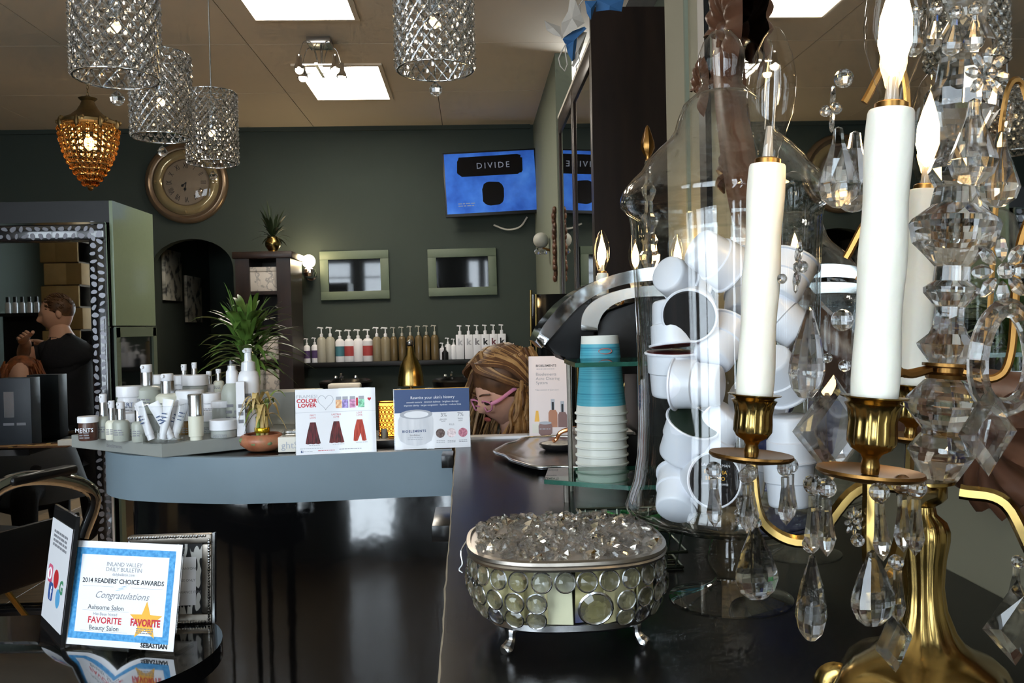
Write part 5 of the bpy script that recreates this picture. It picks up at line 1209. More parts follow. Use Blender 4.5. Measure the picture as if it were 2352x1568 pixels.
G().tube(bez([kb - c, at(1160, 527, YB - 0.03) - c, at(1190, 522, YB - 0.03) - c, at(1208, 500, YB - 0.05) - c], 5), 0.009, 6).obj('cable', M['matte_paper'], tv)
G().tube([at(1228, 280, YB - 0.01) - c, at(1236, 400, YB - 0.01) - c, at(1240, 500, YB - 0.01) - c], 0.008, 6).obj('cable', M['wall_side'], tv)
# ------------------------------------------------------------------ two green framed pictures
M['sage'] = mat('sage_frame', (98, 110, 92), 0.5, var=0.05)
def picture(a, b, label, f=19):
    p0 = at(a[0], a[1], YB - 0.03); p1 = at(b[0], b[1], YB - 0.03); c = (p0 + p1) / 2; w = p1.x - p0.x; h = p0.z - p1.z; fw = f * YB / F
    t = thing('framed_picture', label, 'picture', (c.x, YB, c.z), (0, math.radians(-0.5), 0))
    for z in (-1, 1): G().box((0, -0.018, z * (h - fw) / 2), (w, 0.034, fw), bev=0.003).obj('frame_rail', M['sage'], t)
    for x in (-1, 1): G().box((x * (w - fw) / 2, -0.018, 0), (fw, 0.034, h - 2 * fw), bev=0.003).obj('frame_rail', M['sage'], t)
    G().box((0, -0.014, 0), (w - 2 * fw, 0.01, h - 2 * fw)).obj('glass', M['dark_mirror'], t)
picture((734, 577), (895, 686), 'green framed dark picture beside the globe wall lamp')
picture((982, 572), (1142, 677), 'green framed dark picture below the television')
# ------------------------------------------------------------------ globe wall lamp
c = at(709, 600, YB - 0.13); s = YB / F
wl = thing('wall_lamp', 'lit white globe wall lamp on a chrome mount', 'wall lamp', c)
G().sph((0, 0, 0), 15 * s, 20, 14).obj('globe', emis('globe_glow', (1.0, 0.80, 0.48, 1), 11), wl, 60)
G().lathe([(6, -14), (14, -18), (17, -26), (14, -34), (8, -38), (0, -39)], 24, Matrix.Diagonal((s, s, s, 1))).obj('cup', M['chrome'], wl)
G().tube([(0, 0, -30 * s), (0, 0.125, -30 * s)], 0.018, 10).obj('arm', M['chrome'], wl); G().lathe([(0, 0), (0.06, 0), (0.05, 0.02), (0, 0.02)], 24, Matrix.Translation((0, 0.128, -30 * s)) @ RX).obj('wall_plate', M['chrome'], wl)
l_ = bpy.data.lights.new('wall_lamp_light', 'POINT'); l_.energy = 7; l_.color = (1, 0.78, 0.46); l_.shadow_soft_size = 0.06
o_ = bpy.data.objects.new('wall_lamp_light', l_); COL.objects.link(o_); o_.location = c + Vector((0, -0.1, 0.02))
# ------------------------------------------------------------------ shelf of pump bottles
a = at(697, 836, YB - 0.08); b = at(1170, 819, YB - 0.08); zsf = (a.z + b.z) / 2
sh = tag(G().box(((a.x + b.x) / 2, YB - 0.075, zsf - 0.022), (b.x - a.x, 0.15, 0.044), bev=0.003).obj('wall_shelf', M['black']), 'long black wall shelf holding the pump bottles', 'shelf')
s = (YB - 0.08) / F
cols = {'w': M['white'], 'c': M['cream'], 'f': mat('clear_shampoo', (186, 182, 166), 0.25, var=0.05, trans=0.2), 'a': mat('olive_shampoo', (116, 98, 66), 0.25, var=0.08, trans=0.2), 'g': mat('amber_shampoo', (150, 138, 112), 0.25, var=0.08, trans=0.2), 'd': M['black']}
labc = {'p': mat('purple_label', (86, 66, 110), 0.5), 't': mat('teal_label', (74, 128, 142), 0.5), 'r': mat('red_label', (176, 70, 70), 0.5), 'n': None}
bot = [(705, 780, 15, 'w', 'p'), (723, 778, 15, 'w', 'p'), (739, 754, 21, 'f', 'n'), (759, 753, 21, 'f', 'n'), (781, 760, 21, 'w', 't'), (802, 759, 22, 'w', 'r'), (823, 758, 22, 'w', 'n'), (845, 757, 23, 'w', 'r'), (866, 752, 20, 'g', 'n'), (886, 752, 22, 'g', 'n'), (905, 751, 17, 'a', 'n'), (924, 750, 17, 'a', 'n'), (943, 748, 17, 'a', 'n'), (962, 747, 17, 'a', 'n'), (980, 746, 17, 'a', 'n'), (999, 745, 18, 'a', 'n'), (1016, 786, 13, 'w', 'n'), (1029, 774, 14, 'w', 'n'), (1042, 776, 12, 'w', 'n')]
nm = {'w': 'white', 'f': 'clear cream-filled', 'g': 'pale amber', 'a': 'olive brown', 'd': 'black'}
ORD = 'first second third fourth fifth sixth seventh eighth ninth tenth eleventh twelfth thirteenth fourteenth fifteenth sixteenth seventeenth eighteenth nineteenth'.split()
for i, (px, ty_, wp, k, lb) in enumerate(bot):
    p = at(px, 800, YB - 0.075); by = 836 - (px - 697) * 0.0362; h = (by - ty_) * s; r = wp * s / 2
    prev = ['purple-labelled', 'teal-labelled', 'red-labelled', 'plain'][('p', 't', 'r', 'n').index(lb)]
    t = thing('shampoo_bottle', '%s %s pump bottle, %s from the globe lamp on the shelf' % (nm[k], prev, ORD[i]), 'bottle', (p.x, YB - 0.075, zsf), group='pump bottles on the wall shelf')
    hb = h * 0.72
    G().lathe([(0, 0), (r * 0.96, 0), (r, h * 0.02), (r, hb * 0.88), (r * 0.7, hb * 0.97), (r * 0.35, hb), (0, hb)], 18).obj('bottle_body', cols[k], t)
    g = G().lathe([(r * 0.36, hb), (r * 0.36, hb + h * 0.08), (r * 0.14, hb + h * 0.1), (r * 0.14, h * 0.96), (0, h)], 10); g.tube([(r * 0.4, 0, h * 0.965), (-r * 0.75, 0, h * 0.985), (-r * 0.85, 0, h * 0.95)], r * 0.16, 6); g.obj('pump', M['white'] if k != 'a' else cols['f'], t)
    if lb != 'n': G().lathe([(r * 1.01, hb * 0.25), (r * 1.01, hb * 0.68)], 18).obj('label', labc[lb], t)
o6 = ['first', 'second', 'third', 'fourth', 'fifth', 'last']
kc = [M['ink_lgrey'], M['ink_lgrey'], M['ink_grey'], M['ink'], mat('maroon_ink', (110, 50, 60), 0.5), M['ink']]
for i, px in enumerate((1057, 1077, 1096, 1115, 1134, 1153)):
    p = at(px, 800, YB - 0.075); h = 78 * s; w = 18.6 * s
    t = thing('square_bottle', 'square white pump bottle with letter k, %s of its row of six' % o6[i], 'bottle', (p.x, YB - 0.075, zsf), group='square k bottles on the wall shelf')
    G().box((0, 0, h * 0.36), (w, w * 0.8, h * 0.72), bev=0.005).obj('bottle_body', M['white'], t)
    G().lathe([(w * 0.2, h * 0.72), (w * 0.2, h * 0.82), (w * 0.07, h * 0.84), (w * 0.07, h * 0.97), (0, h)], 10).tube([(w * 0.2, 0, h * 0.97), (-w * 0.36, 0, h * 0.985)], w * 0.08, 6).obj('pump', M['white'], t)
    text('k', 0.085, kc[i], t, 0, h * 0.42, -w * 0.4 - 0.001, bold=0.003)
tag(G().lathe([(0, 0), (0.03, 0), (0.03, 0.07), (0.01, 0.09), (0.01, 0.12), (0, 0.12)], 16).obj('dropper_bottle', M['black'], None, loc=(at(1022, 800, YB - 0.12).x, YB - 0.125, zsf)), 'tiny black bottle in front of the small white bottles on the shelf', 'bottle')
# ------------------------------------------------------------------ black wash basins
def basin(px, py, label):
    c = at(px, py, 7.7); s = 7.7 / F
    t = thing('wash_basin', label, 'basin', (c.x, 7.75, 0))
    G().lathe([(0, c.z - 0.22), (0.10, c.z - 0.22), (0.20, c.z - 0.12), (0.235, c.z), (0.22, c.z + 0.015), (0.20, c.z), (0.14, c.z - 0.12), (0, c.z - 0.15)], 36, sy=1.25).obj('bowl', M['black_lam'], t, 60)
    G().box((0, 0.24, (c.z - 0.1) / 2), (0.22, 0.25, c.z - 0.1), bev=0.02).obj('pedestal', M['black'], t)
    G().box((0, 0.0, c.z * 0.42), (0.30, 0.30, c.z * 0.84 - 0.1), bev=0.03).obj('bowl_support', M['black'], t)
    G().tube(bez([(-0.06, 0.2, c.z), (-0.06, 0.19, c.z + 0.05), (-0.06, 0.12, c.z + 0.06), (-0.06, 0.08, c.z + 0.03)], 4), 0.012, 8).obj('faucet', M['chrome'], t)
    for x in (-0.12, 0.06): G().sph((x, 0.19, c.z + 0.03), 0.02, 10, 8).obj('tap_knob', M['chrome'], t)
basin(793, 878, 'black shampoo basin under the shelf nearer the globe lamp'); basin(1052, 874, 'black shampoo basin under the shelf beside the seated woman')
q = at(789, 888, 7.35); tag(G().box((0, 0, 0), (0.27, 0.12, 0.05), bev=0.015).obj('folded_towel', M['matte_paper'], None, loc=(q.x, 7.42, q.z + 0.0)), 'pale folded towel on the edge of the shampoo basin', 'towel')
# ------------------------------------------------------------------ tall bookcase with patterned boxes
x0, x1 = at(545, 800, 7.6).x, at(672, 800, 7.6).x; zt = at(620, 577, 7.6).z
bc = thing('tall_bookcase', 'tall dark bookcase standing beside the arch', 'bookcase', ((x0 + x1) / 2, 7.85, 0)); w = x1 - x0
for sx in (-1, 1): G().box((sx * (w - 0.12) / 2, 0, zt / 2), (0.12, 0.5, zt)).obj('side_panel', M['dark_wood'], bc)
G().box((0, 0, zt - 0.03), (w + 0.04, 0.54, 0.06), bev=0.008).obj('top', M['dark_wood'], bc); G().box((0, 0.23, zt / 2), (w - 0.2, 0.03, zt - 0.1)).obj('back_panel', M['dark_wood'], bc)
zz_ = [at(620, y, 7.6).z for y in (668, 748, 826, 905, 985)]
for z in zz_: G().box((0, 0, z - 0.015), (w - 0.24, 0.46, 0.03)).obj('shelf', M['dark_wood'], bc)
toile = ramp_mat('toile_fabric', [(0.50, (206, 200, 192)), (0.56, (150, 148, 148)), (0.62, (212, 206, 198))], 0.8, 16, detail=3)
for i, (px, z, wd_) in enumerate(((612, zz_[0], 0.29), (628, zz_[2], 0.26), (626, zz_[3], 0.26))):
    p = at(px, 700, 7.62)
    t = thing('storage_box', 'white patterned storage box on the bookcase, %s of three' % ('uppermost', 'middle', 'lowest')[i], 'box', (p.x, 7.80, z), group='patterned boxes on the bookcase')
    G().box((0, 0, 0.09), (wd_, 0.34, 0.18), bev=0.006).obj('box_body', toile, t); G().box((0, 0, 0.19), (wd_ + 0.008, 0.35, 0.04), bev=0.004).obj('box_lid', toile, t)
# plant in a gold pot on the bookcase
q = at(615, 575, 7.6); gp = thing('gold_pot_plant', 'small dark leafy plant in a shiny gold pot on the bookcase', 'potted plant', (q.x, 7.8, zt)); s = 7.6 / F
G().lathe([(0, 0), (12, 0), (13, 2), (10, 6), (17, 16), (18, 26), (12, 34), (13, 38), (10, 38), (9, 34), (0, 33)], 24, Matrix.Diagonal((s, s, s, 1))).obj('pot', M['brass'], gp, 60)
random.seed(8); dl = mat('dark_leaf', (40, 52, 30), 0.5, var=0.2)
for k in range(46):
    b = random.uniform(0, 2*PI); L_ = random.uniform(0.12, 0.26); el = random.uniform(0.2, 1.4); w_ = random.uniform(0.01, 0.018)
    def leaf(u_, v): 
        r_ = L_ * v * math.cos(el); z = 0.13 + 0.12 * (k % 3) * v + L_ * v * math.sin(el) - 0.12 * v * v; ww = w_ * math.sin(PI * (0.1 + 0.9 * v)) * (u_ - 0.5) * 2
        return (r_ * math.cos(b) - ww * math.sin(b), r_ * math.sin(b) + ww * math.cos(b), z)
    G().grid(leaf, 2, 5).obj('leaf', dl, gp, 60)
# canvases in the corridor beyond the arch, and a leaning frame
cv = ramp_mat('canvas_print', [(0.45, (206, 204, 190)), (0.55, (170, 170, 158)), (0.62, (80, 82, 80))], 0.7, 5, stretch=(1, 2, 2))
for i, (y, ptop, pbot, px) in enumerate(((YB + 0.55, 575, 690, 418), (YB + 1.2, 635, 740, 447))):
    z1 = at(px, ptop, y).z; z0 = at(px, pbot, y).z; wy = 0.5
    tag(G().box((0, 0, 0), (0.03, wy, z1 - z0), bev=0.002).obj('canvas', cv, None, loc=(aL + 0.01, y, (z0 + z1) / 2)), 'pale canvas on the wall inside the arch, %s' % ('nearer and higher one' if i == 0 else 'farther and lower one'), 'canvas', 'canvases inside the arch')
p = at(505, 590, YB + 0.9)
t = thing('leaning_frame', 'pale slanted picture frame high inside the arch', 'picture', (aR - 0.02, YB + 0.95, p.z), (0.45, 0, 0))
for zz_, dz_ in ((-0.22, 0), (0.22, 0)): G().box((0, 0, zz_), (0.025, 0.5, 0.05)).obj('frame_rail', M['matte_paper'], t)
for yy in (-0.25, 0.25): G().box((0, yy, 0), (0.025, 0.05, 0.49)).obj('frame_rail', M['matte_paper'], t)
G().box((0.004, 0, 0), (0.008, 0.46, 0.40)).obj('picture_sheet', cv, t)
# ------------------------------------------------------------------ crystal ball sconce and gilt mirror edge on the right wall
p = at(1254, 560, 6.9); p.x = XR - 0.07
t = thing('ball_sconce', 'frosted ball wall sconce with hanging crystals on the right wall', 'wall lamp', p)
G().sph((0, 0, 0.03), 0.062, 18, 12).obj('ball', mat('frosted_ball', (190, 190, 180), 0.5, var=0.1, scale=60, trans=0.3), t, 60); G().tube([(0, 0, -0.03), (0.07, 0, -0.05)], 0.01, 8).obj('arm', M['brass_dk'], t)
for k in range(4): place('crystal_drop', me_tear, t, (0.03 * math.cos(k * 1.6), 0.03 * math.sin(k * 1.6), -0.03), None, 0.035)
p = at(1286, 560, 6.35); p.x = XR - 0.015
t = thing('gilt_wall_ornament', 'narrow carved brown ornament on the right wall beside the wardrobe', 'ornament', p)
g = G()
for k in range(14): g.sph((0.004 * math.sin(k * 2), 0.02 * math.cos(k * 1.7), -0.25 + k * 0.038), 0.026, 8, 6, sc=(0.7, 1, 1.1))
g.obj('carving', M['carved'], t)
# ------------------------------------------------------------------ dark tilted panel with brass edges (standing mirror behind the woman)
pts = [at(x, y, 4.0) for x, y in ((1206, 812), (1213, 676), (1300, 690), (1320, 812))]
t = thing('brass_edged_mirror', 'dark standing mirror with a thin brass frame behind the coffee machine', 'mirror', (0, 0, 0))
c = sum(pts, Vector()) / 4; t.location = (c.x, c.y, 0)
zl_ = pts[0].z; zh = pts[1].z
G().box((0.02, 0.02, (zh + 0.05) / 2), (0.20, 0.02, zh - 0.05)).obj('glass', M['dark_mirror'], t)
for x in (-0.09, -0.066, 0.125): G().tube([(x - 0.012, 0, 0.02), (x + 0.012, 0, zh + (0.02 if x < -0.07 else 0.0))], 0.006, 8).obj('frame_bar', M['brass'], t)
G().box((0.02, 0.01, 0.02), (0.26, 0.14, 0.04), bev=0.006).obj('base', M['brass_dk'], t)
# ------------------------------------------------------------------ folded paper bird hanging top right
D_ = 3.0; c = at(1310, 80, D_); s = D_ / F
pbd = thing('paper_bird', 'white and blue folded paper decoration hanging near the top', 'decoration', c)
PW = mat('white_tissue', (206, 198, 188), 0.7, var=0.06); PB = mat('blue_tissue', (58, 108, 160), 0.7, var=0.1)
def sheet(name, pts, m_, dy=0.0):
    P = [(at(x, y, D_).x - c.x, at(x, y, D_).z - c.z, k) for k, (x, y) in enumerate(pts)]
    g = G(); A = g._v([(x, dy + 0.012 * ((k * 7) % 3 - 1), z) for x, z, k in P]); B = g._v([(x, dy + 0.0015 + 0.012 * ((k * 7) % 3 - 1), z) for x, z, k in P])
    n_ = len(P); ca = g._v([(sum(p[0] for p in P) / n_, dy - 0.01, sum(p[1] for p in P) / n_)])[0]; cb_ = g._v([(sum(p[0] for p in P) / n_, dy - 0.0085, sum(p[1] for p in P) / n_)])[0]
    for k in range(n_): g._f([A[k], A[(k+1) % n_], ca]); g._f([B[(k+1) % n_], B[k], cb_]); g._f([A[k], B[k], B[(k+1) % n_], A[(k+1) % n_]])
    g.obj(name, m_, pbd, 0)
sheet('wing', [(1250, 50), (1266, 54), (1288, 58), (1290, 88), (1272, 80), (1256, 66)], PW); sheet('body', [(1288, 58), (1304, 28), (1309, -2), (1320, 6), (1334, 34), (1343, 52), (1325, 68), (1300, 84), (1289, 89)], PW, -0.01)
sheet('tail', [(1292, 90), (1308, 72), (1344, 56), (1347, 66), (1328, 72), (1322, 130), (1314, 142), (1304, 118), (1302, 100)], PB, 0.01); sheet('tail_fold', [(1330, 68), (1351, 67), (1340, 104), (1330, 132), (1320, 148), (1316, 143), (1322, 120)], PW, 0.03); sheet('upper_tail', [(1344, 0), (1374, -4), (1366, 20), (1358, 44), (1350, 26)], PB, 0.02); sheet('upper_wing', [(1374, -14), (1440, -16), (1436, 9), (1405, 11), (1374, 12)], PB, 0.06)
G().tube([at(x, y, D_) - c for x, y in ((1300, 101), (1290, 118), (1283, 135), (1287, 152), (1297, 163), (1303, 148), (1299, 125), (1299, 105))], 0.0022, 6).obj('streamer', PW, pbd); G().tube([at(x, y, D_) - c for x, y in ((1330, 125), (1331, 140), (1323, 152), (1324, 162))], 0.002, 6).obj('streamer', PW, pbd); G().tube([at(x, y, D_) - c for x, y in ((1328, 45), (1333, 28), (1330, 12), (1342, -4))], 0.0025, 6).obj('streamer', PW, pbd)
hb_ = at(1320, 6, D_) - c; G().tube([hb_, Vector((hb_.x, hb_.y, ZC - c.z))], 0.0008, 4).obj('thread', PW, pbd)
# ------------------------------------------------------------------ people
def skin(J, E):
    """J: name -> (point, rx, ry); E: bones; the first joint is the root"""
    names = list(J); me = bpy.data.meshes.new('body')
    me.from_pydata([tuple(J[n][0]) for n in names], [(names.index(a), names.index(b)) for a, b in E], [])
    o = bpy.data.objects.new('tmp_body', me); COL.objects.link(o)
    o.modifiers.new('skin', 'SKIN').use_smooth_shade = True
    for i, n in enumerate(names):
        me.skin_vertices[0].data[i].radius = (J[n][1], J[n][2]); me.skin_vertices[0].data[i].use_root = (i == 0)
    sb = o.modifiers.new('sub', 'SUBSURF'); sb.levels = 2; sb.render_levels = 2
    bpy.context.view_layer.update()
    dg = bpy.context.evaluated_depsgraph_get()
    out = bpy.data.meshes.new_from_object(o.evaluated_get(dg))
    bpy.data.objects.remove(o); return out
def head_fn(w=1.0):
    gs = lambda x, c, s: math.exp(-((x - c) / s) ** 2)
    def f(u, v):
        th = 2 * PI * u; ph = PI * v
        x, y, z = math.sin(ph) * math.cos(th), math.sin(ph) * math.sin(th), -math.cos(ph)
        X, Y, Z = 0.074 * x * w, 0.096 * y, 0.116 * z
        if z < 0: X *= 1 - 0.30 * (-z) ** 1.3; Y *= 1 - (0.30 if y > 0 else 0.08) * (-z) ** 1.2
        if y < 0:
            Y -= 0.024 * gs(x, 0, 0.13) * gs(z, -0.16, 0.15) + 0.008 * gs(x, 0, 0.14) * gs(z, 0.02, 0.16)
            Y += 0.011 * gs(abs(x), 0.36, 0.15) * gs(z, 0.06, 0.11)
            Y -= 0.005 * gs(x, 0, 0.5) * gs(z, 0.22, 0.09)
            Y -= 0.006 * gs(x, 0, 0.26) * (gs(z, -0.43, 0.05) + gs(z, -0.54, 0.05)) + 0.008 * gs(x, 0, 0.28) * gs(z, -0.80, 0.14)
        return (X, Y, Z)
    return f
def add_head(me, Mx, skin_m):
    g = G(); g.bm.from_mesh(me); g.grid(head_fn(), 40, 30, Mx, wrap=True)
    for sx in (-1, 1): g.sph((sx * 0.074, 0.012, 0.0), 0.026, 10, 8, Mx, sc=(0.35, 0.7, 1.1))
    return g.mesh('body', skin_m, 70)
def hand(g, base, d, palm_n, curl, s=1.0, side_=1):
    """palm plus five separate bent fingers, pointing along d"""
    d = Vector(d).normalized(); n = Vector(palm_n); n = (n - d * n.dot(d)).normalized(); sd = d.cross(n) * side_
    R = Matrix((sd, d, n)).transposed().to_4x4()
    g.sph((0, 0, 0), 1, 10, 8, Matrix.Translation(base + d * 0.045 * s) @ R @ Matrix.Diagonal((0.040 * s, 0.050 * s, 0.016 * s, 1)))
    for i, L_ in enumerate((0.068, 0.078, 0.073, 0.058)):
        p = base + d * 0.085 * s + sd * (i - 1.5) * 0.019 * s; q = [p]
        a = 0
        for k in range(3):
            a += curl * (0.7 + 0.2 * k); p = p + (d * math.cos(a) + n * math.sin(a)) * L_ * s * (0.42, 0.32, 0.26)[k]; q.append(p)
        g.tube(bez(q, 3), 0.0085 * s, 8)
    p = base + d * 0.03 * s - sd * 0.030 * s; q = [p, p - sd * 0.022 * s + d * 0.028 * s + n * 0.012 * s, p - sd * 0.026 * s + d * 0.056 * s + n * 0.024 * s]
    g.tube(bez(q, 3), 0.0098 * s, 8)
def dress(me_, J, E, m_, bare, head_c):
    """cloth material on every face nearest to a covered bone; bare = {bone: fraction from which the skin shows}"""
    me_.materials.append(m_)
    B = [(J[a][0], J[b][0], bare.get((a, b))) for a, b in E]
    for p in me_.polygons:
        c = p.center; best = None
        if (c - head_c).length < 0.135: continue
        for a, b, f_ in B:
            d = b - a; t_ = (c - a).dot(d) / d.length_squared; u_ = max(0, min(1, t_)); q = (c - a - d * u_).length
            if best is None or q < best[0]: best = (q, f_, t_)
        if best[1] is None or best[2] < best[1]: p.material_index = 1
SK = mat('skin_fair', (222, 172, 148), 0.5, var=0.05, scale=20); SK2 = mat('skin_warm', (216, 166, 140), 0.5, var=0.05, scale=20)
# -------- seated woman with pink glasses
hc_ = at(1160, 893, 2.55)
wo = thing('person', 'seated woman with long wavy blonde hair and pink glasses, looking down', 'person', (hc_.x + 0.08, hc_.y + 0.12, 0))
base_ = Vector(wo.location); HC = hc_ - base_
HM = Matrix.Translation(HC) @ Matrix.Rotation(math.radians(-60), 4, 'Z') @ Matrix.Rotation(0.42, 4, 'X') @ Matrix.Scale(0.93, 4)
fw = Vector((-0.86, -0.5, 0)); sdv = Vector((0.5, -0.86, 0))
v = lambda f_, s_, z: Vector((0, 0, z)) + fw * f_ + sdv * s_
J = {'pelvis': (v(-0.02, 0, 0.52), .15, .12), 'waist': (v(0, 0, 0.68), .125, .10), 'chest': (v(0.02, 0, 0.86), .14, .11), 'upper': (v(0.03, 0, 0.97), .10, .08), 'neck': (HC - fw * 0.045 - Vector((0, 0, 0.13)), .050, .050), 'skull': (HC - fw * 0.02 - Vector((0, 0, 0.03)), .06, .06),
     'sl': (v(0.02, 0.17, 0.965), .055, .055), 'el': (v(0.12, 0.23, 0.73), .042, .042), 'wl': (v(0.34, 0.12, 0.78), .026, .026), 'sr': (v(0.02, -0.17, 0.965), .055, .055), 'er': (v(0.12, -0.23, 0.73), .042, .042), 'wr': (v(0.34, -0.10, 0.78), .026, .026),
     'hl': (v(0.04, 0.10, 0.50), .095, .09), 'kl': (v(0.44, 0.11, 0.52), .065, .065), 'al': (v(0.40, 0.11, 0.09), .04, .04), 'tl': (v(0.52, 0.11, 0.04), .035, .03), 'hr': (v(0.04, -0.10, 0.50), .095, .09), 'kr': (v(0.44, -0.11, 0.52), .065, .065), 'ar': (v(0.40, -0.11, 0.09), .04, .04), 'tr': (v(0.52, -0.11, 0.04), .035, .03)}
ED = [('pelvis', 'waist'), ('waist', 'chest'), ('chest', 'upper'), ('upper', 'neck'), ('neck', 'skull'), ('upper', 'sl'), ('sl', 'el'), ('el', 'wl'), ('upper', 'sr'), ('sr', 'er'), ('er', 'wr'), ('pelvis', 'hl'), ('hl', 'kl'), ('kl', 'al'), ('al', 'tl'), ('pelvis', 'hr'), ('hr', 'kr'), ('kr', 'ar'), ('ar', 'tr')]
me = add_head(skin(J, ED), HM, SK)
g = G(); g.bm.from_mesh(me)
for sgn, k in ((1, 'wl'), (-1, 'wr')): hand(g, J[k][0], fw + Vector((0, 0, -0.1)), (0, 0, -1), 0.35, 0.95, sgn)
bo = g.obj('body', SK, wo, 70)
def garment(J, keys, E, grow, m_, name, par):
    Jc = {k: (J[k][0], J[k][1] + grow, J[k][2] + grow) for k in keys}
    me_ = skin(Jc, [e for e in E if e[0] in Jc and e[1] in Jc]); me_.materials.clear(); me_.materials.append(m_); return place(name, me_, par)
blk = mat('black_cloth', (20, 20, 26), 0.85, var=0.12, bump=0.2, bscale=60)
dress(bo.data, J, ED, blk, {('upper', 'neck'): 0.3, ('neck', 'skull'): 0, ('el', 'wl'): 0.97, ('er', 'wr'): 0.97}, HC)
garment(J, ['pelvis', 'waist', 'chest', 'upper', 'sl', 'el', 'wl', 'sr', 'er', 'wr'], ED, 0.012, blk, 'blouse', wo)
garment(J, ['pelvis', 'hl', 'kl', 'al', 'hr', 'kr', 'ar'], ED, 0.012, blk, 'trousers', wo)
hb1 = ramp_mat('hair_brown', [(0.3, (66, 42, 26)), (0.6, (104, 70, 44))], 0.5, 30); hb2 = ramp_mat('hair_blonde', [(0.3, (128, 92, 56)), (0.65, (180, 142, 94))], 0.5, 30)
g = G()
hf = head_fn(1.08)
def cap(u, v_):
    x, y, z = hf(u, 0.46 + 0.54 * v_); th = 2 * PI * u
    if y < -0.02 and z < 0.075: y = max(y, -0.055); z = z
    k = 1.13
    return (x * k, y * 1.08 + 0.012, z * 1.10 + 0.012)
random.seed(61)
g.sph((0, 0.012, 0.040), 1, 24, 16, HM, sc=(0.089, 0.100, 0.104)); g.sph((0, 0.05, -0.01), 1, 20, 14, HM, sc=(0.085, 0.075, 0.12))
g.obj('hair_crown', hb1, wo, 70)
strands = {0: G(), 1: G()}
for k in range(430):
    th = random.uniform(-0.42 * PI, 1.42 * PI)      # leaves the face free (front is -y)
    ph = random.uniform(0.08, 0.62) * PI
    st = Vector((0.088 * math.sin(ph) * math.cos(th), 0.026 + 0.094 * math.sin(ph) * math.sin(th), 0.035 + 0.100 * math.cos(ph)))
    if st.y < (0.045 if st.x > 0 else -0.04): continue
    dirn = Vector((st.x, st.y * 0.8 + 0.01, 0)).normalized()
    w0 = HM @ st; dw = (HM.to_3x3() @ dirn).normalized(); L_ = random.uniform(0.22, 0.36); phs = random.uniform(0, 6)
    pts = []
    for i in range(10):
        t_ = i / 9; spread = 0.030 * math.sin(min(1, t_ * 1.6) * PI / 2) + 0.05 * t_
        p = w0 + dw * spread + Vector((0, 0, 0.012 * math.sin(t_ * PI) - L_ * t_ ** 1.15)) + sdv * 0.012 * math.sin(9 * t_ + phs) * t_ + fw * (0.010 * math.cos(8 * t_ + phs) + (0.09 if st.x < 0 else 0.0) * t_ * t_)
        pts.append(p)
    strands[0 if random.random() < 0.42 else 1].tube(pts, [0.0065] * 3 + [0.006] * 4 + [0.0045, 0.003, 0.001], 5)
for k in range(150):
    sx = 1 if k % 5 < 3 else -1; y0_ = random.uniform(-0.075, 0.07); ph = random.uniform(0, 6); L_ = random.uniform(0.20, 0.34); o_ = random.uniform(0, 0.012)
    loc_ = [(sx * 0.004, y0_, 0.142 - abs(y0_) * 0.25), (sx * 0.045, y0_ * 0.9, 0.132 - abs(y0_) * 0.2), (sx * (0.084 + o_), y0_ * 0.55 + (0.022 if sx > 0 else -0.012), 0.088), (sx * (0.103 + o_), (0.035 if sx > 0 else -0.03) + 0.35 * y0_, 0.03), (sx * (0.110 + o_), (0.060 if sx > 0 else -0.05) + 0.3 * y0_, -0.04)]
    P = [HM @ Vector(p) for p in loc_]; e = P[-1]; out_ = (P[-1] - HC); out_.z = 0; out_.normalize()
    for i in range(1, 7): P.append(e + out_ * (0.012 * i + 0.008 * math.sin(2 * i + ph)) + Vector((0, 0, -L_ * i / 6)) + fw * ((0.015 if sx < 0 else -0.004) * i + 0.008 * math.cos(2 * i + ph)))
    strands[0 if random.random() < 0.5 else 1].tube(bez(P, 3), [0.0058] * 22 + [0.005 - 0.0005 * i for i in range(9)], 5)
for k in range(130):      # locks falling from behind the ear across the neck
    ph = random.uniform(0, 6); L_ = random.uniform(0.20, 0.30); y0_ = random.uniform(0.02, 0.09); z0_ = random.uniform(-0.07, 0.05); fwd = random.uniform(0.02, 0.16)
    e = HM @ Vector((0.098 + random.uniform(-.004, .012), y0_, z0_)); P = [HM @ Vector((0.085, y0_ + 0.01, z0_ + 0.06)), e]
    for i in range(1, 8): P.append(e + sdv * (0.004 * i + 0.009 * math.sin(1.7 * i + ph)) + fw * (fwd * (i / 7) ** 1.2 + 0.008 * math.cos(1.7 * i + ph)) + Vector((0, 0, -L_ * i / 7)))
    strands[0 if random.random() < 0.28 else 1].tube(bez(P, 3), [0.0058] * 16 + [0.0055 - 0.0006 * i for i in range(9)], 5)
for k in range(90):       # locks parted over the forehead
    sx = 1 if k % 2 else -1; t0_ = random.uniform(0, 1); ph = random.uniform(0, 6)
    P = [HM @ Vector(p) for p in ((sx * 0.003, -0.03 - 0.045 * t0_, 0.144 - 0.018 * t0_), (sx * 0.040, -0.052 - 0.038 * t0_, 0.118 - 0.012 * t0_), (sx * (0.078 + 0.006 * t0_), -0.038 - 0.026 * t0_, 0.072), (sx * 0.099, 0.0 - 0.022 * t0_, 0.028), (sx * 0.104, 0.04, -0.02), (sx * 0.106, 0.065, -0.07))]
    strands[0 if random.random() < 0.6 else 1].tube(bez(P, 3), 0.005, 5)
strands[0].obj('hair_dark_strands', hb1, wo, 60); strands[1].obj('hair_blonde_strands', hb2, wo, 60)
pk = mat('pink_plastic', (222, 142, 176), 0.3, var=0.03); dkl = mat('dark_lash', (34, 22, 20), 0.6, var=0)
g = G()
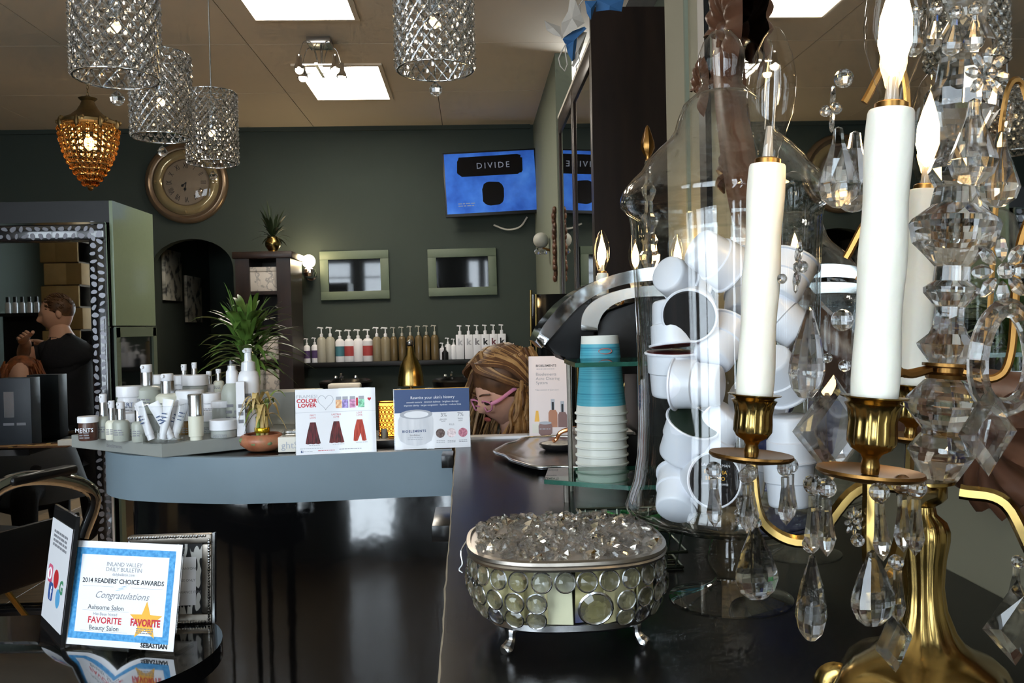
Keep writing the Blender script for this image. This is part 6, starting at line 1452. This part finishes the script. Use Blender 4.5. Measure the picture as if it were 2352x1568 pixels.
for sx in (-1, 1):
    g.tube([HM @ Vector((sx * (0.034 + 0.026 * math.cos(2*PI*k/16)), -0.106 + 0.010 * abs(math.cos(2*PI*k/16)), -0.004 + 0.018 * math.sin(2*PI*k/16))) for k in range(16)], 0.0026, 6, closed=True)
    g.tube(bez([HM @ Vector(p) for p in ((sx * 0.060, -0.096, 0.002), (sx * 0.074, -0.072, 0.004), (sx * 0.083, -0.02, 0.012), (sx * 0.086, 0.02, 0.012))], 4), 0.0052, 6, flat=0.5)
g.tube([HM @ Vector((x, -0.112, -0.002)) for x in (-0.010, 0, 0.010)], 0.0026, 6)
g.obj('glasses', pk, wo, 60)
for sx in (-1, 1):
    G().tube(bez([HM @ Vector(p) for p in ((sx * 0.016, -0.092, 0.004), (sx * 0.028, -0.0945, -0.003), (sx * 0.046, -0.083, 0.002))], 4), 0.0032, 6).obj('eyelash', dkl, wo); G().tube(bez([HM @ Vector(p) for p in ((sx * 0.012, -0.098, 0.026), (sx * 0.030, -0.098, 0.031), (sx * 0.050, -0.082, 0.026))], 4), 0.0024, 6).obj('eyebrow', hb1, wo)
G().sph((0, -0.0985, -0.056), 1, 12, 8, HM, sc=(0.020, 0.006, 0.0075)).obj('lips', mat('lips', (176, 92, 88), 0.4), wo, 60)

# ------------------------------------------------------------------ styling station: floor mirror in a pebble frame
YM = 4.20
xr = at(250, 700, YM).x; xl = xr - 1.30; ztop = at(245, 515, YM).z; zbox = at(240, 460, YM).z; fw_ = 0.075
sta = thing('styling_station', 'tall styling station with a big mirror in a silver pebble frame', 'mirror station', ((xl + xr) / 2, YM, 0)); cx_ = (xl + xr) / 2; W_ = xr - xl
G().box((0, 0.03, ztop / 2), (W_ - 0.1, 0.012, ztop - 0.1)).obj('mirror_glass', M['mirror'], sta)
fr = G()
fb = mat('black_mosaic', (16, 15, 17), 0.15, var=0.1, coat=0.5)
rails = []
for nme, c_, d_ in (('frame_rail', (0, 0, ztop - fw_ / 2), (W_, 0.05, fw_)), ('frame_rail', (0, 0, fw_ / 2), (W_, 0.05, fw_)), ('frame_stile', (W_ / 2 - fw_ / 2, 0, ztop / 2), (fw_, 0.05, ztop - 2 * fw_)), ('frame_stile', (-W_ / 2 + fw_ / 2, 0, ztop / 2), (fw_, 0.05, ztop - 2 * fw_))):
    rails.append(G().box(c_, d_, bev=0.004).obj(nme, fb, sta))
G().box((0, -0.026, ztop + 0.003), (W_ + 0.01, 0.012, 0.010)).obj('chrome_edge', M['chrome'], sta); G().box((W_ / 2 + 0.003, -0.026, ztop / 2), (0.010, 0.012, ztop)).obj('chrome_edge', M['chrome'], sta)
random.seed(77)
pebs = []
pm_ = mat('mother_of_pearl', (150, 150, 158), 0.2, 0.35, var=0.12, scale=12)
for k in range(10):
    n_ = 11; off_ = [random.uniform(0.62, 1.12) for _ in range(n_)]; a_ = random.uniform(0.55, 0.95)
    o_ = [(math.cos(2*PI*i/n_) * off_[i], math.sin(2*PI*i/n_) * off_[i] * a_) for i in range(n_)]
    o_ = [(0.25 * o_[i-1][0] + 0.5 * o_[i][0] + 0.25 * o_[(i+1) % n_][0], 0.25 * o_[i-1][1] + 0.5 * o_[i][1] + 0.25 * o_[(i+1) % n_][1]) for i in range(n_)]
    pebs.append(G().prism(o_, 0, 0.12, XZ).mesh('pebble', pm_, 0))
def pebble(x, z, par, s_): place('pebble', random.choice(pebs), par, (x, -0.0245, z), (0, random.uniform(0, 6.28), 0), (s_, 0.02, s_ * random.uniform(0.8, 1.1)))
z = 0.10; j = 0
while z < ztop - 0.01:
    for q_ in range(2):
        pebble(W_ / 2 - fw_ * (0.28 + 0.46 * q_) + random.uniform(-.003, .003), z + 0.016 * q_, rails[2], random.uniform(0.017, 0.021))
    z += 0.036
x = W_ / 2 - fw_ - 0.01
while x > W_ / 2 - 0.72:
    for q_ in range(2): pebble(x + 0.016 * q_, ztop - fw_ * (0.27 + 0.46 * q_), rails[0], random.uniform(0.017, 0.021))
    x -= 0.037
G().box((0, 0.27, (ztop + zbox) / 2 + 0.005), (W_ + 0.02, 0.52, zbox - ztop - 0.01)).obj('top_box', M['black'], sta); G().box((0, 0.30, ztop / 2), (W_ - 0.04, 0.44, ztop - 0.02)).obj('core', M['black'], sta)
zsp = at(300, 748, 4.45).z
G().box((W_ / 2 + 0.018, 0.27, (zsp + zbox) / 2), (0.016, 0.52, zbox - zsp)).obj('side_panel', mat('green_glass_panel', (138, 152, 124), 0.18, var=0.05, coat=0.4), sta)
G().box((W_ / 2 + 0.010, 0.27, zsp / 2), (0.016, 0.52, zsp - 0.02)).obj('lower_side', M['dark_mirror'], sta)
for yy in (0.03, 0.51): G().box((W_ / 2 + 0.022, yy, zsp / 2), (0.012, 0.05, zsp - 0.02)).obj('side_frame', M['sage'], sta)
G().box((W_ / 2 + 0.022, 0.27, zsp - 0.03), (0.012, 0.52, 0.05)).obj('side_frame', M['sage'], sta)
zs_ = at(90, 1022, 4.05).z
G().box((-0.12, -0.16, zs_ - 0.012), (W_ - 0.24, 0.27, 0.024), bev=0.003).obj('shelf', M['black_lam'], sta); G().box((-0.12, -0.297, zs_ - 0.012), (W_ - 0.24, 0.006, 0.026)).obj('chrome_edge', M['chrome'], sta)
random.seed(5)
for k in range(3):
    p = at(40 + 30 * k, 1015, 3.98); t = thing('hair_extension', 'flat brown hair extension lying on the station shelf, %s' % ('longest and nearest the edge', 'middle one', 'half hidden by the small box')[k], 'hair extension', (p.x, 3.94 + 0.05 * k, zs_ + 0.001), (0, 0, 0.06 * k), group='hair extensions on the shelf')
    g = G()
    for i in range(16): g.tube(bez([(-0.24, -0.016 + 0.002 * i, 0.004), (-0.05, -0.014 + 0.002 * i + random.uniform(-.004, .004), 0.006), (0.12, -0.016 + 0.002 * i, 0.005), (0.24, -0.016 + 0.0022 * i + random.uniform(-.006, .006), 0.003)], 4), 0.0022, 4)
    g.obj('strands', hb1 if k != 1 else hb2, t); G().box((0.0, 0, 0.008), (0.02, 0.038, 0.005)).obj('clip', M['brass_dk'], t)
q = at(150, 1010, 3.98); tag(G().box((0, 0, 0.014), (0.065, 0.05, 0.028), bev=0.002).obj('small_carton', M['matte_paper'], None, loc=(q.x, 4.0, zs_ + 0.001)), 'small cream carton at the end of the station shelf', 'carton')
q = at(52, 940, 4.06); hbx = at(52, 868, 4.06).z - zs_
t = thing('tool_box', 'tall charcoal product box with a silver window on the station shelf', 'box', (q.x - 0.03, 4.09, zs_ + 0.001)); G().box((0, 0, hbx / 2), (0.15, 0.09, hbx), bev=0.002).obj('box_body', mat('charcoal_card', (48, 52, 58), 0.5, var=0.08), t); rect(t, -0.045, hbx * 0.42, 0.0, hbx * 0.80, M['silver'], -0.0456, 'window'); lines(t, -0.05, 0.05, [hbx * 0.3], 0.012, M['ink_grey'], -0.0458)
# -------- stylist and client, standing off to the left and seen in that mirror
def refl(px, py, D): p = at(px, py, D); return Vector((p.x, 2 * (YM + 0.024) - p.y, p.z))
DM = 5.6
b0 = refl(165, 1010, DM); man = thing('person', 'short-haired man in a black shirt styling hair, seen in the station mirror', 'person', (b0.x, b0.y, 0)); bz = Vector((b0.x, b0.y, 0))
r_ = lambda px, py, D=DM: refl(px, py, D) - bz
J = {'pelvis': (r_(168, 1000), .16, .13), 'waist': (r_(168, 930), .15, .12), 'chest': (r_(160, 850), .165, .13), 'upper': (r_(150, 800), .12, .10), 'neck': (r_(140, 772), .060, .060), 'skull': (r_(133, 735), .07, .07),
     'sl': (r_(112, 808, DM - 0.05), .065, .065), 'el': (r_(52, 818, DM - 0.10), .048, .048), 'wl': (r_(60, 785, DM - 0.30), .033, .033),
     'sr': (r_(200, 812, DM + 0.05), .065, .065), 'er': (r_(190, 880, DM + 0.28), .048, .048), 'wr': (r_(110, 790, DM + 0.32), .033, .033),
     'hl': (r_(140, 1005), .11, .11), 'kl': (Vector((-0.08, 0.05, 0.52)), .07, .07), 'al': (Vector((-0.08, 0.0, 0.10)), .045, .045), 'tl': (Vector((-0.18, 0.02, 0.04)), .04, .035), 'hr': (r_(200, 1005), .11, .11), 'kr': (Vector((0.10, 0.0, 0.52)), .07, .07), 'ar': (Vector((0.10, -0.05, 0.10)), .045, .045), 'tr': (Vector((0.0, -0.03, 0.04)), .04, .035)}
hc2 = r_(131, 722); HM2 = Matrix.Translation(hc2) @ Matrix.Rotation(math.radians(-112), 4, 'Z') @ Matrix.Rotation(0.18, 4, 'X')
g = G(); g.bm.from_mesh(add_head(skin(J, ED), HM2, SK2))
hand(g, J['wl'][0], (0.1, 0.5, 0.25), (0.6, 0, -0.6), 0.5, 1.0, 1); hand(g, J['wr'][0], (-0.6, 0.2, 0.2), (0, 0, -1), 0.5, 1.0, -1)
bo = g.obj('body', SK2, man, 70)
dress(bo.data, J, ED, blk, {('upper', 'neck'): 0.75, ('neck', 'skull'): 0, ('sl', 'el'): 0.5, ('el', 'wl'): 0, ('sr', 'er'): 0.5, ('er', 'wr'): 0}, hc2)
J2 = dict(J); J2['el'] = (J['sl'][0].lerp(J['el'][0], 0.5), .058, .058); J2['er'] = (J['sr'][0].lerp(J['er'][0], 0.55), .058, .058); J2['neck'] = (J['upper'][0].lerp(J['neck'][0], 0.95), .060, .060); J2['upper'] = (J['upper'][0], .15, .115); J2['sl'] = (J['sl'][0], .075, .075); J2['sr'] = (J['sr'][0], .075, .075)
garment(J2, ['pelvis', 'waist', 'chest', 'upper', 'neck', 'sl', 'el', 'sr', 'er'], ED, 0.014, blk, 'shirt', man); garment(J, ['pelvis', 'hl', 'kl', 'al', 'hr', 'kr', 'ar'], ED, 0.014, blk, 'trousers', man)
G().lathe([(0.068, 0), (0.075, 0.03), (0.066, 0.034)], 20, Matrix.Translation(J['neck'][0] - Vector((0, 0, 0.035)))).obj('collar', blk, man)
g = G(); g.sph((0, 0.022, 0.034), 1, 22, 14, HM2, sc=(0.082, 0.090, 0.090))
for k in range(260):
    th = random.uniform(0, 2*PI); ph = random.uniform(0, 0.55) * PI; d_ = Vector((math.sin(ph) * math.cos(th), math.sin(ph) * math.sin(th), math.cos(ph)))
    if d_.y < -0.75 and d_.z < 0.5: continue
    p = Vector((0.080 * d_.x, 0.022 + 0.088 * d_.y, 0.034 + 0.088 * d_.z)); g.tube([HM2 @ p, HM2 @ (p * 1.06 + Vector((0, -0.012, 0.006)))], [0.006, 0.002], 4)
g.obj('hair', hb1, man, 60)
# client in a cape
cb0 = refl(45, 1000, 5.25); cl = thing('person', 'seated client in a grey cape with long auburn hair, seen in the station mirror', 'person', (cb0.x, cb0.y, 0)); bz = Vector((cb0.x, cb0.y, 0))
hc3 = refl(50, 868, 5.25) - bz; HM3 = Matrix.Translation(hc3) @ Matrix.Rotation(math.radians(160), 4, 'Z') @ Matrix.Rotation(0.2, 4, 'X')
f3 = Vector((0.2, 0.95, 0)); s3 = Vector((0.95, -0.2, 0)); zz = hc3.z
v3 = lambda f_, s_, z: f3 * f_ + s3 * s_ + Vector((hc3.x, hc3.y, z))
J = {'pelvis': (v3(-.03, 0, zz - .62), .15, .13), 'waist': (v3(0, 0, zz - .48), .13, .11), 'chest': (v3(0, 0, zz - .32), .15, .12), 'upper': (v3(0, 0, zz - .22), .10, .09), 'neck': (v3(-.01, 0, zz - .12), .05, .05), 'skull': (v3(-.01, 0, zz - .02), .06, .06), 'sl': (v3(0, .17, zz - .23), .055, .055), 'el': (v3(.08, .22, zz - .48), .042, .042), 'wl': (v3(.30, .10, zz - .52), .03, .03), 'sr': (v3(0, -.17, zz - .23), .055, .055), 'er': (v3(.08, -.22, zz - .48), .042, .042), 'wr': (v3(.30, -.10, zz - .52), .03, .03),
     'hl': (v3(.05, .10, zz - .63), .09, .09), 'kl': (v3(.45, .11, zz - .62), .065, .065), 'al': (v3(.42, .11, .09), .04, .04), 'tl': (v3(.54, .11, .04), .035, .03), 'hr': (v3(.05, -.10, zz - .63), .09, .09), 'kr': (v3(.45, -.11, zz - .62), .065, .065), 'ar': (v3(.42, -.11, .09), .04, .04), 'tr': (v3(.54, -.11, .04), .035, .03)}
g = G(); g.bm.from_mesh(add_head(skin(J, ED), HM3, SK))
for sgn, k in ((1, 'wl'), (-1, 'wr')): hand(g, J[k][0], f3, (0, 0, -1), 0.35, 0.95, sgn)
bo = g.obj('body', SK, cl, 70)
dress(bo.data, J, ED, blk, {('upper', 'neck'): 0.5, ('neck', 'skull'): 0, ('el', 'wl'): 0.97, ('er', 'wr'): 0.97}, hc3)
garment(J, ['pelvis', 'hl', 'kl', 'al', 'hr', 'kr', 'ar'], ED, 0.014, blk, 'trousers', cl); garment(J, ['pelvis', 'waist', 'chest', 'upper', 'sl', 'el', 'wl', 'sr', 'er', 'wr'], ED, 0.010, blk, 'sweater', cl)
G().lathe([(0.06, zz - .10), (0.12, zz - .15), (0.22, zz - .25), (0.30, zz - .50), (0.36, zz - .70)], 36, c=(hc3.x, hc3.y, 0), flute=lambda a, z: 1 + 0.06 * math.cos(7 * a) * (zz - .1 - z)).obj('cape', mat('grey_cape', (78, 80, 86), 0.7, var=0.08), cl, 70)
aub = ramp_mat('hair_auburn', [(0.3, (96, 48, 26)), (0.65, (168, 98, 58))], 0.5, 30)
g = G(); g.sph((0, 0.025, 0.03), 1, 20, 14, HM3, sc=(0.092, 0.10, 0.102))
for k in range(170):
    th = random.uniform(-0.35 * PI, 1.35 * PI); p = HM3 @ Vector((0.09 * math.cos(th), 0.025 + 0.09 * math.sin(th), random.uniform(-0.02, 0.10))); dw = (p - hc3); dw.z = 0; dw.normalize(); L_ = random.uniform(0.30, 0.46); ph = random.uniform(0, 6)
    g.tube([p + dw * (0.03 * math.sin(min(1, i / 4) * PI / 2) + 0.02 * i / 8) + Vector((0.006 * math.sin(i + ph), 0.006 * math.cos(i + ph), -L_ * (i / 8) ** 1.1)) for i in range(9)], [0.006] * 6 + [0.004, 0.003, 0.001], 5)
g.obj('hair', aub, cl, 60)
# salon furniture that only that mirror shows: stone pier, shelf with bottles
pr = thing('stone_pier', 'tan stone block pier beside the window, seen in the station mirror', 'pillar', (0, 0, 0)); p = refl(158, 640, 8.1); pr.location = (p.x, p.y, 0)
stn = mat('tan_stone', (150, 122, 78), 0.85, var=0.15, scale=12, bump=0.3); stn2 = mat('pale_stone', (172, 144, 98), 0.85, var=0.15, scale=12, bump=0.3)
G().box((0, 0, ZC / 2), (0.30, 0.26, ZC)).obj('mortar_core', M['ceilgap'], pr)
for k in range(16):
    for q_ in range(2): G().box(((-0.08 + 0.16 * q_) + (0.03 if k % 2 else -0.03), 0, 0.1 + 0.2 * k), (0.15 + (0.05 if (k + q_) % 2 else -0.01), 0.30, 0.19), bev=0.006).obj('stone', stn if (k + q_) % 3 else stn2, pr)
p = refl(72, 722, 8.3); tag(G().box((p.x, p.y, p.z), (0.6, 0.16, 0.03)).obj('product_shelf', M['black']), 'dark product shelf near the left wall, seen in the station mirror', 'shelf')
G().box((p.x, p.y - 0.085, p.z / 2), (0.6, 0.02, p.z)).obj('shelf_back', M['black'], bpy.data.objects['product_shelf'])
for k in range(7):
    t = thing('tonic_bottle', 'white bottle with black cap on the mirrored product shelf', 'bottle', (p.x - 0.2 + 0.065 * k, p.y + 0.02, p.z + 0.016), group='white bottles on the mirrored shelf')
    G().lathe([(0, 0), (0.022, 0), (0.022, 0.09), (0.012, 0.10), (0, 0.10)], 14).obj('bottle_body', M['white'], t); G().lathe([(0, 0.10), (0.015, 0.10), (0.015, 0.15), (0, 0.15)], 14).obj('cap', M['black'], t)

# ------------------------------------------------------------------ styling chair
q = at(-30, 1230, 3.05); ch = thing('styling_chair', 'black salon chair with chrome arms in front of the station', 'chair', (q.x - 0.05, 3.05, 0), (0, 0, math.radians(-22)))
zse = 0.66
G().box((0, 0, zse - 0.06), (0.50, 0.48, 0.13), bev=0.04).obj('seat', M['blacksat'], ch); G().box((0, -0.26, zse + 0.22), (0.48, 0.10, 0.46), M=Matrix.Translation((0, -0.26, zse)) @ Matrix.Rotation(-0.12, 4, 'X') @ Matrix.Translation((0, 0.26, -zse)), bev=0.035).obj('backrest', M['blacksat'], ch)
for sx in (-1, 1):
    a_ = G().tube(bez([(sx * 0.29, -0.24, zse + 0.02), (sx * 0.30, -0.22, zse + 0.17), (sx * 0.30, -0.08, zse + 0.235), (sx * 0.30, 0.12, zse + 0.20), (sx * 0.30, 0.24, zse + 0.12), (sx * 0.28, 0.20, zse - 0.02)], 6), 0.016, 10, flat=1.6).obj('armrest', M['chrome'], ch); G().box((sx * 0.30, 0.02, zse + 0.235), (0.055, 0.26, 0.03), bev=0.012).obj('arm_pad', M['blacksat'], a_)
    G().box((sx * 0.285, -0.02, zse - 0.02), (0.02, 0.40, 0.20), bev=0.008).obj('side_panel', M['blacksat'], ch)
G().lathe([(0, 0.0), (0.28, 0), (0.29, 0.015), (0.10, 0.04), (0.05, 0.06), (0.045, 0.40), (0.06, zse - 0.12), (0, zse - 0.12)], 36).obj('pedestal', M['chrome'], ch)
g = G()
for sx in (-0.14, 0.14): g.tube([(sx, 0.22, 0.44), (sx, 0.34, 0.26), (sx, 0.44, 0.20)], 0.011, 8)
g.tube([(-0.17, 0.44, 0.20), (0.17, 0.44, 0.20)], 0.014, 8); g.obj('footrest', M['brass'], ch)

# ------------------------------------------------------------------ round-ended black side table with the award
ZS = H - 0.49
ol = [(-1.20, 1.165), (-0.60, 1.165)] + [(-0.60 + 0.195 * math.cos(a), 1.36 + 0.195 * math.sin(a)) for a in [(-PI/2 + PI * k / 24) for k in range(1, 24)]] + [(-0.60, 1.555), (-1.20, 1.555)]
st = thing('side_table', 'glossy black side table with a rounded end holding the award', 'table', (-0.80, 1.36, 0)); o3 = Matrix.Translation((0.80, -1.36, 0))
G().prism(ol, ZS - 0.028, ZS, o3, bev=0.006).obj('table_top', M['black_gloss'], st, 50)
G().prism([(-0.80 + (x + 0.80) * 0.93, 1.36 + (y - 1.36) * 0.90) for x, y in ol], ZS - 0.10, ZS - 0.028, o3).obj('apron', M['black'], st, 50)
for x, y in ((-0.50, 1.36), (-0.66, 1.22), (-0.66, 1.50), (-1.14, 1.22), (-1.14, 1.50)): G().tube([(x + 0.80, y - 1.36, 0), (x + 0.80, y - 1.36, ZS - 0.1)], [0.014, 0.022], 12).obj('leg', M['black'], st)
random.seed(12)
M['award_blue'] = ramp_mat('award_border', [(0.4, (52, 136, 196)), (0.6, (84, 164, 216))], 0.5, 160)
t, w, h = sign('award_certificate', 'framed readers choice award certificate with blue border on the side table', (140, 1472), (397, 1497), (1.388, 1.332), 228, lean=0.20, z=ZS)
t['category'] = 'certificate'
G().box((0, 0, h / 2 + 0.006), (w, 0.0008, h)).obj('sheet', M['paper'], t, 0)
Xf = lambda f_: f_ * w; Zf = lambda f_: 0.006 + f_ * h
for x0, z0, x1, z1 in ((-0.45, 0.06, 0.45, 0.125), (-0.45, 0.87, 0.45, 0.935), (-0.45, 0.125, -0.395, 0.87), (0.395, 0.125, 0.45, 0.87)): rect(t, Xf(x0), Zf(z0), Xf(x1), Zf(z1), M['award_blue'], name='border')
text('INLAND VALLEY', 0.0088, M['ink_grey'], t, 0, Zf(0.765)); text('DAILY BULLETIN', 0.0088, M['ink_grey'], t, 0, Zf(0.715)); text('dailybulletin.com', 0.006, M['ink_grey'], t, 0, Zf(0.675))
text("2014 READERS' CHOICE AWARDS", 0.0098, M['ink'], t, 0, Zf(0.60), bold=0.0002); rect(t, Xf(-0.36), Zf(0.565), Xf(-0.08), Zf(0.568), M['ink_lgrey']); rect(t, Xf(0.08), Zf(0.565), Xf(0.36), Zf(0.568), M['ink_lgrey'])
for k in range(3): flat([(Xf(-0.07 + 0.02 * k), Zf(0.530 + 0.018 * k)), (Xf(0.03 + 0.02 * k), Zf(0.555 + 0.018 * k)), (Xf(0.06 + 0.02 * k), Zf(0.565 + 0.018 * k)), (Xf(-0.02 + 0.02 * k), Zf(0.538 + 0.018 * k))], M['award_blue'], t)
text('Congratulations', 0.0150, M['ink_grey'], t, 0, Zf(0.455), shear=0.4)
text('Aahsome Salon', 0.0105, M['ink'], t, Xf(-0.13), Zf(0.345)); rect(t, Xf(-0.34), Zf(0.333), Xf(0.08), Zf(0.336), M['ink_lgrey']); text('Has Been Voted', 0.0066, M['ink_grey'], t, Xf(-0.13), Zf(0.290)); text('FAVORITE', 0.0135, M['ink_red'], t, Xf(-0.13), Zf(0.215), bold=0.0003); text('Beauty Salon', 0.0105, M['ink'], t, Xf(-0.13), Zf(0.150)); rect(t, Xf(-0.34), Zf(0.138), Xf(0.08), Zf(0.141), M['ink_lgrey'])
flat([(Xf(0.235) + (0.030 if k % 2 == 0 else 0.0125) * math.sin(2*PI*k/10), Zf(0.26) + (0.030 if k % 2 == 0 else 0.0125) * math.cos(2*PI*k/10)) for k in range(10)], M['gold_ink'], t, -0.0006, 'star'); text('FAVORITE', 0.0145, M['ink_red'], t, Xf(0.235), Zf(0.215), -0.0010, bold=0.0006, sx=0.8); lines(t, Xf(0.16), Xf(0.31), [Zf(0.185), Zf(0.165), Zf(0.145)], 0.0014, M['ink_grey'], -0.0009)
text('SEBASTIAN', 0.0095, M['ink'], t, Xf(0.33), Zf(0.02), -0.0014, bold=0.0002)
# social media card
t, w, h = sign('social_card', 'dark acrylic holder with a social media card turned sideways', (90, 1424), (137, 1478), (1.49, 1.38), 282, lean=0.14, z=ZS)
G().box((0, 0.004, h / 2), (w, 0.006, h)).obj('backing', M['black'], t); G().box((0, -0.0004, h * 0.50), (w * 0.92, 0.0008, h * 0.80)).obj('sheet', M['paper'], t, 0)
lines(t, -w * 0.30, w * 0.32, [h * (0.80 - 0.035 * k) for k in range(4)], 0.004, M['ink_grey'], -0.0012)
for x, z, c_, ltr in ((-0.26, 0.47, (206, 90, 120), 'O'), (0.02, 0.46, (190, 40, 44), ''), (0.28, 0.44, (70, 140, 100), 'G'), (-0.16, 0.34, (52, 86, 150), 'f'), (0.18, 0.33, (86, 160, 206), '')):
    m_ = mat('icon', c_, 0.5, var=0.05)
    if ltr == 'G': text('G', 0.029, m_, t, w * x, h * z - 0.012, -0.0012, bold=0.001)
    elif ltr == '': flat(ell(w * x, h * z, 0.015 if x < 0.1 else 0.013, 0.015), m_, t, -0.001, 'icon')
    else:
        flat(rrect(0.028, 0.029, 0.007, 4, w * x, h * z), m_, t, -0.001, 'icon')
        if ltr == 'f': text('f', 0.029, M['ink_white'], t, w * x + 0.004, h * z - 0.011, -0.0016, bold=0.001)
        else: G().tube([(w * x + 0.009 * math.cos(2*PI*k/14), -0.0014, h * z + 0.009 * math.sin(2*PI*k/14)) for k in range(14)], 0.0014, 4, closed=True).obj('icon_ring', M['ink_white'], t)
# silver frame with zebra mat
t, w, h = sign('framed_notice', 'ornate silver photo frame with zebra print mat behind the award', (292, 1436), (487, 1430), (1.475, 1.475), 202, lean=0.10, z=ZS, stand=False)
t['category'] = 'photo frame'
fwid = 0.017
for z_, nm_ in ((fwid / 2, 'frame_rail'), (h - fwid / 2, 'frame_rail')): G().box((0, 0.004, z_), (w, 0.016, fwid), bev=0.004).obj(nm_, M['pewter'], t)
for x_ in (-1, 1): G().box((x_ * (w - fwid) / 2, 0.004, h / 2), (fwid, 0.016, h - 2 * fwid), bev=0.004).obj('frame_stile', M['pewter'], t)
g = G(); random.seed(4)
per = [(-w/2 + 0.003 + k * 0.0045, zz_) for zz_ in (0.004, h - 0.004) for k in range(int((w - 0.006) / 0.0045))] + [(xx, 0.004 + k * 0.0045) for xx in (-w/2 + 0.004, w/2 - 0.004) for k in range(int((h - 0.008) / 0.0045))]
for x_, z_ in per: g.sph((x_, -0.0045, z_), random.uniform(0.0022, 0.0034), 6, 4)
g.obj('beaded_edge', M['silver'], t)
zeb = ramp_mat('zebra_print', [(0.52, (18, 18, 20)), (0.545, (214, 214, 210))], 0.5, 45, 'noise', stretch=(2.2, 1, 0.7), detail=1)
G().box((0, 0.004, h / 2), (w - 2 * fwid, 0.006, h - 2 * fwid)).obj('zebra_mat', zeb, t); rect(t, -w/2 + fwid + 0.010, fwid + 0.014, w/2 - fwid - 0.010, h - fwid - 0.022, M['paper'], 0.0004)
for k, s_ in enumerate(('TO ANYONE', 'AGE ONLY', 'CLEARANCE ITEM')): text(s_, 0.0058, M['ink_grey'], t, w * 0.20, h * (0.60 - 0.13 * k), -0.0002)
G().box((w * 0.5 + 0.002, 0.006, h / 2), (0.004, 0.010, h)).obj('frame_side', M['silver'], t); G().box((0, 0.035, h * 0.35), (0.05, 0.003, h * 0.72), M=Matrix.Translation((0, 0.012, h * 0.7)) @ Matrix.Rotation(0.36, 4, 'X') @ Matrix.Translation((0, -0.035, -h * 0.7))).obj('easel_back', M['black'], t)
